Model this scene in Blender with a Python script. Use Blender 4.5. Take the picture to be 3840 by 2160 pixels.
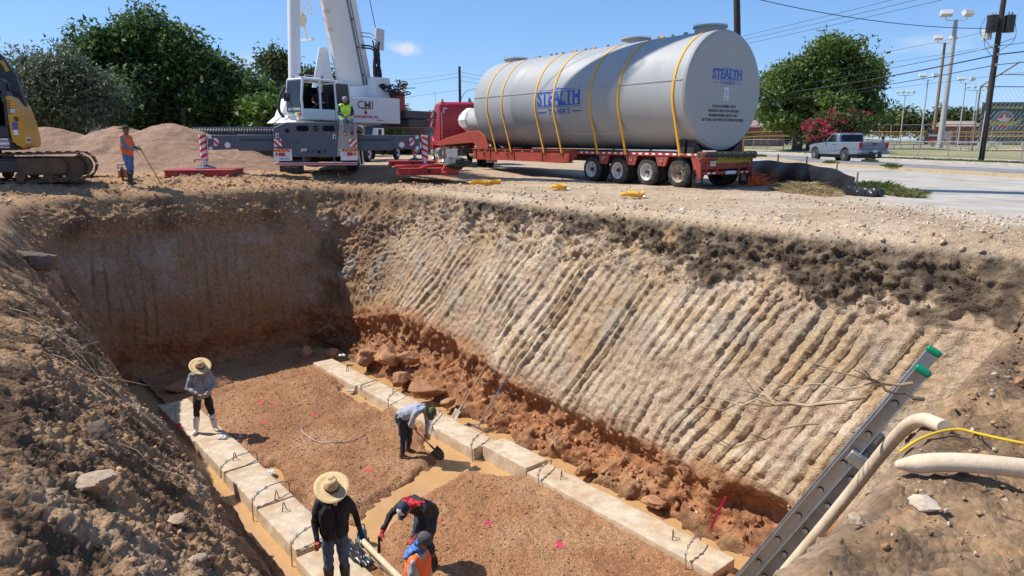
import bpy, bmesh, math, random
import numpy as np
from mathutils import Vector, Matrix
R = math.radians
random.seed(7); rng = np.random.default_rng(11)
SC = bpy.context.scene
COL = SC.collection
for o in list(bpy.data.objects): bpy.data.objects.remove(o)

# ---------------------------------------------------------------- camera, sky, sun, exposure
cam_d = bpy.data.cameras.new('camera'); cam_d.sensor_width = 36; cam_d.lens = 24
cam_d.clip_start = .05; cam_d.clip_end = 6000
cam = bpy.data.objects.new('camera', cam_d); COL.objects.link(cam)
cam.location = (0, 0, 1.55); cam.rotation_euler = (R(90-12.24), 0, 0)
SC.camera = cam
SUN_AZ, SUN_EL = -80.0, 53.0            # azimuth clockwise from +Y, elevation
W = bpy.data.worlds.new('World'); SC.world = W; W.use_nodes = True
nt = W.node_tree; nt.nodes.clear()
wo = nt.nodes.new('ShaderNodeOutputWorld'); bg = nt.nodes.new('ShaderNodeBackground')
sky = nt.nodes.new('ShaderNodeTexSky'); sky.sky_type = 'NISHITA'; sky.sun_disc = False
sky.sun_elevation = R(SUN_EL); sky.sun_rotation = R(SUN_AZ % 360)
sky.altitude = 0; sky.air_density = .8; sky.dust_density = .3; sky.ozone_density = 8.0
bg.inputs['Strength'].default_value = .15
# a few thin fair-weather clouds low over the horizon, part of the sky dome itself
tc = nt.nodes.new('ShaderNodeTexCoord')
mp = nt.nodes.new('ShaderNodeMapping'); mp.inputs['Scale'].default_value = (3.2, 3.2, 9.0)
mp.inputs['Location'].default_value = (4.62, .25, .55)
nz = nt.nodes.new('ShaderNodeTexNoise'); nz.inputs['Scale'].default_value = 1.15; nz.inputs['Detail'].default_value = 9
nz.inputs['Roughness'].default_value = .55
cr = nt.nodes.new('ShaderNodeValToRGB'); cr.color_ramp.elements[0].position = .66; cr.color_ramp.elements[1].position = .90
mx = nt.nodes.new('ShaderNodeMix'); mx.data_type = 'RGBA'; mx.inputs[7].default_value = (4.6, 4.9, 5.2, 1)
L = nt.links.new
hs = nt.nodes.new('ShaderNodeHueSaturation'); hs.inputs['Saturation'].default_value = 1.06; hs.inputs['Value'].default_value = 1.0
tn = nt.nodes.new('ShaderNodeMix'); tn.data_type = 'RGBA'; tn.blend_type = 'MULTIPLY'; tn.inputs[0].default_value = 1; tn.inputs[7].default_value = (.93, 1.0, 1.10, 1)
L(sky.outputs['Color'], tn.inputs[6]); L(tn.outputs[2], hs.inputs['Color'])
gm_ = nt.nodes.new('ShaderNodeGamma'); gm_.inputs['Gamma'].default_value = .62; L(hs.outputs['Color'], gm_.inputs['Color'])
t2 = nt.nodes.new('ShaderNodeMix'); t2.data_type = 'RGBA'; t2.blend_type = 'MULTIPLY'; t2.clamp_factor = False; t2.inputs[0].default_value = 1; t2.inputs[7].default_value = (1.34, 1.52, 1.74, 1); L(gm_.outputs['Color'], t2.inputs[6])
L(tc.outputs['Generated'], mp.inputs['Vector']); L(mp.outputs['Vector'], nz.inputs['Vector'])
# one small fair-weather cloud, and fainter wisps elsewhere
sb_ = nt.nodes.new('ShaderNodeVectorMath'); sb_.operation = 'SUBTRACT'; sb_.inputs[1].default_value = (-.1457, .9818, .1226); L(tc.outputs['Generated'], sb_.inputs[0])
sc_ = nt.nodes.new('ShaderNodeVectorMath'); sc_.operation = 'MULTIPLY'; sc_.inputs[1].default_value = (1, 1, 2.4); L(sb_.outputs[0], sc_.inputs[0])
ln0 = nt.nodes.new('ShaderNodeVectorMath'); ln0.operation = 'LENGTH'; L(sc_.outputs[0], ln0.inputs[0])
n2_ = nt.nodes.new('ShaderNodeTexNoise'); n2_.inputs['Scale'].default_value = 42; n2_.inputs['Detail'].default_value = 6; L(tc.outputs['Generated'], n2_.inputs['Vector'])
ml_ = nt.nodes.new('ShaderNodeMath'); ml_.operation = 'MULTIPLY_ADD'; ml_.inputs[1].default_value = -.045; L(n2_.outputs['Fac'], ml_.inputs[0]); L(ln0.outputs['Value'], ml_.inputs[2])
mr_ = nt.nodes.new('ShaderNodeMapRange'); mr_.inputs[1].default_value = .004; mr_.inputs[2].default_value = -.018; mr_.inputs[3].default_value = 0; mr_.inputs[4].default_value = .75; L(ml_.outputs[0], mr_.inputs[0])
mx2 = nt.nodes.new('ShaderNodeMath'); mx2.operation = 'MAXIMUM'; L(cr.outputs['Color'], mx2.inputs[0]); L(mr_.outputs[0], mx2.inputs[1])
L(nz.outputs['Fac'], cr.inputs['Fac']); L(mx2.outputs[0], mx.inputs[0]); L(t2.outputs[2], mx.inputs[6])
L(mx.outputs[2], bg.inputs['Color']); L(bg.outputs['Background'], wo.inputs['Surface'])
sun_d = bpy.data.lights.new('sun', 'SUN'); sun_d.energy = 5.0; sun_d.angle = R(.53); sun_d.color = (1, .94, .85)
sun = bpy.data.objects.new('sun', sun_d); COL.objects.link(sun); sun.location = (-30, 10, 40)
_d = Vector((math.sin(R(SUN_AZ))*math.cos(R(SUN_EL)), math.cos(R(SUN_AZ))*math.cos(R(SUN_EL)), math.sin(R(SUN_EL))))
sun.rotation_euler = (-_d).to_track_quat('-Z', 'Y').to_euler()
SC.view_settings.view_transform = 'Standard'; SC.view_settings.look = 'None'
SC.view_settings.exposure = .22; SC.view_settings.gamma = 1; SC.view_settings.use_curve_mapping = False

# ---------------------------------------------------------------- helpers: materials
def mat(name, col, rough=.6, metal=0., var=.12, vs=6., bump=0., bs=40., dirt=None, da=.5, ds=3., spec=.5, stretch=None, trans=0., alpha=1., emit=0.):
    m = bpy.data.materials.get(name)
    if m: return m
    m = bpy.data.materials.new(name); m.use_nodes = True
    n = m.node_tree.nodes; l = m.node_tree.links.new
    b = n['Principled BSDF']; b.inputs['Roughness'].default_value = rough; b.inputs['Metallic'].default_value = metal
    b.inputs['Specular IOR Level'].default_value = spec
    if trans: b.inputs['Transmission Weight'].default_value = trans
    if alpha < 1: b.inputs['Alpha'].default_value = alpha
    if emit:
        b.inputs['Emission Color'].default_value = (*col, 1); b.inputs['Emission Strength'].default_value = emit
    t = n.new('ShaderNodeTexCoord'); mp = n.new('ShaderNodeMapping'); l(t.outputs['Object'], mp.inputs['Vector'])
    if stretch: mp.inputs['Scale'].default_value = stretch
    a = n.new('ShaderNodeTexNoise'); a.inputs['Scale'].default_value = vs; a.inputs['Detail'].default_value = 5
    a.inputs['Roughness'].default_value = .62
    l(mp.outputs['Vector'], a.inputs['Vector'])
    mr = n.new('ShaderNodeMapRange'); mr.inputs[1].default_value = .3; mr.inputs[2].default_value = .7
    mr.inputs[3].default_value = 1-var; mr.inputs[4].default_value = 1+var
    l(a.outputs['Fac'], mr.inputs[0])
    c = n.new('ShaderNodeVectorMath'); c.operation = 'SCALE'; c.inputs[0].default_value = col; l(mr.outputs[0], c.inputs['Scale'])
    out = c.outputs[0]
    if dirt:
        a2 = n.new('ShaderNodeTexNoise'); a2.inputs['Scale'].default_value = ds; a2.inputs['Detail'].default_value = 8
        a2.inputs['Roughness'].default_value = .7; l(mp.outputs['Vector'], a2.inputs['Vector'])
        m2 = n.new('ShaderNodeMapRange'); m2.inputs[1].default_value = .62-da*.3; m2.inputs[2].default_value = .80-da*.1
        m2.inputs[3].default_value = 0; m2.inputs[4].default_value = min(1, da*1.5); l(a2.outputs['Fac'], m2.inputs[0])
        x = n.new('ShaderNodeMix'); x.data_type = 'RGBA'; l(m2.outputs[0], x.inputs[0]); l(out, x.inputs[6])
        x.inputs[7].default_value = (*dirt, 1); out = x.outputs[2]
        m3 = n.new('ShaderNodeMapRange'); m3.inputs[3].default_value = rough; m3.inputs[4].default_value = .95
        l(m2.outputs[0], m3.inputs[0]); l(m3.outputs[0], b.inputs['Roughness'])
    l(out, b.inputs['Base Color'])
    if bump:
        a3 = n.new('ShaderNodeTexNoise'); a3.inputs['Scale'].default_value = bs; a3.inputs['Detail'].default_value = 4
        l(mp.outputs['Vector'], a3.inputs['Vector'])
        bm = n.new('ShaderNodeBump'); bm.inputs['Strength'].default_value = min(1, bump); bm.inputs['Distance'].default_value = .02*bump
        l(a3.outputs['Fac'], bm.inputs['Height']); l(bm.outputs['Normal'], b.inputs['Normal'])
    return m

# ---------------------------------------------------------------- helpers: objects
def tag(o, label=None, cat=None, group=None, kind=None):
    if label: o['label'] = label
    if cat: o['category'] = cat
    if group: o['group'] = group
    if kind: o['kind'] = kind
    return o
def thing(name, loc, rz=0., label=None, cat=None, group=None, kind=None, rx=0., ry=0.):
    o = bpy.data.objects.new(name, None); COL.objects.link(o); o.empty_display_size = .2
    o.location = loc; o.rotation_euler = (rx, ry, rz)
    return tag(o, label, cat, group, kind)
def link(name, me, m=None, parent=None):
    o = bpy.data.objects.new(name, me); COL.objects.link(o)
    if m is not None:
        me.materials.clear()
        for q in (m if isinstance(m, (list, tuple)) else [m]): me.materials.append(q)
    if parent is not None: o.parent = parent
    return o
def copy_tree(o, parent=None):
    c = o.copy(); COL.objects.link(c); c.parent = parent
    for ch in list(o.children): copy_tree(ch, c)
    return c
def V(*a): return Vector(a)
class MB:
    """collects simple solids into one mesh"""
    def __init__(s): s.v = []; s.f = []; s.mi = []; s.cur = 0
    def add(s, vs, fs):
        b = len(s.v); s.v += [tuple(v) for v in vs]; s.f += [tuple(i+b for i in f) for f in fs]; s.mi += [s.cur]*len(fs); return s
    def box(s, c, d, rz=0., rx=0., ry=0., M=None):
        x, y, z = d[0]/2, d[1]/2, d[2]/2
        pts = [V(i*x, j*y, k*z) for k in (-1, 1) for j in (-1, 1) for i in (-1, 1)]
        if M is None:
            if rz or rx or ry: M = Matrix.Rotation(rz, 3, 'Z') @ Matrix.Rotation(ry, 3, 'Y') @ Matrix.Rotation(rx, 3, 'X')
        if M is not None: pts = [M @ p for p in pts]
        c = Vector(c)
        return s.add([p+c for p in pts], [(0, 2, 3, 1), (4, 5, 7, 6), (0, 1, 5, 4), (2, 6, 7, 3), (0, 4, 6, 2), (1, 3, 7, 5)])
    def bar(s, a, b, w, h=None, up=(0, 0, 1)):
        a, b = Vector(a), Vector(b); h = h or w; d = (b-a); ln = d.length
        y = d.normalized(); u = Vector(up)
        if abs(y.dot(u)) > .98: u = V(1, 0, 0)
        x = y.cross(u).normalized(); z = x.cross(y)
        return s.box((a+b)/2, (w, ln, h), M=Matrix((x, y, z)).transposed())
    def cyl(s, a, b, r0, r1=None, n=12, cap=True):
        a, b = Vector(a), Vector(b); r1 = r0 if r1 is None else r1
        y = (b-a).normalized(); u = V(0, 0, 1) if abs(y.z) < .95 else V(1, 0, 0)
        x = y.cross(u).normalized(); z = x.cross(y)
        vs = []
        for p, r in ((a, r0), (b, r1)):
            for i in range(n):
                t = 2*math.pi*i/n; vs.append(p+(x*math.cos(t)+z*math.sin(t))*r)
        fs = [(i, (i+1) % n, n+(i+1) % n, n+i) for i in range(n)]
        if cap: fs += [tuple(range(n-1, -1, -1)), tuple(range(n, 2*n))]
        return s.add(vs, fs)
    def tube(s, path, r, n=8, cap=True, closed=False):
        P = [Vector(p) for p in path]; m = len(P); vs = []; fs = []
        rr = r if isinstance(r, (list, tuple)) else [r]*m
        prev = None
        for i in range(m):
            if closed: d = P[(i+1) % m]-P[i-1]
            else: d = P[min(i+1, m-1)]-P[max(i-1, 0)]
            d.normalize()
            if prev is None:
                u = V(0, 0, 1) if abs(d.z) < .9 else V(1, 0, 0); x = d.cross(u).normalized()
            else: x = (prev-d*prev.dot(d)).normalized()
            prev = x; z = x.cross(d)
            for k in range(n):
                t = 2*math.pi*k/n; vs.append(P[i]+(x*math.cos(t)+z*math.sin(t))*rr[i])
        for i in range(m if closed else m-1):
            j = (i+1) % m
            for k in range(n): fs.append((i*n+k, j*n+k, j*n+(k+1) % n, i*n+(k+1) % n))
        if cap and not closed: fs += [tuple(range(n)), tuple(range((m-1)*n+n-1, (m-1)*n-1, -1))]
        return s.add(vs, fs)
    def lathe(s, prof, c=(0, 0, 0), n=20, axis='z', M=None, cap=True):
        vs = []; fs = []; c = Vector(c); m = len(prof)
        for (r, h) in prof:
            for k in range(n):
                t = 2*math.pi*k/n
                p = V(r*math.cos(t), r*math.sin(t), h)
                if axis == 'x': p = V(h, r*math.cos(t), r*math.sin(t))
                if axis == 'y': p = V(r*math.cos(t), h, r*math.sin(t))
                if M is not None: p = M @ p
                vs.append(p+c)
        for i in range(m-1):
            for k in range(n): fs.append((i*n+k, i*n+(k+1) % n, (i+1)*n+(k+1) % n, (i+1)*n+k))
        if cap and prof[0][0] > 1e-4: fs.append(tuple(range(n-1, -1, -1)))
        if cap and prof[-1][0] > 1e-4: fs.append(tuple(range((m-1)*n, m*n)))
        return s.add(vs, fs)
    def prism(s, poly, h0, h1, plane='xz'):
        """polygon in plane, extruded along the third axis from h0 to h1"""
        n = len(poly)
        mk = {'xz': lambda a, b, h: (a, h, b), 'xy': lambda a, b, h: (a, b, h), 'yz': lambda a, b, h: (h, a, b)}[plane]
        vs = [mk(a, b, h0) for a, b in poly]+[mk(a, b, h1) for a, b in poly]
        fs = [tuple(range(n)), tuple(range(2*n-1, n-1, -1))]+[(i, n+i, n+(i+1) % n, (i+1) % n) for i in range(n)]
        return s.add(vs, fs)
    def sph(s, c, r, n=10, m=7, sc=(1, 1, 1)):
        vs = [(c[0], c[1], c[2]-r*sc[2])]; fs = []
        for j in range(1, m):
            a = math.pi*j/m-math.pi/2
            for i in range(n):
                t = 2*math.pi*i/n; vs.append((c[0]+r*sc[0]*math.cos(a)*math.cos(t), c[1]+r*sc[1]*math.cos(a)*math.sin(t), c[2]+r*sc[2]*math.sin(a)))
        vs.append((c[0], c[1], c[2]+r*sc[2]))
        for i in range(n): fs.append((0, 1+(i+1) % n, 1+i))
        for j in range(m-2):
            for i in range(n):
                a = 1+j*n+i; b = 1+j*n+(i+1) % n; fs.append((a, b, b+n, a+n))
        e = len(vs)-1
        for i in range(n): fs.append((e, 1+(m-2)*n+i, 1+(m-2)*n+(i+1) % n))
        return s.add(vs, fs)
    def sheet(s, pts, n, m):
        """grid of n x m points, row major"""
        return s.add(pts, [(j*n+i, j*n+i+1, (j+1)*n+i+1, (j+1)*n+i) for j in range(m-1) for i in range(n-1)])
    def mesh(s, name, smooth=False, fix=True):
        me = bpy.data.meshes.new(name); me.from_pydata(s.v, [], s.f)
        if any(s.mi): me.polygons.foreach_set('material_index', s.mi)
        if fix:
            b = bmesh.new(); b.from_mesh(me); bmesh.ops.recalc_face_normals(b, faces=b.faces); b.to_mesh(me); b.free()
        if smooth:
            me.polygons.foreach_set('use_smooth', [True]*len(me.polygons))
            try: me.set_sharp_from_angle(angle=R(smooth if smooth is not True else 40))
            except Exception: pass
        me.update(); return me
    def build(s, name, m, parent=None, smooth=False, bevel=0., seg=2, fix=True):
        o = link(name, s.mesh(name, smooth or bool(bevel), fix), m, parent)
        if bevel:
            b = o.modifiers.new('bevel', 'BEVEL'); b.width = bevel; b.segments = seg; b.limit_method = 'ANGLE'; b.angle_limit = R(35)
        return o
def text(name, s, size, loc, rot, m, parent=None, ext=.002, align='CENTER', sx=1., bold=0., shear=0.):
    c = bpy.data.curves.new(name, 'FONT'); c.body = s; c.size = size; c.extrude = ext; c.align_x = align; c.align_y = 'CENTER'
    c.offset = bold; c.shear = shear; c.resolution_u = 2
    t = bpy.data.objects.new(name, c); COL.objects.link(t)
    bpy.context.view_layer.update()
    me = bpy.data.meshes.new_from_object(t.evaluated_get(bpy.context.evaluated_depsgraph_get()))
    bpy.data.objects.remove(t); bpy.data.curves.remove(c)
    o = link(name, me, m, parent); o.location = loc; o.rotation_euler = rot; o.scale = (sx, 1, 1)
    return o
def grid_mesh(name, P, closed_u=False, smooth=True):
    """P: rows x cols x 3 array -> mesh"""
    r, c, _ = P.shape
    idx = np.arange(r*c).reshape(r, c)
    if closed_u: idx = np.concatenate([idx, idx[:, :1]], 1)
    q = np.stack([idx[:-1, :-1], idx[:-1, 1:], idx[1:, 1:], idx[1:, :-1]], -1).reshape(-1, 4)
    return np_mesh(name, P.reshape(-1, 3), q, smooth)
def np_mesh(name, verts, quads, smooth=True):
    me = bpy.data.meshes.new(name); n = len(quads); k = quads.shape[1]
    me.vertices.add(len(verts)); me.vertices.foreach_set('co', np.ascontiguousarray(verts, dtype=np.float32).ravel())
    me.loops.add(n*k); me.loops.foreach_set('vertex_index', np.ascontiguousarray(quads, dtype=np.int32).ravel())
    me.polygons.add(n); me.polygons.foreach_set('loop_start', np.arange(0, n*k, k, dtype=np.int32))
    if smooth: me.polygons.foreach_set('use_smooth', np.ones(n, dtype=bool))
    me.update(calc_edges=True); me.validate(); return me
def set_col(me, rgb, name='Col'):
    a = me.color_attributes.new(name, 'FLOAT_COLOR', 'POINT')
    d = np.ones((len(rgb), 4), np.float32); d[:, :3] = rgb; a.data.foreach_set('color', d.ravel())

# ---------------------------------------------------------------- helpers: noise (numpy)
_perm = np.random.default_rng(3).permutation(256).astype(np.int32); _perm = np.concatenate([_perm, _perm])
_gr = np.random.default_rng(4).normal(size=(256, 3)).astype(np.float32); _gr /= np.linalg.norm(_gr, axis=1)[:, None]
def pn(P, f=1., seed=0):
    p = (P*f+seed*17.31).astype(np.float32); i = np.floor(p).astype(np.int32); fr = p-i; i &= 255
    u = fr*fr*fr*(fr*(fr*6-15)+10); res = 0
    for dx in (0, 1):
        hx = _perm[(i[:, 0]+dx) & 255]; wx = u[:, 0] if dx else 1-u[:, 0]
        for dy in (0, 1):
            hy = _perm[hx+((i[:, 1]+dy) & 255)]; wy = wx*(u[:, 1] if dy else 1-u[:, 1])
            for dz in (0, 1):
                g = _gr[_perm[hy+((i[:, 2]+dz) & 255)]]
                res = res+wy*(u[:, 2] if dz else 1-u[:, 2])*(g[:, 0]*(fr[:, 0]-dx)+g[:, 1]*(fr[:, 1]-dy)+g[:, 2]*(fr[:, 2]-dz))
    return res*1.5
def fbm(P, f, o=4, seed=0, g=.5):
    r = 0; a = 1.
    for k in range(o): r = r+a*pn(P, f*2.03**k, seed+k); a *= g
    return r
_cp = np.random.default_rng(5).random((256, 3)).astype(np.float32)
def cell(P, f=1., seed=0):
    """rounded clods: 1 at a clod's middle, 0 at the cracks between clods"""
    p = (P*f+seed*9.7).astype(np.float32); i = np.floor(p).astype(np.int32); fr = p-i
    d1 = np.full(len(p), 9., np.float32); d2 = d1.copy()
    for dx in (-1, 0, 1):
        hx = _perm[(i[:, 0]+dx) & 255]
        for dy in (-1, 0, 1):
            hy = _perm[hx+((i[:, 1]+dy) & 255)]
            for dz in (-1, 0, 1):
                c = _cp[_perm[hy+((i[:, 2]+dz) & 255)]]
                d = (c[:, 0]+dx-fr[:, 0])**2+(c[:, 1]+dy-fr[:, 1])**2+(c[:, 2]+dz-fr[:, 2])**2
                d2 = np.minimum(np.maximum(d1, d), d2); d1 = np.minimum(d1, d)
    return np.clip(np.sqrt(d2)-np.sqrt(d1), 0, 1)
def ss(x, a=0., b=1.):
    t = np.clip((np.asarray(x, dtype=np.float64)-a)/(b-a), 0, 1); return t*t*(3-2*t)
def mixc(c, d, k): return c*(1-k[:, None])+np.asarray(d, dtype=np.float64)*k[:, None]

# ---------------------------------------------------------------- frames of the place
# pit frame: s runs away from the camera along the pit, t runs across it to the right
def XY(s, t): return (-.65*s+.76*t, .76*s+.65*t)
PIT_RZ = math.atan2(.76, -.65)-math.pi/2       # rotation that turns local +Y into the pit's s axis
def S_(x, y): return -.65*x+.76*y
def T_(x, y): return .76*x+.65*y
# road frame: w is the distance across, r along
def WR(w, r): return (.99*w-.139*r, .139*w+.99*r)
ROAD_RZ = R(8)
def gz(x, y):
    """height of the open ground"""
    x = np.asarray(x, dtype=np.float64); y = np.asarray(y, dtype=np.float64)
    s, t = S_(x, y), T_(x, y); w = .99*x+.139*y
    z = .35*ss(s, 21.9, 25.2)*(1-.45*ss(t, 14.5, 19))*(1-ss(s, 60, 90))
    z = z+.10*ss(w, 22, 28)+.35*ss(w, 35.2, 42)
    return z
def G(x, y): return float(gz(x, y))
# ================================================================ the ground with the excavated pit
def soil_material(name, bumpd=.03, sc=1., wet=False):
    m = bpy.data.materials.new(name); m.use_nodes = True
    n = m.node_tree.nodes; l = m.node_tree.links.new; b = n['Principled BSDF']
    b.inputs['Roughness'].default_value = .93; b.inputs['Specular IOR Level'].default_value = .25
    at = n.new('ShaderNodeVertexColor'); at.layer_name = 'Col'
    t = n.new('ShaderNodeTexCoord')
    a = n.new('ShaderNodeTexNoise'); a.inputs['Scale'].default_value = 9*sc; a.inputs['Detail'].default_value = 10; a.inputs['Roughness'].default_value = .72
    l(t.outputs['Object'], a.inputs['Vector'])
    a2 = n.new('ShaderNodeTexVoronoi'); a2.inputs['Scale'].default_value = 34*sc; a2.inputs['Randomness'].default_value = 1
    l(t.outputs['Object'], a2.inputs['Vector'])
    mr = n.new('ShaderNodeMapRange'); mr.inputs[1].default_value = .28; mr.inputs[2].default_value = .72; mr.inputs[3].default_value = .62; mr.inputs[4].default_value = 1.36
    l(a.outputs['Fac'], mr.inputs[0])
    m2 = n.new('ShaderNodeMapRange'); m2.inputs[1].default_value = 0; m2.inputs[2].default_value = 1; m2.inputs[3].default_value = .84; m2.inputs[4].default_value = 1.16
    sp = n.new('ShaderNodeSeparateColor'); l(a2.outputs['Color'], sp.inputs[0]); l(sp.outputs[0], m2.inputs[0])
    mu = n.new('ShaderNodeMath'); mu.operation = 'MULTIPLY'; l(mr.outputs[0], mu.inputs[0]); l(m2.outputs[0], mu.inputs[1])
    c = n.new('ShaderNodeVectorMath'); c.operation = 'SCALE'; l(at.outputs['Color'], c.inputs[0]); l(mu.outputs[0], c.inputs['Scale'])
    l(c.outputs[0], b.inputs['Base Color'])
    ad = n.new('ShaderNodeMath'); ad.operation = 'MULTIPLY_ADD'; l(a2.outputs['Distance'], ad.inputs[0]); ad.inputs[1].default_value = -.35; l(a.outputs['Fac'], ad.inputs[2])
    bm = n.new('ShaderNodeBump'); bm.inputs['Strength'].default_value = .9; bm.inputs['Distance'].default_value = bumpd
    l(ad.outputs[0], bm.inputs['Height']); l(bm.outputs['Normal'], b.inputs['Normal'])
    return m
SOIL = soil_material('soil', .035)
# rim (s,t), foot (s,t), profile kind at stations round the pit
ST = [((1.5,-1.2),(3.4,3.05),'K'), ((4,-1.0),(5,3.3),'K'), ((8,-.45),(8.5,3.35),'K'), ((12,.25),(12,3.35),'L'), ((19,1.15),(19.4,3.45),'L'),
      ((22.2,1.5),(21.1,3.6),'F'), ((22.7,3.2),(21.2,4.4),'F'), ((22.6,6),(21.2,6),'F'), ((22.5,8.8),(21.2,8.7),'F'), ((22.4,10.5),(21.0,9.75),'C'), ((20.6,12.4),(19.9,9.6),'C'),
      ((17.8,12.6),(17.8,9.3),'Q'), ((15.2,12.45),(15.2,9.3),'Q'), ((11,12.3),(11.2,9.5),'R'), ((6.5,12.1),(7,9.55),'R'), ((3.6,12.3),(4.8,9.6),'R'), ((1.75,12.2),(3.9,9.5),'N'),
      ((1.55,9.4),(3.6,8.4),'N'), ((1.38,6.2),(3.4,6.4),'N'), ((1.18,4.2),(3.3,4.6),'N'), ((.88,2.0),(3.1,3.6),'N')]
PROF = {'R': [(0,0),(.05,-.10),(.14,-.45),(.74,-4.0),(.77,-4.3),(.735,-4.75),(.82,-5.12),(1,-5.65)],
        'Q': [(0,0),(.05,-.10),(.13,-.45),(.62,-3.35),(.66,-3.62),(.585,-4.35),(.70,-4.75),(1,-5.6)],
        'C': [(0,0),(.10,-.12),(.42,-1.2),(.70,-3.0),(.84,-4.2),(.80,-4.85),(.88,-5.15),(1,-5.6)],
        'F': [(0,0),(.14,-.08),(.42,-.6),(.50,-1.25),(.76,-3.8),(.80,-4.3),(.74,-4.9),(1,-5.6)],
        'L': [(0,0),(.08,-.10),(.32,-1.05),(.56,-2.5),(.90,-4.9),(.94,-5.2),(.97,-5.45),(1,-5.65)],
        'K': [(0,0),(.07,-.06),(.27,-.42),(.60,-1.85),(.86,-4.0),(.92,-4.75),(.96,-5.3),(1,-5.65)],
        'N': [(0,0),(.05,-.08),(.12,-.45),(.5,-2.6),(.9,-4.9),(.94,-5.2),(.97,-5.45),(1,-5.65)]}
def build_ground():
    M_ = 206                                        # rows down the wall
    ku = np.linspace(0, 1, 8)**.9
    q = np.linspace(0, 1, M_)
    seg = np.array([0, .02, .11, .66, .74, .83, .91, 1.])   # arc position of profile points
    prof = {k: np.stack([np.interp(q, seg, [p[0] for p in v]), np.interp(q, seg, [p[1] for p in v])], 1) for k, v in PROF.items()}
    for k in prof:                                   # soften profile corners
        for _ in range(6): prof[k][1:-1] = (prof[k][:-2]+2*prof[k][1:-1]+prof[k][2:])/4
    rim = np.array([a for a, _, _ in ST], float); foot = np.array([b for _, b, _ in ST], float)
    pr = np.stack([prof[k] for _, _, k in ST])
    for _ in range(3):                               # corner cutting, closed
        f = lambda A: np.stack([.75*A+.25*np.roll(A, -1, 0), .25*A+.75*np.roll(A, -1, 0)], 1).reshape((-1,)+A.shape[1:])
        rim, foot, pr = f(rim), f(foot), f(pr)
    d = np.linalg.norm(np.roll(rim, -1, 0)-rim, axis=1)*.6+np.linalg.norm(np.roll(foot, -1, 0)-foot, axis=1)*.4
    cu = np.concatenate([[0], np.cumsum(d)]); tot = cu[-1]; N = int(tot/.034)
    uu = np.linspace(0, tot, N, endpoint=False)
    def res(A):
        B = np.concatenate([A, A[:1]]); sh = B.shape; B = B.reshape(len(B), -1)
        return np.stack([np.interp(uu, cu, B[:, k]) for k in range(B.shape[1])], 1).reshape((N,)+sh[1:])
    rim, foot, pr = res(rim), res(foot), res(pr)
    tan = np.roll(rim, -8, 0)-np.roll(rim, 8, 0); nrm = np.stack([-tan[:, 1], tan[:, 0]], 1)
    cen = np.array([12., 6.]); sg = np.sign(((rim-cen)*nrm).sum(1)); nrm *= sg[:, None]/np.linalg.norm(nrm, axis=1)[:, None]
    for _ in range(60): nrm = (np.roll(nrm, 1, 0)+nrm+np.roll(nrm, -1, 0))/3
    rad = rim-cen; rad /= np.linalg.norm(rad, axis=1)[:, None]
    # outward rows of open ground
    od = [0.]; stp = .03
    while od[-1] < 2600:
        od.append(od[-1]+stp); stp *= 1.017 if od[-1] < 6 else (1.05 if od[-1] < 25 else 1.35)
    od = np.array(od[1:])[::-1]
    rows = []
    for o in od:
        k = ss(o, 1.0, 12)
        dr = nrm*(1-k)+rad*k; dr = dr/np.linalg.norm(dr, axis=1)[:, None]
        rows.append(rim+dr*o)
    A = np.stack(rows)                                # rows x N x 2
    # on the toothed wall the mesh columns follow the slant of the bucket marks
    wq = np.array([1. if k in 'RQ' else 0. for _, _, k in ST])
    for _ in range(3): wq = np.stack([.75*wq+.25*np.roll(wq, -1), .25*wq+.75*np.roll(wq, -1)], 1).reshape(-1)
    wq = np.interp(uu, cu, np.concatenate([wq, wq[:1]]))
    for _ in range(150): wq = (np.roll(wq, 1)+wq+np.roll(wq, -1))/3
    per = lambda a: np.concatenate([a, a, a]); u3 = np.concatenate([uu-tot, uu, uu+tot])
    wall = np.empty((M_, N, 2)); zw = np.empty((M_, N)); UR = np.empty((M_, N)); dR = -prof['R'][:, 1]
    for r in range(M_):
        ur = uu-.44*dR[r]*wq; UR[r] = ur; g = lambda a: np.interp(ur, u3, per(a))
        f = g(pr[:, r, 0]); rs, rt, fs, ft_ = g(rim[:, 0]), g(rim[:, 1]), g(foot[:, 0]), g(foot[:, 1])
        wall[r, :, 0] = rs+(fs-rs)*f; wall[r, :, 1] = rt+(ft_-rt)*f; zw[r] = g(pr[:, r, 1])
    ST2 = np.concatenate([A, wall]); z = np.concatenate([np.zeros((len(od), N)), zw])
    s, t = ST2[..., 0], ST2[..., 1]
    x, y = -.65*s+.76*t, .76*s+.65*t
    open_ = np.concatenate([np.ones((len(od), N)), np.exp(-((q/.05)**2))[:, None]*np.ones((1, N))])
    z = z+gz(x, y)*open_
    P = np.stack([x, y, z], -1)
    nr = len(od)
    # normals of the bare shape
    du = np.roll(P, -2, 1)-np.roll(P, 2, 1); dv = np.gradient(P, axis=0)
    nn = np.cross(du.reshape(-1, 3), dv.reshape(-1, 3)); nn /= np.linalg.norm(nn, axis=1)[:, None]+1e-9
    nn = nn.reshape(P.shape)
    if nn[:nr, :, 2].mean() < 0: nn = -nn
    nn[:nr] = (0, 0, 1)
    for k in range(12):                               # blend over the lip
        nn[nr+k] = nn[nr+k]*(k/12)+np.array([0, 0, 1])*(1-k/12)
    F = P.reshape(-1, 3); Nn = nn.reshape(-1, 3)
    s, t, zz = s.ravel(), t.ravel(), z.ravel(); dep = np.clip(-zz, 0, 9)
    outd = np.concatenate([od[:, None]*np.ones((1, N)), np.zeros((M_, N))]).ravel()
    iswall = np.concatenate([np.zeros((nr, N)), np.ones((M_, N))]).ravel()
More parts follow.
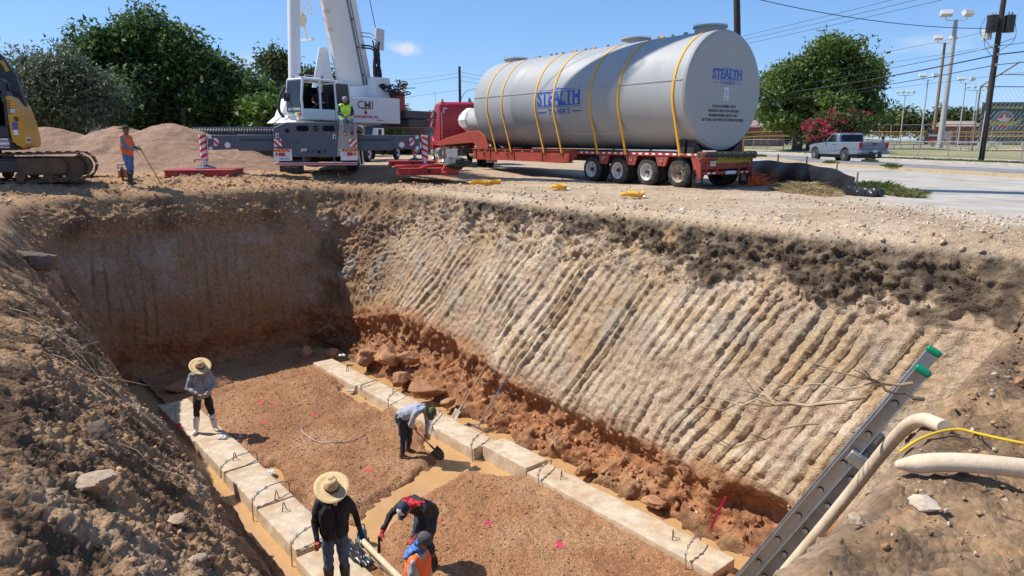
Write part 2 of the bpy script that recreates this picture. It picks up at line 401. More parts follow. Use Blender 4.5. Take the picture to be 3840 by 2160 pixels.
    def zone(kinds):
        wz = np.array([1. if k in kinds else 0. for _, _, k in ST])
        for _ in range(3): wz = np.stack([.75*wz+.25*np.roll(wz, -1), .25*wz+.75*np.roll(wz, -1)], 1).reshape(-1)
        wz = np.interp(uu, cu, np.concatenate([wz, wz[:1]])); return np.concatenate([np.broadcast_to(wz, (nr, N)), np.interp(UR, u3, per(wz))]).ravel()
    zK = zone('K'); zQ = zone('Q'); zL, zF, zR, zN, zC = [zone(k) for k in ('LK', 'F', 'RQ', 'N', 'C')]
    w = .99*F[:, 0]+.139*F[:, 1]
    near = outd < 14
    D = np.zeros(len(F)); idx = np.where(near)[0]; Q = F[idx]
    fb1 = np.zeros(len(F)); fb2 = fb1.copy(); fb3 = fb1.copy(); c1 = fb1.copy(); c2 = fb1.copy(); lo = fb1.copy(); fb4 = fb1.copy()
    lo[idx] = fbm(Q, .45, 3, 1); fb1[idx] = fbm(Q, 1.1, 3, 5); fb2[idx] = fbm(Q, 3.3, 3, 9); fb3[idx] = fbm(Q, 9., 3, 14)
    wp = Q+np.stack([fb2[idx]]*3, 1)*.08
    c1[idx] = cell(wp, 4.2, 1); c2[idx] = cell(wp+np.stack([fb3[idx]]*3, 1)*.02, 11., 2); fb4[idx] = fbm(Q, .9, 2, 33)
    nearest = np.where((outd < 3.2) & (np.hypot(F[:, 0], F[:, 1]) < 11) & (dep < 3.2))[0]
    c3 = np.zeros(len(F)); c3[nearest] = cell(F[nearest]+fb3[nearest, None]*.02, 24., 7)
    # wall relief
    crumb = np.clip(ss(fb4, .0, .6)*.55+ss(1.4-dep, -.3, .8)*.85+zC*.8+ss(dep, 4.3, 4.7)*.4, 0, 1.2)*(1-.5*zL)
    Dw = (.10-.05*zL)*lo+.05*fb1+.028*fb2+.024*fb3+crumb*(.065*(c1-.35)+.045*(c2-.3))+.012*(c2-.3)
    slant = .44+.04*lo
    phR = (s-slant*dep+.06*lo+.028*fb1+.018*fb2)/.275; phF = (t+.05*dep+.04*fb1)/.33; phL = (s+.22*dep+.03*fb1+.03*lo)/.30
    def n1d(a, sd): return pn(np.stack([a, a*0+sd, a*0], 1), 1., 3)
    def n2d(a, b, sd): return pn(np.stack([a, b, a*0+sd], 1), 1., 5)
    mkR = ss(n2d(phR*.33, dep*.55, 2.)+.35*n1d(phR*.9, 7.), -.45, .15); mkF = ss(n2d(phF*.4, dep*.5, 9.), -.4, .2); mkL = ss(n2d(phL*.4, dep*.5, 14.), -.4, .2)
    phR = phR+1.2*n1d(phR*.28, 1.); phF = phF+1.0*n1d(phF*.3, 4.); phL = phL+1.1*n1d(phL*.3, 6.)
    def teeth(ph, w0=.10):
        k = np.floor(ph); f = ph-k
        h = np.sin(k*12.9898)*43758.5453; h = h-np.floor(h); h2 = np.sin(k*78.233+4)*12543.123; h2 = h2-np.floor(h2)
        a = np.where(f < w0, f/w0, 1-(f-w0)/(1-w0))       # one flat scrape, then a sharp broken edge
        a = a**(.7+.8*h2)
        return (a-.45)*(.35+1.1*h)+.35*(h2-.5), np.where(f < w0, 1., np.clip(a, 0, 1))
    brk = 1-ss(fb4+.4*fb2, .05, .6)                      # grooves crumble away in patches
    gm = (1-np.clip(crumb, 0, 1)*.5)*ss(dep, .6+.4*ss(fb1, -.5, .5), 1.5)*(1-ss(dep+.4*fb1+.8*zQ, 3.9, 4.6))*(.35+.65*brk)*(1-.8*zC)
    tR, aR = teeth(phR); tF, aF = teeth(phF); tL, aL = teeth(phL)
    ridge = gm*(zR*ss(aR, .75, 1.)+zL*ss(aL, .7, 1.)+zF*ss(aF, .75, 1.)*.6)
    Dw += gm*(zR*tR*.10*(.42+.58*mkR)+zF*tF*.05*mkF+zL*tL*.13*(.35+.65*mkL))+ridge*(.04*(c2-.3)+.03*(c1-.4)+.015*fb3)*ss(fb2, -.3, .5)
    Dw += zL*ss(dep, .1, .8)*(.02*fb1+.012*fb2)+zC*(.10*(c1-.35)+.08*fb1)
    Dw += zR*ss(dep, .08, .35)*(1-ss(dep, 1.0, 1.7))*(.11*(c1-.35)+.05*fb2+.05*(c2-.3)+.06*fb1)
    # foot of the right wall: tumbled clay with ledges
    ft = ss(dep+.8*zQ, 4.2, 4.6)*(zR+zC); Dw += ft*(.20*fb1+.05*(c1-.3)+.07*fb2+.015*(c2-.3))*(.6+.7*ss(lo, -.5, .5))
    Dw *= ss(dep, 0, .35)*.75+.25
    # open ground relief
    rough = np.clip(1.15-outd/2.2, 0, 1)
    rf = np.clip(zF+zC*.6, 0, 1)*ss(7-outd, 0, 3); rn = (zN+zL)*ss(6-outd, 0, 2)
    rg = np.clip(rough+rf*.9+rn*.75, 0, 1.2)*(1-ss(w, 11.4, 12.4))
    rut = np.sin((t*.8+s*.2)*2.4+fb1*1.2)
    Dg = (.035*lo+.02*fb1)*(1-ss(w, 11, 12.2))+rg*(.05*fb1+.03*fb2+.017*fb3+.06*(c1-.35)*ss(fb4, -.5, .3)+.036*(c2-.3))+.012*fb2*(1-ss(w, 11, 12.2))+.012*(c2-.3)*(1-ss(w, 11, 12.2))
    Dg += rf*.03*rut
    Dg -= .25*ss(w, 12.0, 12.6)*0
    Dw += (.034*(c3-.3)+.03*zL*(c2-.3))*(c3 > 0); Dg += (.042*(c3-.3)+.02*(c2-.3))*(c3 > 0)
    D = np.where(iswall > .5, Dw, Dg)
    k = np.clip((outd)/.35, 0, 1); D = np.where(iswall > .5, D, D*k+(1-k)*np.maximum(D, Dw*.25))
    fade = 1-ss(outd, 9, 14); D = D*fade
    F2 = F+Nn*D[:, None]
    # sink the open ground a little under the pavements, which lie on it as sheets of their own
    sink = ((w > 12.25) & (outd > .5)); F2[sink, 2] = F[sink, 2]-.03
    # ---------------- colours of the soils themselves
    n1 = np.clip(.5+.6*fb1, 0, 1); n2 = np.clip(.5+.7*fb2, 0, 1); nl = np.clip(.5+.8*lo, 0, 1); n4 = np.clip(.5+.8*fb4, 0, 1)
    n = len(F); C = np.ones((n, 3))
    tan_c = np.array([.385, .285, .19]); pale = np.array([.53, .425, .31]); grey = np.array([.355, .295, .225]); och = np.array([.41, .28, .155]); pink = np.array([.41, .29, .20])
    top = np.array([.088, .064, .044]); topb = np.array([.20, .148, .10]); org = np.array([.36, .155, .066]); orgd = np.array([.23, .095, .043]); gclay = np.array([.45, .38, .31])
    C[:] = tan_c
    C = mixc(C, pale, ss(nl, .40, .65)*.85); C = mixc(C, grey, ss(n1, .45, .75)*.8); C = mixc(C, och, ss(1-n4, .55, .8)*.55); C = mixc(C, pink, ss(n4, .55, .8)*.6)
    # left wall: greyer clay, dark crumbly topsoil
    lc = np.ones((n, 3))*np.array([.315, .225, .15]); lc = mixc(lc, gclay, ss(n1, .55, .85)*.55); lc = mixc(lc, np.array([.40, .29, .19]), ss(1-nl, .5, .75)*.7)
    C = C*(1-zL[:, None])+lc*zL[:, None]
    # far wall: brown clay, darker, with orange lower down
    fc = np.ones((n, 3))*np.array([.31, .215, .135]); fc = mixc(fc, np.array([.37, .33, .28]), ss(n1, .55, .8)*.6); fc = mixc(fc, np.array([.30, .17, .085]), ss(dep+.5*fb1, 2.6, 3.8))
    C = C*(1-zF[:, None])+fc*zF[:, None]
    cc = np.ones((n, 3))*np.array([.30, .185, .10]); cc = mixc(cc, np.array([.40, .38, .35]), ss(n1, .6, .85)*.8); cc = mixc(cc, np.array([.15, .088, .048]), ss(n4, .45, .75)*.75)
    C = C*(1-zC[:, None])+cc*zC[:, None]
    # dark topsoil band
    thick = zR*(.50+.62*ss(12-s, -2, 7))+zN*1.3+zL*(1.15-.5*ss(s, 6, 14))+zF*.15+zC*.7
    edge = thick*.95+.45*fb1+.28*fb2+.12*fb3+.3*lo; tb = (1-ss(dep, edge-.06, edge+.10))*ss(dep, .04, .3)
    tb = np.maximum(tb, zL*ss(dep, .05, .4)*(1-ss(dep, 3.4, 4.6))*.8)*(1-zL*(.10+.85*ss(n1*.6+n4*.4+.25*fb2, .40, .60)))
    tc_ = np.ones((n, 3))*top; tc_ = mixc(tc_, topb, ss(n2, .45, .8)*.85); tc_ = mixc(tc_, np.array([.42, .28, .15]), ss(n1, .8, .95)*.6)
    C = mixc(C, 0, tb)+tc_*tb[:, None]
    # far wall top: brown orange loose earth
    fb_ = (zF+.5*zC)*(1-ss(dep, .9+.3*fb1, 1.5+.3*fb1)); C = mixc(C, np.array([.35, .205, .105]), np.clip(fb_, 0, 1)*.92)
    C = mixc(C, np.array([.16, .095, .055]), np.clip(fb_, 0, 1)*ss(n4, .5, .8)*.8)
    C = C*(1-.28*(ridge*ss(n2, .3, .7))[:, None])       # patchy darker tone along the groove ridges
    # orange clay low down, all round
    ob = ss(dep+.35*fb1+.15*fb2+.45*zC+.85*zQ, 3.95, 4.55); ocol = np.ones((n, 3))*org; ocol = mixc(ocol, orgd, ss(n2, .4, .75)); ocol = mixc(ocol, np.array([.37, .215, .11]), ss(n1, .6, .85)*.7)
    C = mixc(C, 0, ob*.9)+ocol*(ob*.9)[:, None]
    C = C*np.array([1.0, .985, .945])*(1-zL[:, None])+C*np.array([1.10, .90, .70])*zL[:, None]
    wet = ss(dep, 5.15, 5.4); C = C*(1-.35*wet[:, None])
    # open ground: pale trodden dirt, orange-brown at the far rim, dark and stony on the near bank
    g = np.ones((n, 3))*np.array([.455, .355, .25]); g = mixc(g, np.array([.37, .275, .185]), ss(n1, .5, .8)*.7); g = mixc(g, np.array([.52, .43, .325]), ss(nl, .5, .8)*.7)
    g = mixc(g, np.array([.38, .225, .115]), np.clip(zF+zC*.9, 0, 1)*ss(10-outd, 0, 5)*(.65+.35*n2)); g = mixc(g, np.array([.20, .12, .068]), np.clip(zF+zC*.7, 0, 1)*ss(4-outd, 0, 2)*ss(n1, .55, .8)*.8)
    nb = (zN+zL)*ss(7-outd, 0, 3); g = mixc(g, np.array([.15, .105, .07]), np.clip(nb, 0, 1)*(.55+.45*n2)); g = mixc(g, np.array([.36, .26, .17]), np.clip(nb, 0, 1)*ss(n1, .55, .85)*.75); g = mixc(g, np.array([.50, .31, .17]), np.clip(nb, 0, 1)*ss(fb3, .45, .7)*.6)
    crush = ss(w, 10.6, 11.6)*(1-ss(F[:, 1], 17, 21)); g = mixc(g, np.array([.52, .455, .375]), crush*.8)
    g = g*np.array([.97, .93, .88]); g = g*(1-np.clip(nb, 0, 1)[:, None])+g*np.array([1.03, .95, .85])*np.clip(nb, 0, 1)[:, None]
    gk = 1-iswall; gk = np.where(iswall > .5, np.exp(-(dep/.12)**2)*.9, 1.)
    C = C*(1-gk[:, None])+g*gk[:, None]
    farc = ss(outd, 30, 60); C = mixc(C, np.array([.26, .25, .13]), farc)
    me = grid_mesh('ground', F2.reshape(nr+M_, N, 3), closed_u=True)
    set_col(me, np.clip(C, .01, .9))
    o = link('ground', me, SOIL); tag(o, 'bare dirt ground with a deep steep-sided pit dug into it', 'ground', kind='structure')
    return F2, s, t, np.clip(C, .01, .9), iswall, outd, dep, w, (zL, zF, zR, zN, zC)
GF, GS, GT, GC, GWALL, GOUT, GDEP, GW_, GZONE = build_ground()

# ---------------------------------------------------------------- water and gravel in the pit
wm = mat('muddy_water', (.50, .295, .13), rough=.07, var=.10, vs=2.2, spec=.5, bump=.12, bs=9)
def st_poly(pts, z): return [(*XY(a, b), z) for a, b in pts]
WATER_Z = -5.36
b_ = MB(); b_.add(st_poly([(3.3, 2.9), (21.3, 2.9), (21.3, 9.9), (3.3, 9.9)], WATER_Z), [(0, 1, 2, 3)])
tag(b_.build('muddy_water', wm), 'orange-brown muddy water lying in the bottom of the pit', 'water', kind='structure')
def seg_dist(s, t, path):
    d = np.full(s.shape, 9e9)
    for (a, b), (c, e) in zip(path[:-1], path[1:]):
        vx, vy = c-a, e-b; k = np.clip(((s-a)*vx+(t-b)*vy)/(vx*vx+vy*vy+1e-9), 0, 1)
        d = np.minimum(d, np.hypot(s-a-k*vx, t-b-k*vy))
    return d
CHAN = [(10.45, 8.7), (11.3, 8.2), (11.1, 7.6), (10.95, 7.1), (10.8, 6.5), (10.55, 5.9), (10.2, 5.35), (9.85, 4.95), (9.4, 4.7)]
def gravel_z(s, t):
    Q = np.stack([s, t, np.zeros_like(s)], -1).reshape(-1, 3)
    n1 = fbm(Q, .55, 3, 21).reshape(s.shape); n2 = fbm(Q, 2.3, 3, 25).reshape(s.shape); n3 = fbm(Q, 7.5, 3, 29).reshape(s.shape)
    z = -5.23+.035*n1+.042*n2+.018*n3
    z = z+.07*ss(s, 10, 8)*0+.02*ss(10.4-s, 0, 1.6)
    d = seg_dist(s+.12*n2, t+.10*n1, CHAN); wd = .16+.14*ss(t, 6.8, 8.6)
    z = z-.22*(1-ss(d, wd-.04, wd+.42))
    # pool against the right-hand blocks
    e = np.hypot((s-11.75+.3*n2)/1.25, (t-8.5+.3*n2)/.75); z = z-.20*(1-ss(e, .7, 1.15))
    e = np.hypot((s-16.0)/1.4, (t-8.25+.2*n2)/.26); z = z-.17*(1-ss(e, .7, 1.2))
    e = np.hypot((s-13.4+.2*n2)/.55, (t-4.75)/.24); z = z-.16*(1-ss(e, .7, 1.2))
    e = np.hypot((s-11.9+.1*n2)/.35, (t-4.75)/.15); z = z-.14*(1-ss(e, .7, 1.2))
    e = np.hypot((s-10.5+.1*n2)/.32, (t-4.95)/.18); z = z-.16*(1-ss(e, .7, 1.2))
    return z
def build_gravel():
    a = np.arange(3.4, 21.4, .03); b = np.arange(4.05, 9.0, .03)
    s, t = np.meshgrid(a, b, indexing='ij'); z = gravel_z(s, t)
    x, y = -.65*s+.76*t, .76*s+.65*t
    me = grid_mesh('gravel_bed', np.stack([x, y, z], -1))
    Q = np.stack([s, t, z*0], -1).reshape(-1, 3); n1 = fbm(Q, .8, 3, 41); zz = z.ravel()
    C = np.ones((len(Q), 3))*np.array([.40, .195, .088]); C = mixc(C, np.array([.46, .26, .135]), ss(n1, -.1, .5)*.8); C = mixc(C, np.array([.30, .14, .065]), ss(-n1, .1, .6)*.7)
    C = mixc(C, np.array([.29, .145, .066]), ss(-zz, 5.27, 5.35))
    sr, tr = s.ravel(), t.ravel()
    for (ps, pt, pr_) in [(17.3, 6.0, .08), (16.9, 6.2, .05), (15.5, 6.7, .07), (14.0, 6.7, .05), (12.0, 6.3, .09), (9.4, 6.35, .05), (8.7, 6.9, .08), (7.4, 7.4, .12), (15.9, 5.6, .06), (17.9, 5.5, .06)]:
        dd = np.hypot(sr-ps, tr-pt)+.05*n1; C = mixc(C, np.array([.85, .05, .16]), (1-ss(dd, pr_*.6, pr_*1.15))*.8)
    set_col(me, C)
    m = bpy.data.materials.new('pea_gravel'); m.use_nodes = True; n = m.node_tree.nodes; l = m.node_tree.links.new; bs = n['Principled BSDF']
    bs.inputs['Roughness'].default_value = .75; bs.inputs['Specular IOR Level'].default_value = .35
    at = n.new('ShaderNodeVertexColor'); at.layer_name = 'Col'; t_ = n.new('ShaderNodeTexCoord')
    v = n.new('ShaderNodeTexVoronoi'); v.inputs['Scale'].default_value = 62; l(t_.outputs['Object'], v.inputs['Vector'])
    v2 = n.new('ShaderNodeTexNoise'); v2.inputs['Scale'].default_value = 16; v2.inputs['Detail'].default_value = 6; l(t_.outputs['Object'], v2.inputs['Vector'])
    sp = n.new('ShaderNodeSeparateColor'); l(v.outputs['Color'], sp.inputs[0])
    mr = n.new('ShaderNodeMapRange'); mr.inputs[3].default_value = .55; mr.inputs[4].default_value = 1.4; l(sp.outputs[0], mr.inputs[0])
    mr2 = n.new('ShaderNodeMapRange'); mr2.inputs[1].default_value = .3; mr2.inputs[2].default_value = .7; mr2.inputs[3].default_value = .75; mr2.inputs[4].default_value = 1.2; l(v2.outputs['Fac'], mr2.inputs[0])
    mu = n.new('ShaderNodeMath'); mu.operation = 'MULTIPLY'; l(mr.outputs[0], mu.inputs[0]); l(mr2.outputs[0], mu.inputs[1])
    sc = n.new('ShaderNodeVectorMath'); sc.operation = 'SCALE'; l(at.outputs['Color'], sc.inputs[0]); l(mu.outputs[0], sc.inputs['Scale']); l(sc.outputs[0], bs.inputs['Base Color'])
    bm = n.new('ShaderNodeBump'); bm.invert = True; bm.inputs['Distance'].default_value = .02; l(v.outputs['Distance'], bm.inputs['Height']); l(bm.outputs['Normal'], bs.inputs['Normal'])
    tag(link('gravel_bed', me, m), 'reddish-brown pea gravel spread over the pit floor between the concrete blocks', 'gravel', kind='stuff')
    return m
PEA = build_gravel()
# ================================================================ pavements, road, kerbs, lawn (sheets on the ground)
def strip(name, w0, w1, r0, r1, dz, m, label, cat, nr=60, nw=2, thick=0., jag=0.):
    pts = []
    ws = np.linspace(w0, w1, nw+1); rs = np.linspace(r0, r1, nr+1)
    b = MB()
    for j, r in enumerate(rs):
        for i, w in enumerate(ws):
            ww = w+(random.uniform(-jag, jag) if (i == 0 and jag) else 0)
            x, y = WR(ww, r); pts.append((x, y, G(x, y)+dz))
    b.sheet(pts, nw+1, nr+1)
    if thick:
        for side in (0, nw):
            p2 = []
            for j in range(nr+1):
                p = pts[j*(nw+1)+side]; p2 += [p, (p[0], p[1], p[2]-thick)]
            b.sheet(p2, 2, nr+1)
    o = b.build(name, m, fix=False)
    for p in o.data.polygons: pass
    if o.data.polygons[0].normal.z < 0: o.data.flip_normals()
    return tag(o, label, cat, kind='structure')
def slab_mat(name, col, crack=(.12, .11, .10), var=.16):
    m = mat(name, col, rough=.9, var=var, vs=.7, bump=.5, bs=30, dirt=(col[0]*.62, col[1]*.58, col[2]*.52), da=.55, ds=.55)
    return m
CONC = slab_mat('road_concrete', (.43, .395, .345)); ASPH = slab_mat('old_asphalt', (.215, .21, .205)); LANE = slab_mat('far_lane', (.40, .37, .335))
KERBM = mat('kerb_paint', (.44, .325, .175), rough=.85, var=.25, vs=4, dirt=(.36, .30, .23), da=.75, ds=2, bump=.4)
KERBG = mat('kerb_concrete', (.42, .37, .31), rough=.9, var=.2, vs=3, bump=.4)
LAWN = mat('park_grass', (.19, .19, .065), rough=.95, var=.35, vs=.5, dirt=(.40, .34, .22), da=.75, ds=.16, bump=.8, bs=18)
pav = strip('concrete_pavement', 12.25, 24.4, -10, 190, .0, CONC, 'pale concrete pavement beyond the dirt lot', 'pavement', nr=400, nw=10, thick=.1, jag=.18)
# slabs' saw-cut joints, thin dark seams let into the concrete
JM = mat('joint_seal', (.10, .09, .08), rough=.9)
jb = MB()
for w in (15.3, 18.4, 21.4):
    for r in range(-8, 150, 6):
        p = [WR(w-.012, r), WR(w+.012, r), WR(w+.012, r+6), WR(w-.012, r+6)]; jb.add([(x, y, G(x, y)+.004) for x, y in p], [(0, 1, 2, 3)])
for r in range(-6, 150, 6):
    for k in range(4):
        wa, wb = 12.4+k*3, 12.4+(k+1)*3
        p = [WR(wa, r-.012), WR(wb, r-.012), WR(wb, r+.012), WR(wa, r+.012)]; jb.add([(x, y, G(x, y)+.004) for x, y in p], [(0, 1, 2, 3)])
tag(jb.build('pavement_joints', JM), kind='structure')
def kerb(name, w0, w1, h, m, label):
    b = MB(); pts = []
    for r in np.linspace(-10, 190, 260):
        x0, y0 = WR(w0, r); x1, y1 = WR(w1, r); z0 = G(x0, y0)-.02; j = random.uniform(-.012, .012)
        pts += [(x0, y0, z0), (x0+.02, y0, z0+h+j), (x1-.02, y1, z0+h+j), (x1, y1, z0)]
    b.sheet(pts, 4, 260)
    return tag(b.build(name, m), label, 'kerb', kind='structure')
kerb('median_kerb', 24.4, 24.85, .17, KERBM, 'worn yellow-painted kerb along the median of the road')
strip('road', 24.86, 28.0, -10, 190, .10, ASPH, 'dark asphalt strip of the road along the yellow kerb', 'road', nr=200, nw=4)
strip('road_lane', 28.0, 33.7, -10, 190, .004, LANE, 'paler far lane of the road', 'road', nr=200, nw=4)
kerb('far_kerb', 33.7, 33.95, .17, KERBG, 'grey kerb on the far side of the road')
strip('verge', 33.96, 36.2, -10, 190, .10, mat('verge_grass', (.14, .19, .045), rough=.95, var=.4, vs=1.6, dirt=(.30, .25, .15), da=.5, ds=.7, bump=1, bs=25), 'narrow green grass verge behind the far kerb', 'verge', nr=200, nw=5)
strip('footpath', 36.2, 38.0, -10, 190, .06, CONC, 'pale concrete footpath along the park', 'footpath', nr=200, nw=3)
strip('park_lawn', 38.0, 260, -60, 420, .05, LAWN, 'dry patchy grass of the ball park', 'lawn', nr=160, nw=60)
# infield dirt
ib = MB(); cx, cy = 62, 74
ib.add([(cx+math.cos(a)*17*(1+.06*math.sin(5*a)), cy+math.sin(a)*13, G(cx, cy)+.13) for a in np.linspace(0, 6.283, 48, endpoint=False)], [tuple(range(48))])
tag(ib.build('infield', mat('infield_dirt', (.46, .30, .18), rough=.95, var=.2, vs=.8)), 'tan dirt infield of the ball field', 'infield', kind='structure')

# ================================================================ concrete deadmen, wire ropes, tools in the pit
CB = mat('block_concrete', (.58, .49, .365), rough=.85, var=.25, vs=5, bump=.8, bs=45, dirt=(.46, .29, .15), da=.78, ds=2.0)
CBW = mat('block_concrete_wet', (.47, .42, .34), rough=.6, var=.2, vs=5, bump=.6, bs=45, dirt=(.35, .25, .15), da=.5, ds=3)
STEEL = mat('rusty_rebar', (.16, .09, .06), rough=.8, metal=.3, var=.3, vs=20)
ROPE = mat('galvanised_rope', (.33, .33, .34), rough=.45, metal=.7, var=.2, vs=60)
ZINC = mat('zinc_clamp', (.62, .64, .66), rough=.35, metal=.8, var=.15, vs=20)
def block(sa, sb, ta, tb, ztop, label, loops=(), zb=-5.75, yaw=0.):
    cx, cy = XY((sa+sb)/2, (ta+tb)/2)
    o = thing('concrete_block', (cx, cy, zb), PIT_RZ+yaw, label, 'concrete block', 'concrete blocks laid in two rows in the pit')
    Lh, Wh, H = (sb-sa)/2, (tb-ta)/2, ztop-zb
    nx, ny, nz = 14, max(8, int((sb-sa)/.06)), 9
    bm = bmesh.new(); bmesh.ops.create_cube(bm, size=1)
    bmesh.ops.scale(bm, vec=(Wh*2, Lh*2, H), verts=bm.verts); bmesh.ops.translate(bm, vec=(0, 0, H/2), verts=bm.verts)
    bmesh.ops.bevel(bm, geom=list(bm.edges), offset=.022, segments=2, affect='EDGES', profile=.6)
    long = [e for e in bm.edges if abs((e.verts[0].co-e.verts[1].co).y) > Lh]
    bmesh.ops.subdivide_edges(bm, edges=long, cuts=ny, use_grid_fill=True)
    wide = [e for e in bm.edges if abs((e.verts[0].co-e.verts[1].co).x) > Wh]
    bmesh.ops.subdivide_edges(bm, edges=wide, cuts=10, use_grid_fill=True)
    tall = [e for e in bm.edges if abs((e.verts[0].co-e.verts[1].co).z) > H*.6]
    bmesh.ops.subdivide_edges(bm, edges=tall, cuts=7, use_grid_fill=True)
    P = np.array([v.co for v in bm.verts], np.float32); Q = P+np.array([sa*3.1, ta, 0], np.float32)
    n1 = fbm(Q, 2.2, 3, 51); n2 = fbm(Q, 9, 3, 55)
    ed = ((np.abs(P[:, 0]) > Wh-.05).astype(float)+(np.abs(P[:, 1]) > Lh-.05)+(P[:, 2] > H-.05)) > 1.5
    for i, v in enumerate(bm.verts):
        nrm = Vector((P[i, 0]/Wh, P[i, 1]/Lh*.3, (P[i, 2]-H/2)/H*2)).normalized()
        v.co += nrm*float(.008*n1[i]+.006*n2[i]-(.03*max(0, n2[i]-.15) if ed[i] else 0))
    me = bpy.data.meshes.new('slab'); bm.to_mesh(me); bm.free()
    me.polygons.foreach_set('use_smooth', [True]*len(me.polygons)); me.set_sharp_from_angle(angle=R(50))
    link('slab', me, CB, o)
    for (ly, lx) in loops:
        b = MB(); b.tube([(lx-.05, ly-.03, H-.03), (lx-.02, ly-.01, H+.13), (lx, ly, H+.17), (lx+.02, ly+.01, H+.13), (lx+.06, ly+.03, H-.03)], .009, 6)
        b.build('lifting_loop', STEEL, o, smooth=True)
    return o
ZT = -5.10
block(16.47, 19.15, 8.34, 8.98, ZT-.02, 'pale concrete block at the far end of the longer row, half under tumbled clay', [(-.1, .1)])
block(13.72, 16.40, 8.37, 9.02, ZT, 'second concrete block from the far end of the longer row', [(.1, .1)])
block(11.12, 13.68, 8.40, 9.06, ZT, 'concrete block behind the man with the shovel, edging the muddy pool', [(.95, .05)])
block(9.62, 11.06, 8.60, 9.22, ZT+.07, 'short raised concrete block at the mouth of the muddy channel')
block(5.18, 9.58, 8.58, 9.21, ZT, 'long concrete block with a clean grey end nearest the ladder', [(1.55, .05), (-1.2, 0)])
block(15.72, 18.6, 3.86, 4.60, ZT-.06, 'dirt-covered concrete block under the man in white boots', yaw=R(1))
block(13.64, 15.62, 3.88, 4.60, ZT, 'stained concrete block in front of the man in white boots', [(-.6, 0)])
block(11.79, 13.59, 3.88, 4.58, ZT, 'middle concrete block of the row beside the flooded trench', [(-.82, .05)])
block(9.98, 11.74, 3.86, 4.57, ZT, 'concrete block just beyond the man in black, with wire ropes over it', [(.5, 0)])
block(5.8, 9.92, 3.80, 4.55, ZT-.05, 'concrete block under the man in the black shirt')
def wire_rope(s0, t0, t1, zl, zr, lab, lean=.25, h=.16, k=3):
    o = thing('wire_rope', (*XY(s0, (t0+t1)/2), ZT), PIT_RZ, lab, 'wire rope', 'wire ropes looped over the concrete blocks')
    hw = (t1-t0)/2; pts = []
    for i in range(15):
        a = math.pi*i/14; x = -math.cos(a)*(hw+.05); z = math.sin(a)**.7*h
        pts.append((x, lean*(i/14-.5)*1.6, z))
    pts = [(pts[0][0]-.01, pts[0][1]-.02, zl)]+pts+[(pts[-1][0]+.01, pts[-1][1]+.02, zr)]
    b = MB(); b.tube(pts, .011, 6); b.build('rope', ROPE, o, smooth=True)
    for i in range(k):
        p = Vector(pts[3+i*2 if k < 4 else 3+i]); b = MB(); b.box(p, (.05, .035, .04), rz=.3); b.cyl(p+V(-.015, 0, 0), p+V(-.015, 0, .05), .007, n=6); b.cyl(p+V(.015, 0, 0), p+V(.015, 0, .05), .007, n=6)
        b.build('clamp', ZINC, o)
wire_rope(16.25, 8.40, 8.95, -.05, -.1, 'wire rope lying over the joint nearest the far end of the longer row', .15, .07)
wire_rope(14.85, 8.35, 9.05, -.35, -.2, 'wire rope looped over the longer row behind the stooping man', .35, .2, 2)
wire_rope(13.05, 8.38, 9.05, -.1, -.05, 'wire rope slack over the block beside the stooping man', .5, .07, 3)
wire_rope(11.35, 8.40, 9.10, -.36, -.05, 'wire rope looped down into the muddy pool', .3, .18, 3)
wire_rope(9.35, 8.58, 9.2, -.22, -.05, 'wire rope looped over the raised joint past the muddy channel', .25, .17, 3)
wire_rope(5.75, 8.55, 9.2, -.40, -.2, 'wire rope hoop on the clean grey block end near the ladder', .15, .22, 3)
wire_rope(13.75, 3.86, 4.62, -.1, -.28, 'wire rope hooped across the stained block nearest the man in white boots', .2, .20, 3)
wire_rope(12.0, 3.86, 4.60, -.25, -.25, 'wire rope hooped across the middle block of the flooded-trench row', .2, .24, 3)
wire_rope(10.2, 3.84, 4.58, -.25, -.2, 'wire rope hooped across the block beside the man in black', .2, .22, 3)

WOOD = mat('ash_handle', (.42, .29, .17), rough=.7, var=.25, vs=14, dirt=(.35, .24, .15), da=.4)
IRON = mat('shovel_steel', (.05, .05, .055), rough=.5, metal=.6, var=.3, vs=8, dirt=(.30, .20, .12), da=.4, ds=6)
def shovel(name, a, b_, label, wood, blade, bl=.30, bw=.21, up=(0, 0, 1), tool='shovel'):
    """a: grip end, b_: shoulder of the blade"""
    a, b_ = Vector(a), Vector(b_); o = thing(name, b_, 0, label, tool)
    A = a-b_; d = (-A).normalized(); x = d.cross(Vector(up)).normalized(); n = x.cross(d)
    m = MB(); m.tube([A, A*.5, A*.08], .017, 8); m.build('handle', wood, o, smooth=True)
    m = MB(); m.cyl(A*.16, d*.05, .021, .024, 8); m.build('socket', blade, o, smooth=True)
    m = MB(); pts = []
    for j in range(7):
        v = j/6; wv = bw/2*(1 if v < .55 else math.sqrt(max(.03, 1-((v-.55)/.5)**2)))
        for i in range(7):
            u = i/3-1; pts.append(d*(bl*v)+x*(u*wv)+n*(.05*u*u-.015*math.sin(v*3)))
    m.sheet(pts, 7, 7); ob = m.build('blade', blade, o, smooth=True); sol = ob.modifiers.new('t', 'SOLIDIFY'); sol.thickness = .005
    return o
def w3(s, t, z): return (*XY(s, t), z)
shovel('shovel', w3(12.80, 10.10, -3.95), w3(12.92, 9.33, -5.0), 'long-handled shovel with a muddy blade leaning on the clay bank', WOOD, mat('muddy_steel', (.45, .36, .28), rough=.7, metal=.2, var=.3, vs=9), up=(-.6, -.6, .4))
rk = thing('squeegee', w3(12.46, 9.52, -5.4), 0, 'blue-handled squeegee leaning on the bank above the muddy pool', 'squeegee')
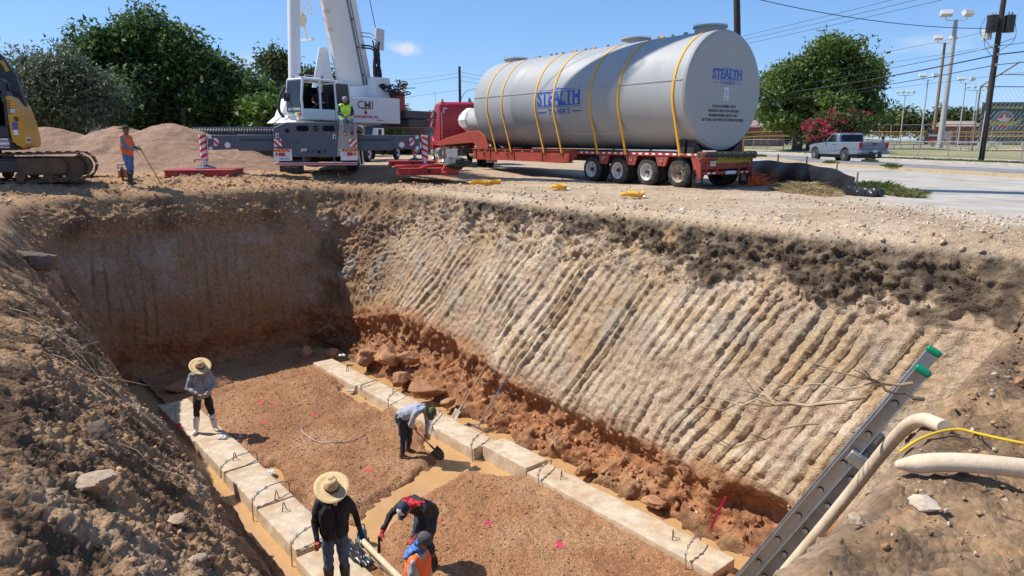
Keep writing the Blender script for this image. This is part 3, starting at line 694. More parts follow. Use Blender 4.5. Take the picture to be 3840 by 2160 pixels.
m_ = MB(); P_ = Vector(w3(11.98, 10.12, -4.0))-Vector(w3(12.46, 9.52, -5.4)); m_.tube([P_, P_*.5, P_*.04], .017, 8); m_.build('handle', mat('blue_handle', (.08, .19, .33), rough=.4, var=.2, vs=9, dirt=(.45, .36, .25), da=.5, ds=3), rk, smooth=True)
m_ = MB(); m_.bar((-.25, .28, .03), (.25, -.28, .03), .05, .06); m_.build('blade', mat('squeegee_rubber', (.06, .055, .05), rough=.8), rk, bevel=.006)
# loose wire curl on the gravel
m_ = MB(); pp = [(15.1, 6.3), (14.85, 6.05), (14.5, 5.98), (14.1, 6.0), (13.8, 6.1), (13.6, 6.3), (13.5, 6.6), (13.53, 6.96), (13.6, 7.1)]
pts = [(*XY(a, b), float(gravel_z(np.array([[a]]), np.array([[b]]))[0, 0])+.02) for a, b in pp]
def smooth_path(P, k=2):
    P = [Vector(p) for p in P]
    for _ in range(k):
        Q = [P[0]]
        for a, b in zip(P[:-1], P[1:]): Q += [a*.75+b*.25, a*.25+b*.75]
        P = Q+[P[-1]]
    return P
m_.tube(smooth_path(pts), .012, 6); tag(m_.build('loose_wire', mat('pale_wire', (.55, .47, .45), rough=.5, metal=.3), smooth=True), 'curved length of loose pale wire lying on the gravel', 'wire')
# survey flag on a wire stake
fl = thing('marker_flag', w3(16.72, 3.80, -5.5), 0, 'small pink marker flag on a thin stake beside the man in white boots', 'marker flag')
m_ = MB(); m_.cyl((0, 0, 0), (0, 0, .98), .006, n=5); m_.build('stake', STEEL, fl)
m_ = MB(); m_.sheet([(x_*.1, .02*math.sin(x_*5+z_), .45-z_*.15+.02*x_) for z_ in (0, 1) for x_ in (0, .4, .8, 1.2)], 4, 2); m_.build('flag', mat('flag_pink', (.85, .08, .16), rough=.6), fl)
# pump with discharge hose
pz = float(gravel_z(np.array([[9.9]]), np.array([[4.95]]))[0, 0])
pu = thing('sump_pump', w3(9.85, 4.98, -5.45), .5, 'small teal sump pump standing in the muddy channel', 'pump')
TEAL = mat('pump_teal', (.06, .22, .28), rough=.4, var=.2, vs=9, dirt=(.45, .30, .16), da=.5, ds=5)
m_ = MB(); m_.lathe([(.10, 0), (.11, .02), (.11, .16), (.09, .20), (.085, .34), (.06, .38), (0, .39)], n=16); m_.build('housing', TEAL, pu, smooth=True)
m_ = MB(); [m_.box((.115*math.cos(a), .115*math.sin(a), .1), (.012, .03, .16), rz=a) for a in np.linspace(0, 6.283, 10, endpoint=False)]; m_.build('strainer', mat('pump_black', (.03, .03, .035), rough=.5), pu)
m_ = MB(); m_.tube([(-.06, 0, .36), (-.05, 0, .46), (.05, 0, .46), (.06, 0, .36)], .011, 6); m_.build('handle', mat('pump_black', (.03, .03, .035)), pu, smooth=True)
HOSE = mat('cream_hose', (.66, .52, .36), rough=.75, var=.14, vs=9, dirt=(.48, .34, .20), da=.45, ds=3, bump=.3, bs=80)
m_ = MB(); hp = smooth_path([w3(9.75, 4.93, -5.22), w3(9.5, 4.87, -5.15), w3(9.0, 4.86, -5.17), w3(8.3, 4.86, -5.2), w3(7.2, 4.9, -5.22), w3(5.6, 5.1, -5.22), w3(4.6, 5.3, -5.2)])
m_.tube(hp, .05, 10); tag(m_.build('discharge_hose', HOSE, smooth=True), 'tan discharge hose running from the pump past the black-shirted man', 'hose')
m_ = MB(); hp = smooth_path([w3(9.82, 4.97, -5.1), w3(9.55, 4.74, -5.12), w3(9.1, 4.72, -5.14), w3(8.6, 4.76, -5.15), w3(7.5, 4.72, -5.15), w3(5.9, 4.8, -5.2)])
m_.tube(hp, .011, 6); tag(m_.build('power_cord', mat('dark_cord', (.10, .13, .14), rough=.6), smooth=True), 'dark power cord running from the pump beside the tan hose', 'cord')
# black plastic sheeting scraps by the blocks
PLAS = mat('black_plastic', (.02, .02, .023), rough=.28, var=.3, vs=9, bump=.6, bs=20)
def crumple(name, c, rx, ry, h, rz, label, cat, m, seed=0):
    n = 22; pts = []; Q = np.array([[i/4.+seed, j/4., seed] for j in range(n) for i in range(n)], np.float32); f = fbm(Q, 1.1, 3, seed)
    for j in range(n):
        for i in range(n):
            u, v = i/(n-1)*2-1, j/(n-1)*2-1; k = math.sqrt(min(1, max(0, 1-(u*u+v*v)*.6)))
            x, y = u*rx*(1+.25*f[j*n+i]), v*ry*(1+.25*f[(i*n+j)])
            pts.append((x*math.cos(rz)-y*math.sin(rz), x*math.sin(rz)+y*math.cos(rz), max(.004, h*(k*.5+.5*f[j*n+i])) if 0 < i < n-1 and 0 < j < n-1 else .0))
    b = MB(); b.sheet(pts, n, n); o = b.build(name, m, smooth=60); o.location = c
    so = o.modifiers.new('t', 'SOLIDIFY'); so.thickness = .004
    return tag(o, label, cat)
crumple('plastic_sheet', w3(9.35, 4.60, -5.14), .12, .42, .08, PIT_RZ, 'black plastic sheet tucked along the block beside the tan hose', 'plastic sheet', PLAS, 1)
crumple('plastic_sheet', w3(10.9, 4.68, -5.36), .07, .25, .06, PIT_RZ, 'black plastic strip at the block edge beyond the man in black', 'plastic sheet', PLAS, 2)
crumple('plastic_sheet', w3(17.4, 8.15, -5.36), .06, .45, .05, PIT_RZ, 'black plastic strip beside the far end of the longer row', 'plastic sheet', PLAS, 3)
WHT = mat('crumpled_paper', (.75, .74, .72), rough=.7, var=.1)
for k_, (a, b, z, lb) in enumerate([(19.0, 9.25, -5.05, 'white scrap of paper on the clay beside the far block'), (16.55, 8.28, -5.28, 'white cup lying by the second joint of the longer row'), (13.3, 4.72, -5.28, 'white rag at the edge of the gravel by the joint of the stained block'), (15.3, 4.4, -5.08, 'white crumpled rag on the stained block before the white boots'), (5.9, 9.75, -5.42, 'white paper ball in the mud by the clean grey block end'), (15.4, 4.8, -5.26, 'grey rag in the shade beside the stained block')]):
    crumple('litter', w3(a, b, z), .10, .07, .07, k_, lb, 'litter', WHT, 5+k_)
# ================================================================ people
SKIN = mat('skin', (.36, .19, .115), rough=.55, var=.08, vs=12)
SKIN2 = mat('skin_dark', (.22, .11, .065), rough=.55, var=.08, vs=12)
def capsule(b, a, c, r0, r1=None, n=10):
    r1 = r0 if r1 is None else r1; a, c = Vector(a), Vector(c)
    b.cyl(a, c, r0, r1, n); b.sph(a, r0, n, 6); b.sph(c, r1, n, 6)
def volume(name, pieces, vox, m, parent, smooth=6, fac=.5):
    b = MB()
    for p in pieces:
        if p[-1] == 'e': b.sph(p[0], 1, 14, 9, sc=p[1])          # (centre, radii, 'e')
        else: capsule(b, *p)
    me = b.mesh(name); o = link(name, me)
    r = o.modifiers.new('r', 'REMESH'); r.mode = 'VOXEL'; r.voxel_size = vox
    s = o.modifiers.new('s', 'SMOOTH'); s.iterations = smooth; s.factor = fac
    bpy.context.view_layer.update()
    me2 = bpy.data.meshes.new_from_object(o.evaluated_get(bpy.context.evaluated_depsgraph_get()))
    bpy.data.objects.remove(o); bpy.data.meshes.remove(me)
    me2.polygons.foreach_set('use_smooth', [True]*len(me2.polygons)); me2.name = name
    return link(name, me2, m, parent)
def wrinkle(o, f=9., a=.008, seed=0):
    me = o.data; n = len(me.vertices); P = np.empty(n*3, np.float32); me.vertices.foreach_get('co', P); P = P.reshape(-1, 3)
    N = np.empty(n*3, np.float32); me.vertices.foreach_get('normal', N); N = N.reshape(-1, 3)
    q = P*np.array([1, 1, .55], np.float32); d = fbm(q, f, 2, seed); d = np.abs(d)*2-.6
    me.vertices.foreach_set('co', (P+N*(a*d)[:, None]).ravel()); me.update()
BASE = dict(pel=(0, 0, .95), che=(0, .0, 1.30), nek=(0, .0, 1.47), hed=(0, .03, 1.615), face=(0, 1, 0), upv=(0, 0, 1),
            Lsh=(-.185, 0, 1.41), Lel=(-.25, -.02, 1.13), Lwr=(-.24, .10, .89), Rsh=(.185, 0, 1.41), Rel=(.25, -.02, 1.13), Rwr=(.24, .10, .89),
            Lhi=(-.095, 0, .92), Lkn=(-.11, .03, .50), Lan=(-.12, -.01, .09), Rhi=(.095, 0, .92), Rkn=(.11, .03, .50), Ran=(.12, -.01, .09),
            Lft=(0, 1, 0), Rft=(0, 1, 0))
def hand_pieces(w, e, grip=0., side=1):
    """palm and five fingers at wrist w, forearm coming from e"""
    w, e = Vector(w), Vector(e); d = (w-e).normalized(); x = d.cross(V(0, 0, 1)) if abs(d.z) < .9 else d.cross(V(0, 1, 0)); x = x.normalized()*side; n = x.cross(d)
    pc = []; pm = w+d*.06
    for u in (-.024, 0, .024): pc.append((w+x*u*.7, w+d*.09+x*u, .016, .015))
    for i, (u, ln) in enumerate(((-.033, .055), (-.011, .068), (.011, .072), (.033, .062))):
        a = w+d*.095+x*u; b = a+(d*math.cos(grip*.7)+n*math.sin(grip*.7))*ln*.55; c = b+(d*math.cos(grip*1.6)+n*math.sin(grip*1.6))*ln*.5
        pc += [(a, b, .0095, .009), (b, c, .009, .0075)]
    a = w+d*.035+x*.03; b = a+(d*.7+x*.7+n*.3*grip).normalized()*.04; c = b+(d*.9+n*.5*grip).normalized()*.03
    pc += [(a, b, .012, .010), (b, c, .010, .008)]
    return pc
def person(loc, rz, label, J, shirt=None, sleeve=1., trousers=None, boots=None, bootz=.16, skin=None, glove=None, fat=1., vest=None, vox=.0135, tuck=.0, tall=1., grip=(.9, .9)):
    o = thing('person', loc, rz, label, 'person'); o.scale = (tall,)*3
    j = dict(BASE); j.update(J); j = {k: Vector(v) for k, v in j.items()}
    sk = skin or SKIN; fw = j['face'].normalized(); up = j['upv'].normalized(); rt = fw.cross(up).normalized(); hd = j['hed']
    def H(x, y, z): return hd+rt*x+fw*y+up*z
    xl = (j['Rsh']-j['Lsh']).normalized(); sp = (j['che']-j['pel']).normalized(); ft = xl.cross(sp)*-1
    torso = lambda e: [(j['pel']-xl*.06*fat, j['che']-xl*.075*fat-sp*.02, (.112+e)*fat, (.118+e)*fat), (j['pel']+xl*.06*fat, j['che']+xl*.075*fat-sp*.02, (.112+e)*fat, (.118+e)*fat),
                       (j['Lsh']+xl*.03, j['che']-xl*.05, .062+e, .10+e), (j['Rsh']-xl*.03, j['che']+xl*.05, .062+e, .10+e), (j['Lsh']+xl*.04, j['nek']-sp*.03, .058+e, .055+e), (j['Rsh']-xl*.04, j['nek']-sp*.03, .058+e, .055+e)]
    arm = lambda s, e, k: [(j[s+'sh'], j[s+'el'], .054+e, .043+e)]+([(j[s+'el'], j[s+'el'].lerp(j[s+'wr'], k), .042+e, (.042-.014*k)+e)] if k > 0 else [])
    leg = lambda s, e, f: [(j[s+'hi'], j[s+'kn'], .085+e, .060+e), (j[s+'kn'], j[s+'kn'].lerp(j[s+'an'], f), .057+e, (.057-.018*f)+e), (j['pel'], j[s+'hi'], .10+e, .088+e)]
    body = torso(0)+arm('L', 0, 1)+arm('R', 0, 1)+leg('L', 0, 1)+leg('R', 0, 1)
    body += [(j['nek']-sp*.03, hd-up*.05, .056, .052), (H(0, -.005, .025), Vector((.078, .095, .105)), 'e'), (H(0, .03, -.055), H(0, .055, -.085), .05, .034), (H(0, .09, -.005), H(0, .105, -.035), .010, .015),
             (H(-.078, 0, .0), H(-.08, -.005, -.03), .012, .009), (H(.078, 0, .0), H(.08, -.005, -.03), .012, .009), (H(-.03, .082, .02), H(.03, .082, .02), .012), (H(-.018, .09, -.066), H(.018, .09, -.066), .008)]
    if not glove: body += hand_pieces(j['Lwr'], j['Lel'], grip[0], 1)+hand_pieces(j['Rwr'], j['Rel'], grip[1], -1)
    for s in 'LR':
        f = j[s+'ft'].normalized(); a = j[s+'an']; body.append((a-V(0, 0, .04), a+f*.15-V(0, 0, .05), .036, .03))
    volume('body', body, vox, sk, o, 5)
    for x in (-1, 1):
        m = MB(); m.sph(H(x*.031, .088, .005), .011, 8, 6); m.build('eye', mat('eye_dark', (.03, .025, .02), rough=.2), o, smooth=True)
    if glove:
        g = volume('glove', hand_pieces(j['Lwr'], j['Lel'], grip[0], 1)+[(j['Lwr'], j['Lwr'].lerp(j['Lel'], .18), .036, .042)], .009, glove, o, 2); g2 = volume('glove', hand_pieces(j['Rwr'], j['Rel'], grip[1], -1)+[(j['Rwr'], j['Rwr'].lerp(j['Rel'], .18), .036, .042)], .009, glove, o, 2)
    if trousers:
        q = volume('trousers', leg('L', .018, .86 if bootz < .2 else .45)+leg('R', .018, .86 if bootz < .2 else .45)+[(j['pel']-xl*.05, j['pel']+xl*.05, .122*fat, .122*fat)], .017, trousers, o, 3); wrinkle(q, 8, .019, 3)
    if shirt:
        q = volume('shirt', torso(.018)+arm('L', .016, sleeve)+arm('R', .016, sleeve)+[(j['pel']-xl*.06*fat-sp*tuck, j['che']-xl*.06*fat, .128*fat, .128*fat), (j['pel']+xl*.06*fat-sp*tuck, j['che']+xl*.06*fat, .128*fat, .128*fat)], .017, shirt, o, 3); wrinkle(q, 7, .018, 7)
    if vest:
        q = volume('vest', [(a, b, r+.030, s+.030) for a, b, r, s in torso(0)[:4]]+[(j['Lsh']+xl*.06, j['nek']-sp*.05, .085, .07), (j['Rsh']-xl*.06, j['nek']-sp*.05, .085, .07)], .017, vest, o, 3); wrinkle(q, 6, .008, 12)
    if boots:
        for s in 'LR':
            f = j[s+'ft'].normalized(); a = j[s+'an']; k = j[s+'kn']; up_ = (k-a).normalized()
            hi = a+up_*(bootz-.09); pc = [(a, hi, .060, .084 if bootz > .2 else .058), (a-V(0, 0, .045)-f*.03, a+f*.08-V(0, 0, .045), .045, .046), (a+f*.08-V(0, 0, .045), a+f*.165-V(0, 0, .052), .046, .037)]
            volume('boot', pc, .015, boots, o, 3)
    o['_j'] = 0; del o['_j']
    return o, H, j
def orient(H):
    c = H(0, 0, 0); return Matrix((H(1, 0, 0)-c, H(0, 1, 0)-c, H(0, 0, 1)-c)).transposed(), c
STRAW = mat('woven_straw', (.72, .52, .27), rough=.8, var=.16, vs=30, bump=.7, bs=110, stretch=(1, 1, 3))
BAND = mat('hat_band', (.035, .035, .045), rough=.8, var=.5, vs=25)
def straw_hat(o, H, r=.23, tilt=0, top=.15, z0=.055, band=BAND):
    M, c = orient(H); T = M @ Matrix.Rotation(tilt, 3, 'X'); n = 40; pts = []; rows = [(.105, .0), (.13, -.012), (.17, -.018), (.205, -.012), (r, .004)]
    b = MB()
    vs = []
    for rr, z in rows:
        for i in range(n):
            a = 6.2832*i/n; k = 1+.0*math.sin(a); vs.append(c+T @ V(rr*.95*math.cos(a), rr*1.06*math.sin(a), z0+z+.012*math.cos(2*a)*(rr/r)**2))
    prof = [(.105, .0), (.104, .05), (.098, .10), (.085, .135), (.05, .15), (.0, .135)]
    b.add(vs, [(j*n+i, j*n+(i+1) % n, (j+1)*n+(i+1) % n, (j+1)*n+i) for j in range(len(rows)-1) for i in range(n)])
    vs = []; n2 = 28
    for rr, z in prof:
        for i in range(n2):
            a = 6.2832*i/n2; pinch = 1-.22*max(0, (z-.07)/.08)*abs(math.sin(a)) if math.sin(a) > 0 else 1
            vs.append(c+T @ V(rr*.93*math.cos(a)*(1-.18*max(0, z-.07)/.08), rr*1.1*math.sin(a)*pinch, z0+z*top/.15-(.02*abs(math.cos(a))**6 if rr < .06 else 0)))
    b.add(vs, [(j*n2+i, j*n2+(i+1) % n2, (j+1)*n2+(i+1) % n2, (j+1)*n2+i) for j in range(len(prof)-1) for i in range(n2)])
    h = b.build('straw_hat', STRAW, o, smooth=60, fix=False); so = h.modifiers.new('t', 'SOLIDIFY'); so.thickness = .006
    b = MB(); vs = []
    for z in (.004, .042):
        for i in range(n2):
            a = 6.2832*i/n2; vs.append(c+T @ V(.110*.94*math.cos(a), .110*1.09*math.sin(a), z0+z))
    b.add(vs, [(i, (i+1) % n2, n2+(i+1) % n2, n2+i) for i in range(n2)]); b.build('hat_band', band, h, smooth=True)
def cap(o, H, m, visor, back=False, white=None):
    M, c = orient(H); b = MB(); n = 24; rows = [(.099, .03), (.101, .065), (.095, .10), (.072, .132), (.035, .147), (0, .15)]
    vs = [c+M @ V(r_*.88*math.cos(6.2832*i/n), -.005+r_*1.04*math.sin(6.2832*i/n), z) for r_, z in rows for i in range(n)]
    fs = [(j*n+i, j*n+(i+1) % n, (j+1)*n+(i+1) % n, (j+1)*n+i) for j in range(len(rows)-1) for i in range(n)]
    b.add(vs, fs); h = b.build('cap', m, o, smooth=True, fix=False)
    if white:
        b = MB(); vs = [c+M @ V((r_*.88+.004)*math.cos(a), -.005+(r_*1.04+.004)*math.sin(a), z+.002) for r_, z in rows[:5] for a in np.linspace(.75, 2.39, 9)]
        b.sheet(vs, 9, 5); b.build('cap_panel', white, h, smooth=True, fix=False)
    b = MB(); s = -1 if back else 1; pts = []
    for j in range(5):
        for i in range(9):
            a = (i/8-.5)*2.0; rr = 1+j/4*.75*math.cos(a*.8); pts.append(c+M @ V(.088*math.sin(a)*(1+.12*j/4), s*(.098*math.cos(a)*rr+.0), .036-.022*(j/4)-.012*a*a))
    b.sheet(pts, 9, 5); v = b.build('visor', visor, h, smooth=True, fix=False); so = v.modifiers.new('t', 'SOLIDIFY'); so.thickness = .005
def cloth_shape(name, o, m, pieces, vox=.011, a=.012, f=11):
    q = volume(name, pieces, vox, m, o, 3); wrinkle(q, f, a, 21); return q
def camo_mat(name):
    m = mat(name, (.10, .115, .055), rough=.9, var=.35, vs=11, dirt=(.03, .035, .02), da=.7, ds=9); return m
DENIM = mat('denim', (.075, .125, .21), rough=.85, var=.3, vs=10, bump=.3, bs=90, dirt=(.22, .19, .16), da=.4, ds=4)
BLACKC = mat('black_cloth', (.022, .022, .026), rough=.85, var=.3, vs=9, bump=.3, bs=70)
GREYS = mat('grey_shirt', (.30, .31, .33), rough=.85, var=.14, vs=8, bump=.3, bs=60, dirt=(.22, .215, .22), da=.3, ds=3)
BLUEG = mat('bluegrey_shirt', (.33, .37, .45), rough=.85, var=.12, vs=8, bump=.3, bs=60)
RUBW = mat('white_rubber', (.74, .70, .62), rough=.5, var=.08, vs=8, dirt=(.50, .40, .28), da=.4, ds=5)
RUBK = mat('black_rubber', (.025, .023, .022), rough=.5, var=.3, vs=8, dirt=(.25, .17, .10), da=.5, ds=5)
BROWN = mat('brown_shoe', (.10, .065, .045), rough=.8, var=.3, vs=9, dirt=(.35, .23, .13), da=.5, ds=6)
ORV = mat('orange_vest', (.95, .16, .035), rough=.7, var=.08, vs=9, bump=.2, bs=50)
LIME = mat('lime_vest', (.55, .95, .06), rough=.7, var=.08, vs=9, bump=.2, bs=50)
# --- man in straw hat and white boots
p, H, j = person(w3(16.05, 4.26, ZT-.05), R(-150), 'person in a straw hat, grey shirt and white rubber boots looking at his hands',
    dict(face=(-.08, .86, -.5), upv=(0, .5, .86), hed=(-.01, .07, 1.60), Lel=(-.30, .02, 1.12), Lwr=(-.08, .26, 1.03), Rel=(.30, .02, 1.12), Rwr=(.10, .26, 1.03), Lan=(-.20, .0, .09), Ran=(.20, -.04, .09), Lkn=(-.15, .03, .5), Rkn=(.16, .02, .5), Lft=(-.3, .9, 0), Rft=(.45, .85, 0), che=(0, -.01, 1.3)),
    GREYS, .93, BLACKC, RUBW, .40, fat=1.1)
straw_hat(p, H, .25, 0, .16)
m_ = MB(); m_.box((.02, .34, 1.03), (.075, .014, .04), rz=.2); tag(m_.build('phone', mat('phone_silver', (.5, .52, .55), rough=.3, metal=.4), None, bevel=.004), 'small silver phone held by the man in white boots', 'phone').matrix_world = Matrix.Translation(w3(16.05, 4.26, ZT-.05)) @ Matrix.Rotation(R(-150), 4, 'Z')
# --- man stooping with a shovel
gzv = lambda s, t: float(gravel_z(np.array([[float(s)]]), np.array([[float(t)]]))[0, 0])
SX, SY = XY(12.05, 7.3)
p, H, j = person((SX, SY, gzv(12.05, 7.3)-.01), R(-112), 'person in blue-grey shirt and camouflage hat stooping over a shovel',
    dict(pel=(0, -.10, .95), che=(0, .26, 1.12), nek=(0, .42, 1.15), hed=(0, .56, 1.10), face=(0, .35, -.94), upv=(0, .94, .35), Lsh=(-.18, .33, 1.13), Rsh=(.18, .33, 1.13),
         Lel=(-.20, .40, .84), Lwr=(-.05, .45, .60), Rel=(.24, .22, .86), Rwr=(.09, .22, .76), Lhi=(-.10, -.1, .92), Rhi=(.10, -.1, .92), Lkn=(-.13, -.02, .50), Rkn=(.13, -.02, .50), Lan=(-.16, -.10, .09), Ran=(.16, -.06, .09)),
    BLUEG, .95, mat('navy_trousers', (.02, .028, .05), rough=.85, var=.3, vs=9, bump=.3), BROWN, .15, skin=SKIN, fat=1.0)
CAMO = camo_mat('camo_cloth')
M_h, c_h = orient(H); m_ = MB(); n_ = 26; rows_ = [(.17, .02), (.135, .035), (.102, .05), (.10, .09), (.09, .13), (.05, .15), (0, .152)]
m_.add([c_h+M_h @ V(r_*.93*math.cos(6.2832*i/n_), r_*1.05*math.sin(6.2832*i/n_), z_) for r_, z_ in rows_ for i in range(n_)], [(a*n_+i, a*n_+(i+1) % n_, (a+1)*n_+(i+1) % n_, (a+1)*n_+i) for a in range(6) for i in range(n_)])
m_.build('sun_hat', CAMO, p, smooth=60, fix=False)
cloth_shape('neck_flap', p, CAMO, [(H(-.06, -.08, .02), H(.06, -.08, .02), .035, .035), (H(-.07, -.09, -.03), H(.07, -.09, -.03), .03, .03), (H(-.06, -.10, -.10), H(.06, -.10, -.10), .022, .022)])
m_ = MB(); m_.box((-.15, -.1, .99), (.05, .16, .09), rz=.2); m_.build('tool_pouch', mat('pouch_black', (.02, .02, .02), rough=.6), p, bevel=.012)
ms_ = Matrix.Translation((SX, SY, gzv(12.05, 7.3))) @ Matrix.Rotation(R(-112), 4, 'Z')
shovel('shovel', ms_ @ V(.16, .10, .86), ms_ @ V(-.06, .62, .23), 'black-bladed shovel in the hands of the stooping man', WOOD, IRON, .30, .23, up=ms_.to_3x3() @ V(0, -.8, .5))
# --- man in black tee and straw hat
p, H, j = person(w3(8.75, 3.98, ZT-.05), R(-168), 'person in a black shirt, wide straw hat and blue gloves standing on the concrete block',
    dict(face=(-.1, .93, -.3), upv=(0, .3, .95), Lel=(-.30, -.10, 1.14), Lwr=(-.36, -.02, .90), Rel=(.27, .02, 1.13), Rwr=(.24, .14, .92)),
    BLACKC, .02, DENIM, RUBK, .36, glove=mat('blue_glove', (.03, .05, .12), rough=.8, var=.2), fat=1.12, tall=1.03)
j_ = j
for q_ in 'LR': volume('arm_sleeve', [(j[q_+'sh'].lerp(j[q_+'el'], .5), j[q_+'el'], .060, .052), (j[q_+'el'], j[q_+'wr'], .052, .038)], .012, mat('sleeve_black', (.008, .008, .009), rough=.7), p, 3)
for q_ in 'LR': volume('tee_sleeve', [(j[q_+'sh'], j[q_+'sh'].lerp(j[q_+'el'], .52), .074, .080)], .012, BLACKC, p, 3)
cloth_shape('neck_gaiter', p, mat('pale_gaiter', (.62, .55, .53), rough=.85, var=.1), [(H(0, .03, -.06), H(0, .02, -.15), .08, .09), (H(-.02, .07, -.12), H(-.03, .13, -.26), .06, .025)])
straw_hat(p, H, .265, R(-6), .17)
m_ = MB(); m_.lathe([(.032, 0), (.036, .04), (.038, .11), (.0, .11)], (0, 0, 0), 14); cu_ = m_.build('cup', mat('cup_red', (.45, .12, .05), rough=.4, var=.2), None, smooth=True)
cu_.matrix_world = Matrix.Translation(w3(8.75, 3.98, ZT-.05)) @ Matrix.Rotation(R(-168), 4, 'Z') @ Matrix.Translation((.24*1.03, .22*1.03, .80*1.03)); tag(cu_, 'small reddish cup in the glove of the man in black', 'cup')
# --- man bending, red bandana
RED = mat('red_bandana', (.50, .02, .035), rough=.8, var=.25, vs=16, dirt=(.75, .55, .55), da=.12, ds=30)
REDG = mat('red_glove', (.42, .03, .03), rough=.7, var=.2, vs=12)
p, H, j = person((-1.42, 9.86, gzv(S_(-1.42, 9.86), T_(-1.42, 9.86))), R(150), 'person in black with a red bandana and red gloves bending over a tool',
    dict(pel=(0, -.12, .93), che=(0, .16, 1.16), nek=(0, .31, 1.23), hed=(-.02, .46, 1.25), face=(.05, .62, -.78), upv=(0, .78, .62), Lsh=(-.19, .22, 1.20), Rsh=(.19, .22, 1.20), Lel=(-.30, .30, .95), Lwr=(-.17, .42, .78),
         Rel=(.30, .42, 1.06), Rwr=(.30, .62, .86), Lhi=(-.1, -.12, .9), Rhi=(.1, -.12, .9), Lkn=(-.13, .05, .5), Rkn=(.13, .05, .5), Lan=(-.15, -.08, .09), Ran=(.15, -.05, .09)),
    mat('black_longsleeve', (.028, .024, .028), rough=.85, var=.3, vs=9, bump=.3), .95, mat('dark_jeans', (.03, .05, .085), rough=.85, var=.3, vs=9), RUBK, .2, glove=REDG, fat=1.08)
NAVY = mat('navy_cap', (.02, .028, .07), rough=.8, var=.25, vs=14); cap(p, H, NAVY, mat('navy_visor', (.025, .03, .045), rough=.8), white=mat('white_panel', (.72, .72, .74), rough=.8))
cloth_shape('bandana', p, RED, [(H(-.055, -.075, .02), H(.055, -.075, .02), .05, .05), (H(-.09, -.10, -.05), H(.09, -.10, -.05), .045, .045), (H(-.13, -.15, -.15), H(.13, -.15, -.15), .04, .04), (H(-.13, -.18, -.24), H(.15, -.18, -.24), .032, .032), (H(-.08, -.19, -.33), H(.13, -.19, -.33), .022, .022)], a=.02)
mr_ = Matrix.Translation((-1.42, 9.86, gzv(S_(-1.42, 9.86), T_(-1.42, 9.86)))) @ Matrix.Rotation(R(150), 4, 'Z')
g_ = thing('trowel', mr_ @ V(.31, .70, .72), 0, 'short black hand tool gripped in the red glove of the bending man', 'hand tool')
m_ = MB(); m_.cyl((0, 0, .1), (.0, -.02, -.02), .018, n=8); m_.build('grip', RUBK, g_, smooth=True); m_ = MB(); m_.box((0, -.03, -.09), (.05, .02, .15)); m_.build('blade', IRON, g_, bevel=.004)
# --- man in orange vest with blue bandana (lower edge of the picture)
BLUB = mat('blue_bandana', (.06, .19, .55), rough=.8, var=.2, vs=16, dirt=(.75, .80, .88), da=.34, ds=24)
p, H, j = person((-1.24, 8.02, gzv(S_(-1.24, 8.02), T_(-1.24, 8.02))), R(-100), 'person in an orange vest with a blue bandana under a grey cap',
    dict(face=(0, .9, -.42), upv=(0, .42, .9), hed=(0, .08, 1.60), nek=(0, .03, 1.47)), mat('dull_shirt', (.40, .40, .40), rough=.85, var=.15), .9, DENIM, RUBK, .36, vest=ORV, fat=1.1)
cap(p, H, mat('grey_cap', (.085, .08, .09), rough=.85, var=.2, vs=14), mat('dark_visor', (.03, .03, .035), rough=.8))
cloth_shape('bandana', p, BLUB, [(H(-.055, -.06, -.01), H(.055, -.06, -.01), .05, .05), (H(-.08, -.03, -.07), H(.08, -.03, -.07), .045, .045), (H(-.10, -.08, -.16), H(.10, -.08, -.16), .045, .045), (H(-.11, -.12, -.25), H(.11, -.12, -.25), .035, .035), (H(-.03, .05, -.10), H(.03, .05, -.10), .045, .045)], a=.02)
# --- man on the far rim
HX, HY = -11.69, 21.15; HZ = G(HX, HY)+.02
p, H, j = person((HX, HY, HZ), R(-96), 'person in orange vest and brown brimmed hat holding a yellow rod at the rim',
    dict(face=(.12, 1, -.05), Rel=(.26, .06, 1.16), Rwr=(.18, .32, 1.05), Lel=(-.27, .03, 1.14), Lwr=(-.12, .30, 1.06), Lan=(-.09, -.09, .09), Ran=(.13, .08, .09), Lkn=(-.1, -.0, .5), Rkn=(.12, .08, .5)),
    mat('slate_shirt', (.17, .21, .26), rough=.85, var=.12, bump=.3), .93, mat('blue_jeans', (.09, .17, .32), rough=.85, var=.25, vs=10, bump=.3), RUBK, .40, vest=ORV, skin=SKIN2, fat=1.0)
M_h, c_h = orient(H); m_ = MB(); n_ = 26; rows_ = [(.20, .045), (.155, .035), (.105, .045), (.10, .09), (.095, .125), (.05, .145), (0, .14)]
m_.add([c_h+M_h @ V(r_*.95*math.cos(6.2832*i/n_), r_*1.06*math.sin(6.2832*i/n_), z_+(.035*math.cos(6.2832*i/n_)**2 if r_ > .14 else 0)) for r_, z_ in rows_ for i in range(n_)], [(a*n_+i, a*n_+(i+1) % n_, (a+1)*n_+(i+1) % n_, (a+1)*n_+i) for a in range(6) for i in range(n_)])
m_.build('brimmed_hat', mat('brown_hat', (.09, .06, .04), rough=.9, var=.4, vs=12), p, smooth=60, fix=False)
rd = thing('measuring_rod', (HX+.98, HY-.05, HZ-.05), 0, 'yellow measuring rod leaning from the hand of the man on the rim', 'rod')
m_ = MB(); m_.cyl((0, 0, 0), (-.66, .12, 1.22), .018, .016, 8); m_.build('rod', mat('yellow_rod', (.52, .36, .06), rough=.6, var=.3, vs=9), rd, smooth=True)
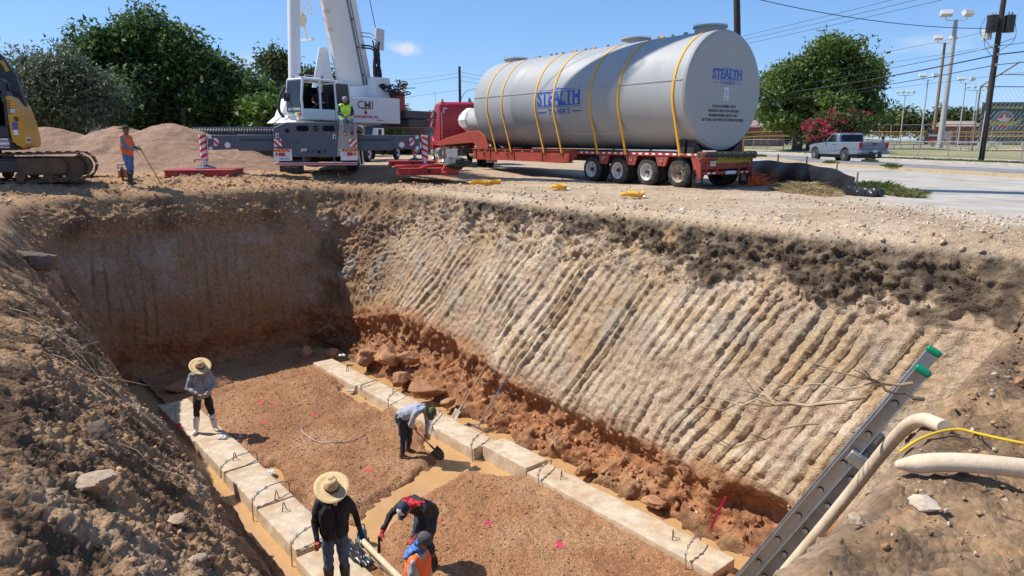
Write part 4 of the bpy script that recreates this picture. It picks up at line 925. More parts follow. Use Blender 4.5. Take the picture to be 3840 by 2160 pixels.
# --- crane signaller seated on the carrier, and the operator, are placed with the crane
def seated(loc, rz, label, **kw):
    J = dict(pel=(0, 0, .12), che=(0, .03, .48), nek=(0, .04, .66), hed=(0, .07, .80), Lsh=(-.185, .03, .60), Rsh=(.185, .03, .60), Lel=(-.24, .10, .34), Rel=(.24, .10, .34), Lwr=(-.10, .32, .28), Rwr=(.10, .32, .28),
             Lhi=(-.09, .04, .11), Rhi=(.09, .04, .11), Lkn=(-.13, .44, .10), Rkn=(.13, .44, .10), Lan=(-.12, .50, -.34), Ran=(.13, .46, -.34))
    J.update(kw.pop('J', {})); return person(loc, rz, label, J, **kw)
# ================================================================ storage tank on its lowboy trailer, tractor
TR = (6.93, 23.13, 0.0); TRZ = R(35.3)
def tl(x, y, z=0.): return (TR[0]+.816*x-.578*y, TR[1]+.578*x+.816*y, z)
TANKG = mat('tank_grey', (.335, .35, .35), rough=.55, var=.04, vs=1.3, bump=.12, bs=6, dirt=(.29, .30, .295), da=.30, ds=1.2)
TANKE = mat('tank_end_grey', (.33, .335, .33), rough=.45, var=.05, vs=2, bump=.6, bs=9)
LOGO = mat('logo_blue', (.02, .09, .42), rough=.5, var=.05); INK = mat('ink_black', (.03, .03, .035), rough=.6)
TLEN, TRAD, TZ = 12.4, 1.915, 1.20+1.915
tank = thing('storage_tank', (*TR[:2], 0), TRZ, 'huge grey cylindrical storage tank with blue lettering strapped on a red trailer', 'storage tank')
m_ = MB(); m_.lathe([(TRAD-.10, -.0), (TRAD-.03, .02), (TRAD, .09), (TRAD+.004, .10), (TRAD, .13), (TRAD, 3.2), (TRAD+.004, 3.21), (TRAD, 3.24), (TRAD, 6.3), (TRAD+.004, 6.31), (TRAD, 6.34), (TRAD, 9.4), (TRAD+.004, 9.41), (TRAD, 9.44), (TRAD, TLEN-.12), (TRAD-.05, TLEN-.03), (TRAD-.25, TLEN+.10), (TRAD*.5, TLEN+.25), (0, TLEN+.28)], (0, 0, TZ), 96, 'y'); m_.f.pop() if False else None
m_.build('shell', TANKG, tank, smooth=30)
m_ = MB(); m_.lathe([(TRAD-.10, 0), (TRAD-.12, -.012), (0, -.014)], (0, 0, TZ), 96, 'y'); m_.build('end_plate', TANKE, tank, smooth=30)
m_ = MB()
for zz in (.28, -1.35):
    x = -math.sqrt(TRAD**2-zz*zz)-.004; m_.bar((x, .12, TZ+zz), (x, TLEN-.15, TZ+zz), .03, .05)
m_.build('lap_seam', TANKG, tank, bevel=.006)
for yy, hh in ((.72, .20), (4.1, .20), (11.7, .18)):
    m_ = MB(); z0 = TZ+TRAD-.12; m_.lathe([(.50, 0), (.50, hh+.02), (.56, hh+.03), (.56, hh+.07), (.52, hh+.10), (0, hh+.12)], (0, yy, z0), 32)
    mw = m_.build('manway', TANKG, tank, smooth=30)
    m_ = MB()
    for a in np.linspace(0, 6.283, 22, endpoint=False): m_.cyl((.53*math.cos(a), yy+.53*math.sin(a), z0+hh+.05), (.53*math.cos(a), yy+.53*math.sin(a), z0+hh+.15), .012, n=6)
    tag(m_.build('bolts', ZINC, mw), kind='stuff')
for yy in (1.75, 2.35, 5.6, 8.3, 8.75, 9.1, 9.9, 3.0, 6.9):
    m_ = MB(); m_.cyl((0, yy, TZ+TRAD-.05), (0, yy, TZ+TRAD+.07), .085 if yy != 3.0 else .05, n=14); m_.cyl((0, yy, TZ+TRAD+.07), (0, yy, TZ+TRAD+.10), .06, n=8); m_.build('fitting', TANKG, tank, smooth=30)
def stealth(parent, kind):
    """stencil wordmark: curved on the shell, flat on the end plate"""
    W_, Hh = (2.62, 1.0) if kind == 'side' else (1.50, .52)
    pcs = []
    def bar(x0, x1, z0, z1): pcs.append(('bar', x0, x1, z0, z1))
    bar(-.5, -.16, .40, .425); bar(-.16, -.13, .40, .47); bar(-.16, .16, .455, .48); bar(.13, .16, .40, .47); bar(.16, .5, .40, .425); bar(-.05, .05, .48, .51)
    bar(-.5, .5, -.155, -.125); bar(-.5, .5, -.215, -.195); bar(-.5, -.30, -.40, -.365); bar(.30, .5, -.40, -.365)
    def place(o):
        me = o.data
        for v in me.vertices:
            u, h, d = v.co.x, v.co.y, v.co.z
            if kind == 'side':
                a = (h)/TRAD+math.asin(-.12/TRAD); rr = TRAD+.004+d
                v.co = V(-rr*math.cos(a), 6.25-u, TZ+rr*math.sin(a))
            else: v.co = V(.10+u, -.016-d, 3.56+h)
        me.update()
    for _, x0, x1, z0, z1 in pcs:
        m = MB(); n = 12 if kind == 'side' and x1-x0 > .25 else 2; pts = []
        for i in range(n+1):
            for zz in (z0, z1): pts.append(((x0+(x1-x0)*i/n)*W_, zz*Hh, .003))
        m.sheet(pts, 2, n+1); o = m.build('logo_bar', LOGO, parent); place(o)
    for name, s, sz, x, y, sx, bold in (('lettering', 'STEALTH', .56, 0, .13, 1.0, .030), ('lettering', 'TANKS', .20, 0, -.385, 1.25, .008)):
        c = bpy.data.curves.new(name, 'FONT'); c.body = s; c.size = sz*Hh*1.36; c.extrude = .002; c.align_x = 'CENTER'; c.align_y = 'CENTER'; c.offset = bold*Hh; c.space_character = 1.0 if s == 'STEALTH' else 1.35
        t = bpy.data.objects.new(name, c); COL.objects.link(t); bpy.context.view_layer.update()
        me = bpy.data.meshes.new_from_object(t.evaluated_get(bpy.context.evaluated_depsgraph_get())); bpy.data.objects.remove(t)
        xs = [v.co.x for v in me.vertices]; wd = max(xs)-min(xs); want = W_*(.99 if s == 'STEALTH' else .50)
        bm = bmesh.new(); bm.from_mesh(me); bmesh.ops.triangulate(bm, faces=bm.faces); bmesh.ops.subdivide_edges(bm, edges=[e for e in bm.edges if e.calc_length() > .12], cuts=2); bm.to_mesh(me); bm.free()
        for v in me.vertices: v.co = V(v.co.x*want/wd+x*W_, v.co.y+y*Hh, v.co.z)
        o = link(name, me, LOGO, parent); place(o)
        if s == 'STEALTH':     # stencil bridges, the shell's grey showing through the letters
            m = MB()
            for k in range(7):
                cx = (-.43+k*.1435)*W_; m.box((cx, (.13)*Hh, .0055), (.012*W_, .60*Hh*.70, .0015))
            o = m.build('stencil_bridge', TANKG if kind == 'side' else TANKE, parent); place(o); tag(o, kind='stuff')
stealth(tank, 'side'); stealth(tank, 'end')
for i, s in enumerate(('CATALOG NUMBER: 120T12', 'MANUFACTURED DATE: 07-09-2026', 'MAXIMUM BURIAL DEPTH: 5 FEET.', 'LIFT TANK ONLY WITH LIFT FITTING PROVIDED.')):
    text('stencil_text', s, .125, (.02, -.018, 2.62-i*.145), (R(90), 0, 0), INK, tank, sx=.78, bold=.002)
m_ = MB(); m_.box((.08, -.018, 3.02), (.24, .006, .42)); lb_ = m_.build('data_label', mat('label_white', (.62, .62, .60), rough=.5, var=.05), tank)
m_ = MB(); m_.box((.08, -.023, 3.05), (.16, .004, .2)); m_.build('label_print', mat('label_blue', (.35, .45, .62), rough=.5), lb_); m_ = MB(); m_.box((.08, -.023, 2.87), (.13, .004, .07)); m_.build('label_print', mat('label_tan', (.45, .40, .30), rough=.5), lb_)
# ratchet straps over the tank
STRAP = mat('yellow_webbing', (.80, .40, .025), rough=.7, var=.12, vs=12, dirt=(.10, .07, .03), da=.14, ds=16)
SY_ = [11.25, 10.1, 7.75, 6.6, 4.5, 3.02, .52]
SLAB = ['yellow webbing strap over the tank nearest the red tractor', 'second yellow strap from the tractor over the tank', 'yellow strap crossing the first letter of the tank lettering', 'yellow strap crossing the middle of the tank lettering', 'yellow strap just behind the tank lettering', 'second yellow strap from the flat end of the tank', 'yellow strap over the flat end of the tank']
for k, (yy, lb) in enumerate(zip(SY_, SLAB)):
    o = thing('ratchet_strap', (*TR[:2], 0), TRZ, lb, 'strap', 'yellow straps over the tank'); m_ = MB(); pts = []
    rr = TRAD+.012; path = [(-1.40, 1.02), (-1.405, 1.06)]
    dx, dz = -1.405, 1.06-TZ; dist = math.hypot(dx, dz); ph = math.atan2(dz, dx) % (2*math.pi)
    a_start = ph-math.acos(min(1, rr/dist))          # tangent point on the pit side
    for a in np.linspace(a_start, math.pi-a_start, 60): path.append((rr*math.cos(a), TZ+rr*math.sin(a)))
    path += [(1.405, 1.06), (1.40, 1.02)]
    n = len(path)
    for i, (x, z) in enumerate(path):
        f = i/(n-1); off = -.35*math.sin(math.pi*f)*(.5 if k in (0, 1, 6) else 1)*.6
        pts += [(x, yy+off-.05, z), (x, yy+off+.05, z)]
    m_.sheet(pts, 2, n); ob = m_.build('webbing', STRAP, o, smooth=60, fix=False); so = ob.modifiers.new('t', 'SOLIDIFY'); so.thickness = .006; so.offset = 0
    m_ = MB(); m_.tube([(-1.40, yy-.04, 1.04), (-1.42, yy-.03, .96), (-1.42, yy, .92), (-1.42, yy+.03, .96), (-1.40, yy+.04, 1.04)], .011, 6); m_.build('hook', IRON, o, smooth=True)
    if k in (1, 3, 4, 5, 6, 2):
        yt = yy-.35*.6*(.5 if k in (1, 6) else 1); m_ = MB(); m_.box((.05, yt, TZ+TRAD+.05), (.16, .13, .07), ry=.2); m_.box((-.10, yt+.02, TZ+TRAD+.06), (.2, .02, .03), ry=-.25); m_.build('ratchet', mat('ratchet_yellow', (.72, .42, .04), rough=.6, var=.3), o, bevel=.01)
# ---------------------------------------------------------------- trailer
TRED = mat('trailer_red', (.36, .055, .03), rough=.55, var=.2, vs=3, dirt=(.17, .055, .035), da=.55, ds=2.5)
TREDD = mat('trailer_red_dusty', (.30, .075, .045), rough=.75, var=.25, vs=4, dirt=(.28, .17, .11), da=.6, ds=2.5)
TYRE = mat('tyre', (.028, .027, .027), rough=.85, var=.3, vs=7, dirt=(.17, .135, .10), da=.42, ds=4, bump=.3, bs=30)
RIMW = mat('rim_white', (.66, .64, .60), rough=.45, var=.12, vs=5, dirt=(.34, .24, .16), da=.5, ds=4); RIMR = mat('rim_dusty', (.46, .36, .26), rough=.6, var=.2, vs=6, dirt=(.22, .15, .10), da=.6, ds=5)
HUB = mat('hub_dark', (.06, .055, .05), rough=.6, metal=.3, var=.3, vs=12); BLKM = mat('black_metal', (.025, .025, .027), rough=.55, var=.3, vs=8, dirt=(.15, .12, .09), da=.35)
TAPEW = mat('tape_white', (.78, .78, .78), rough=.4, var=.06); TAPER = mat('tape_red', (.60, .02, .025), rough=.4, var=.08)
def wheel(parent, x, y, z, r=.475, w=.27, side=-1, rim=RIMW, dual=True, ribs=5, name='wheel'):
    """wheel with its outer face towards side (-1 = towards -x)"""
    wp = bpy.data.objects.new(name, None); COL.objects.link(wp); wp.parent = parent; wp.location = (x, y, z)
    s = side; rr = r*.64
    prof = [(rr*.97, 0), (rr*1.03, .0), (r*.80, .015), (r*.93, .03), (r*.985, .055)]
    for i in range(ribs+1):
        a = .055+(w-.11)*i/ribs; prof += [(r, a), (r, a+(w-.11)/ribs*.72), (r-.012, a+(w-.11)/ribs*.75), (r-.012, a+(w-.11)/ribs*.97)] if i < ribs else [(r, a)]
    prof += [(r*.93, w-.03), (r*.80, w-.015), (rr, w)]
    m = MB(); m.lathe([(a, h*-s) for a, h in prof], (0, 0, 0), 30, 'x', cap=False); m.build('tyre', TYRE, wp, smooth=35)
    if dual:
        m = MB(); m.lathe([(a, (h+w+.06)*-s) for a, h in prof], (0, 0, 0), 22, 'x', cap=False); m.build('tyre', TYRE, wp, smooth=35)
    m = MB(); m.lathe([(a, h*-s) for a, h in [(rr*1.0, .02), (rr*1.02, .005), (rr*.97, .0), (rr*.90, .02), (rr*.86, .06), (rr*.80, .13), (rr*.45, .15), (rr*.42, .10), (0, .10)]], (0, 0, 0), 40, 'x', cap=False); ro = m.build('rim', rim, wp, smooth=35)
    m = MB()
    for a in np.linspace(0, 6.283, 5, endpoint=False): m.cyl((-s*.137, rr*.63*math.cos(a), rr*.63*math.sin(a)), (-s*.15, rr*.63*math.cos(a), rr*.63*math.sin(a)), .035, n=10)
    tag(m.build('hand_holes', BLKM, ro), kind='stuff')
    m = MB(); m.cyl((-s*.02, 0, 0), (-s*.16, 0, 0), .062, .075, 14); m.cyl((-s*.0, 0, 0), (-s*.05, 0, 0), .045, n=12)
    for a in np.linspace(0, 6.283, 10, endpoint=False): m.cyl((-s*.075, rr*.37*math.cos(a), rr*.37*math.sin(a)), (-s*.13, rr*.37*math.cos(a), rr*.37*math.sin(a)), .014, n=6)
    m.build('hub', HUB, wp, smooth=35)
    return wp
trl = thing('lowboy_trailer', (*TR[:2], 0), TRZ, 'long red lowboy trailer with four axles carrying the grey tank', 'trailer')
AX = [.64, 2.07, 3.50, 4.93]
for i, y in enumerate(AX):
    for s in (-1, 1): wheel(trl, s*1.31, y, .475-.01, side=s, rim=RIMR if i == 0 and s < 0 else RIMW)
# deck over the axles and side rail
m_ = MB(); m_.box((0, 2.7, 1.055), (2.56, 6.3, .11)); m_.build('rear_deck', BLKM, trl, bevel=.01)
m_ = MB(); m_.box((0, 9.5, 1.03), (2.5, 7.4, .13)); m_.build('main_deck', BLKM, trl, bevel=.01)
for s in (-1, 1):
    m_ = MB(); m_.prism([(5.75, 1.12), (13.3, 1.14), (13.3, .70), (6.5, .64), (6.1, .68), (5.75, .92)], s*1.30, s*1.36, 'yz'); m_.build('side_rail', TRED, trl, bevel=.012)
    m_ = MB(); m_.box((s*1.34, 9.5, 1.14), (.14, 7.6, .03)); m_.box((s*1.34, 9.6, .675), (.13, 7.2, .03)); m_.build('rail_flange', TRED, trl)
    for y in (6.1, 7.9, 9.9, 11.8, 13.0):
        m_ = MB(); m_.box((s*1.355, y, .90), (.09, .035, .44)); m_.build('rail_rib', TRED, trl)
    m_ = MB(); m_.box((s*1.325, 2.72, 1.07), (.08, 6.1, .11)); m_.build('fender_rail', TRED, trl, bevel=.01)
    for y in [1.355, 2.785, 4.215]:
        m_ = MB(); m_.prism([(y-.30, 1.02), (y+.30, 1.02), (y+.17, .68), (y-.17, .68)], s*1.27, s*1.345, 'yz'); m_.build('fender_gusset', TRED, trl, bevel=.012)
        m_ = MB(); m_.tube([(s*1.36, y-.05, .96), (s*1.37, y-.05, .86), (s*1.375, y, .81), (s*1.37, y+.05, .86), (s*1.36, y+.05, .96)], .014, 6); m_.build('tie_ring', ZINC, trl, smooth=True)
    m_ = MB(); m_.prism([(-.30, 1.02), (.10, 1.02), (-.06, .55), (-.26, .30), (-.34, .36)], s*1.27, s*1.35, 'yz'); m_.build('rear_gusset', TRED, trl, bevel=.012)
    for k, y in enumerate(np.arange(-.15, 5.6, .155)):       # reflective tape
        m_ = MB(); m_.box((s*1.367, y, 1.085), (.006, .15, .055)); m_.build('reflector', TAPER if k % 2 else TAPEW, trl) if int(y/1.43) % 1 == 0 and (y % 1.43) > .12 else None
    for y in (6.6, 7.3, 8.6, 9.3, 10.6, 12.2, 12.8):
        m_ = MB(); m_.box((s*1.366, y, 1.085), (.006, .16, .05)); m_.build('reflector', TAPEW if y != 7.3 else TAPER, trl)
    m_ = MB(); m_.box((s*1.30, 10.9, .93), (.01, .10, .06)); m_.build('marker_lamp', mat('lamp_amber', (.7, .12, .02), rough=.3), trl)
    for y in (10.4, 12.3):
        m_ = MB(); m_.tube([(s*1.39, y-.06, 1.0), (s*1.40, y-.06, .88), (s*1.40, y, .82), (s*1.40, y+.06, .88), (s*1.39, y+.06, 1.0)], .016, 6); m_.build('tie_ring', IRON, trl, smooth=True)
m_ = MB()
for y in np.arange(6.2, 13.2, .33): m_.box((0, y, .86), (2.5, .09, .2))
tag(m_.build('cross_members', TREDD, trl), kind='stuff')
m_ = MB(); m_.box((0, 2.7, .82), (.7, 6.0, .36)); m_.build('axle_beam', TREDD, trl, bevel=.02)
for y in AX:
    m_ = MB(); m_.cyl((-1.1, y, .47), (1.1, y, .47), .075, n=12); m_.build('axle', BLKM, trl, smooth=True)
# rear end
m_ = MB(); m_.prism([(-.05, 1.02), (-.28, 1.0), (-.34, .62), (-.05, .55)], -1.26, 1.26, 'yz'); m_.build('rear_plate', TRED, trl, bevel=.012)
m_ = MB(); m_.cyl((-1.42, -.30, 1.06), (1.42, -.30, 1.06), .125, n=20); m_.build('rear_roller', TREDD, trl, smooth=True)
m_ = MB(); m_.cyl((-1.425, -.30, 1.06), (-1.40, -.30, 1.06), .09, n=20); m_.build('roller_end', HUB, trl, smooth=True)
m_ = MB(); m_.box((0, -.36, .50), (2.5, .10, .10)); m_.box((0, -.33, .66), (2.5, .05, .04)); m_.build('bumper', TRED, trl, bevel=.015)
for x in (-1.1, -.55, .55, 1.1):
    m_ = MB(); m_.box((x, -.33, .62), (.08, .07, .34)); m_.build('bumper_post', TRED, trl, bevel=.01)
for k, x in enumerate((-1.05, -.92, -.79, -.66, .66, .79, .92, 1.05)):
    m_ = MB(); m_.box((x, -.412, .50), (.125, .006, .05)); m_.build('reflector', TAPER if k % 2 else TAPEW, trl)
for x in (-1.05, -.30, -.12, .06, .85, 1.05):
    m_ = MB(); m_.cyl((x, -.31, .82), (x, -.345, .82), .055 if abs(x) > .4 else .03, n=14); m_.build('tail_lamp', mat('lamp_red', (.45, .01, .012), rough=.25), trl, smooth=30)
m_ = MB(); m_.box((-.78, -.345, .80), (.28, .01, .16)); pl_ = m_.build('number_plate', mat('plate_white', (.60, .60, .56), rough=.5, var=.2, vs=18), trl)
text('plate_text', 'TEXAS', .07, (-.78, -.352, .82), (R(90), 0, 0), INK, pl_)
m_ = MB(); m_.cyl((-.2, -.43, .50), (.25, -.43, .50), .06, n=14); m_.build('document_tube', TAPEW, trl, smooth=30)
for x in (-1.18, 1.18):
    m_ = MB(); m_.box((x, -.10, .34), (.50, .02, .55)); fl_ = m_.build('mud_flap', RUBK, trl, bevel=.006)
    m_ = MB(); m_.box((x, -.113, .30), (.27, .006, .22)); m_.build('flap_plate', mat('flap_grey', (.30, .30, .30), rough=.5, var=.2), fl_)
# banner
BANN = mat('banner_yellow', (.42, .29, .035), rough=.7, var=.15, vs=5, bump=.3, bs=14, dirt=(.22, .16, .05), da=.35, ds=3)
bn = thing('oversize_banner', (*TR[:2], 0), TRZ, 'yellow OVERSIZE LOAD banner wrapped round the rear roller of the trailer', 'banner')
m_ = MB(); pts = []
for i in range(25):
    for a in np.linspace(R(125), R(262), 10): pts.append((-.62+i*.076, -.30+.142*math.cos(a)*(1+.02*math.sin(i*1.3)), 1.06+.142*math.sin(a)-.012*math.sin(i*.9)*(a > 3.6)))
    pts.append((-.62+i*.076, -.335, .86-.01*math.sin(i))); pts.append((-.62+i*.076, -.345, .80))
m_.sheet(pts, 12, 25); ob = m_.build('cloth', BANN, bn, smooth=60); so = ob.modifiers.new('t', 'SOLIDIFY'); so.thickness = .006; so.offset = 0
t_ = text('lettering', 'OVERSIZE LOAD', .30, (0, 0, 0), (0, 0, 0), INK, bn, ext=.001, bold=.008); me_ = t_.data; xs_ = [v.co.x for v in me_.vertices]; k_ = 1.66/(max(xs_)-min(xs_))
for v in me_.vertices:
    a = R(182)-(v.co.y)/.147; v.co = V(.30+v.co.x*k_, -.30+(.1475+v.co.z)*math.cos(a), 1.06+(.1475+v.co.z)*math.sin(a))
# cribbing under the tank
for y, h in ((.25, .36), (.62, .42), (12.0, .3)):
    for s in (-1, 1):
        o = thing('cradle_block', tl(s*.92 if y < 1 else s*.8, y if y < 1 else y, 1.12), TRZ, 'dark timber wedge holding the tank %s' % ({(.25, -1): 'at its flat end on the pit side', (.25, 1): 'at its flat end on the road side', (.62, -1): 'just inside the flat end, pit side', (.62, 1): 'just inside the flat end, road side', (12.0, -1): 'near the tractor on the pit side', (12.0, 1): 'near the tractor on the road side'}[(y, s)]), 'wedge')
        m_ = MB(); m_.prism([(-.25*s, 0), (.30*s, 0), (.30*s, h), (.22*s, h)], -.14, .14, 'xz'); m_.build('wedge', BLKM, o, bevel=.01)
# gooseneck
m_ = MB()
for s in (-1, 1): m_.prism([(12.9, .75), (13.35, .75), (13.7, 1.15), (14.2, 1.42), (17.6, 1.25), (17.7, 1.42), (16.8, 1.66), (14.6, 1.95), (13.7, 1.98), (13.1, 1.75), (12.8, 1.25)], s*.72, s*.80, 'yz')
m_.box((0, 16.4, 1.42), (1.5, 2.3, .10), rx=R(-9)); m_.box((0, 13.5, 1.6), (1.5, .5, .5)); m_.box((0, 13.15, 1.0), (2.6, .35, .35)); m_.build('gooseneck', TRED, trl, bevel=.015)
# white plastic sump tanks carried on the gooseneck
WPL = mat('white_plastic', (.72, .71, .68), rough=.45, var=.05, vs=3)
wt = thing('plastic_sump', tl(0, 13.95, 1.95), TRZ, 'ribbed white plastic sump lying on the gooseneck between tank and tractor', 'plastic sump')
m_ = MB(); pr_ = [(.30, -.05), (.52, 0)]
for i in range(9): pr_ += [(.58, .05+i*.12), (.58, .10+i*.12), (.54, .12+i*.12), (.54, .16+i*.12)]
m_.lathe(pr_+[(.50, 1.2), (0, 1.2)], (0, 0, .58), 32, 'y'); m_.build('ribbed_body', WPL, wt, smooth=30)
m_ = MB(); m_.lathe([(.50, 1.2), (.62, 1.3), (.62, 1.75), (.50, 2.0), (.42, 2.25), (.25, 2.3), (0, 2.3)], (0, 0, .58), 10, 'y'); m_.build('faceted_cap', WPL, wt)
# ---------------------------------------------------------------- tractor
TK = (-2.05, 35.0, G(-2.05, 35.0))
trk = thing('semi_tractor', TK, R(12), 'red sleeper-cab semi tractor hitched to the lowboy trailer', 'truck')
TRR = mat('tractor_red', (.38, .012, .022), rough=.28, var=.06, vs=2, dirt=(.30, .06, .05), da=.3, ds=1.5); CHR = mat('polished_alloy', (.62, .62, .62), rough=.25, metal=.9, var=.1, vs=9, dirt=(.3, .24, .18), da=.3); GLS = mat('dark_glass', (.012, .016, .02), rough=.06, var=.05); WPT = mat('white_paint', (.74, .75, .75), rough=.35, var=.04, vs=3, dirt=(.56, .54, .50), da=.25, ds=2)
for y in (.55, 1.90):
    for s in (-1, 1): wheel(trk, s*1.24, y, .51, r=.51, w=.28, side=s, rim=CHR)
for s in (-1, 1): wheel(trk, s*1.22, 7.6, .51, r=.51, w=.30, side=s, rim=CHR, dual=False)
m_ = MB(); [m_.box((s*.43, 3.9, .80), (.09, 8.6, .28)) for s in (-1, 1)]; m_.build('chassis', BLKM, trk)
m_ = MB(); m_.cyl((0, 1.2, 1.12), (0, 1.2, 1.20), .48, n=24); m_.build('fifth_wheel', BLKM, trk, smooth=30)
for s in (-1, 1):
    m_ = MB(); m_.box((s*1.0, -.28, .55), (.55, .02, .62)); fp = m_.build('mud_flap', TAPEW, trk, bevel=.006); m_ = MB(); m_.box((s*1.0, -.295, .32), (.5, .006, .05)); m_.build('flap_strip', TAPER, fp)
    m_ = MB(); m_.box((s*1.0, -.24, .90), (.6, .05, .06)); m_.build('flap_bracket', CHR, trk)
m_ = MB(); m_.box((0, -.30, .88), (1.3, .08, .16)); m_.build('tail_bar', BLKM, trk)
for x in (-.5, .5):
    m_ = MB(); m_.box((x, -.345, .88), (.14, .02, .09)); m_.build('tail_lamp', mat('lamp_red', (.45, .01, .012)), trk)
# sleeper, cab, hood
m_ = MB(); m_.prism([(3.25, 1.05), (3.20, 2.9), (3.25, 3.25), (3.45, 3.36), (5.6, 3.36), (6.25, 3.0), (6.45, 2.35), (6.5, 1.05)], -1.22, 1.22, 'yz'); cb_ = m_.build('cab', TRR, trk, bevel=.10, seg=4)
m_ = MB(); m_.prism([(6.4, 1.05), (6.4, 2.25), (8.3, 1.95), (8.55, 1.75), (8.6, .95)], -.85, .85, 'yz'); m_.build('hood', TRR, trk, bevel=.09, seg=3)
for s in (-1, 1):
    m_ = MB(); m_.prism([(6.75, .75), (6.85, 1.30), (7.2, 1.55), (8.0, 1.55), (8.4, 1.3), (8.55, .75), (8.2, .75), (8.0, 1.1), (7.3, 1.1), (7.0, .75)], s*.80, s*1.25, 'yz'); m_.build('fender', TRR, trk, bevel=.05)
    m_ = MB(); m_.box((s*1.225, 5.85, 2.55), (.02, .75, .75)); m_.build('side_window', GLS, trk, bevel=.02)
    m_ = MB(); m_.box((s*1.50, 6.35, 2.35), (.10, .26, .62)); mi_ = m_.build('mirror', BLKM, trk, bevel=.03); m_ = MB(); m_.box((s*1.50, 6.21, 2.35), (.19, .012, .56)); m_.build('mirror_glass', mat('mirror_glass', (.5, .55, .6), rough=.05, metal=.9), mi_)
    m_ = MB(); m_.bar((s*1.2, 6.35, 2.55), (s*1.46, 6.35, 2.5), .04); m_.bar((s*1.2, 6.35, 2.15), (s*1.46, 6.35, 2.15), .04); m_.build('mirror_arm', BLKM, trk)
    m_ = MB(); m_.cyl((s*1.0, 3.4, .62), (s*1.0, 5.4, .62), .33, n=24); m_.build('fuel_tank', CHR, trk, smooth=30)
    m_ = MB(); m_.box((s*1.22, 4.4, .32), (.12, 2.0, .04)); m_.build('step', CHR, trk)
    m_ = MB(); m_.cyl((s*1.02, 3.42, 3.35), (s*1.02, 3.42, 3.52), .06, n=12); m_.build('beacon', mat('beacon_amber', (.85, .22, .02), rough=.25), trk, smooth=30)
    for dx, dz, sx_, sz_ in ((0, 0, .22, .05), (-.085*s*-1, -.11, .05, .26)):
        m_ = MB(); m_.box((s*(.92)+dx*-1 if False else s*.90+(s*.085 if sx_ < .1 else 0), 3.192, 3.02+dz), (sx_, .012, sz_)); m_.build('reflector', TAPEW, trk)
    m_ = MB(); m_.box((s*1.10, 3.205, 2.05), (.025, .02, 1.55)); m_.build('grab_rail', CHR, trk)
    m_ = MB(); m_.cyl((s*1.1, 8.2, 1.3), (s*1.1, 8.5, 1.3), .12, n=14); m_.build('headlamp', CHR, trk, smooth=30)
m_ = MB(); m_.box((0, 3.21, 1.85), (2.0, .02, .03)); m_.build('panel_seam', mat('seam_dark_red', (.14, .008, .012), rough=.5), trk)
m_ = MB(); m_.cyl((.12, 3.2, 1.95), (.12, 3.17, 1.95), .06, n=14); m_.build('work_lamp', CHR, trk, smooth=30)
m_ = MB(); m_.box((0, 6.28, 2.75), (2.0, .04, .62), rx=R(-25)); m_.build('windscreen', GLS, trk, bevel=.02)
m_ = MB(); m_.box((0, 8.75, .55), (2.4, .25, .4)); m_.build('front_bumper', CHR, trk, bevel=.05)
for x in (-.25, .3):
    m_ = MB(); m_.tube([(x, 3.2, 1.45), (x-.1, 3.0, 1.2), (x+.1, 2.6, 1.15), (x, 2.2, 1.3)], .022, 6); m_.build('air_line', BLKM if x < 0 else mat('hose_red', (.4, .03, .03)), trk, smooth=True)
m_ = MB(); m_.cyl((-1.1, 6.3, 3.0), (-1.12, 6.2, 4.1), .008, n=5); m_.build('aerial', BLKM, trk)
# ================================================================ mobile crane
CR = (-7.03, 25.0, .35); CRZ = R(10.4)
def cl(x, y, z=0.): return (CR[0]+.984*x-.18*y, CR[1]+.18*x+.984*y, z)
CG = mat('crane_slate', (.088, .105, .13), rough=.45, var=.06, vs=2, dirt=(.12, .125, .13), da=.25, ds=1.5); CW = mat('crane_white', (.76, .77, .77), rough=.35, var=.03, vs=2, dirt=(.62, .60, .55), da=.2, ds=1.2)
PLATE = mat('chequer_plate', (.40, .37, .34), rough=.4, metal=.6, var=.18, vs=22, bump=.7, bs=50); YEL = mat('hazard_yellow', (.80, .42, .02), rough=.4, var=.05)
crane = thing('mobile_crane', CR, CRZ, 'white and slate-grey mobile crane with its boom raised and outriggers spread', 'crane')
m_ = MB(); m_.prism([(-1.45, .60), (1.05, .60), (1.05, .62), (1.05, 1.80), (-1.0, 1.80), (-1.42, 1.62)], .0, .10, 'xz'); m_.build('rear_plate', CG, crane, bevel=.015)
m_ = MB(); m_.prism([(.72, .62), (1.46, .62), (1.46, 1.80), (.86, 1.80)], -.012, .09, 'xz'); m_.build('chequer_panel', PLATE, crane, bevel=.008)
for x, w_ in ((-.42, .44), (.48, .44)):
    m_ = MB(); m_.box((x, -.006, 1.60), (w_-.19, .03, .19)); m_.cyl((x-w_/2+.095, -.021, 1.60), (x-w_/2+.095, .01, 1.60), .095, n=18); m_.cyl((x+w_/2-.095, -.021, 1.60), (x+w_/2-.095, .01, 1.60), .095, n=18); m_.build('slot', mat('void_black', (.004, .004, .004), rough=.9, var=0), crane)
m_ = MB(); m_.cyl((-.95, -.02, 1.52), (-.95, .01, 1.52), .075, n=18); m_.build('port', mat('void_black', (.004, .004, .004)), crane)
m_ = MB(); m_.cyl((.03, -.02, 1.60), (.03, .01, 1.60), .095, n=18); m_.build('port', mat('void_black', (.004, .004, .004)), crane)
for z in (1.565, 1.60, 1.635):
    m_ = MB(); m_.box((.03, -.03, z), (.17, .012, .014)); m_.build('port_bar', CG, crane)
for k, (x, z) in enumerate([(-.60, .98), (-.25, 1.42), (.03, 1.42), (.48, 1.42), (-.68, 1.42), (-.35, .86), (.52, .85)]):
    m_ = MB(); m_.sph((x, -.005, z), .016, 8, 6); m_.build('bolt', ZINC, crane, smooth=True)
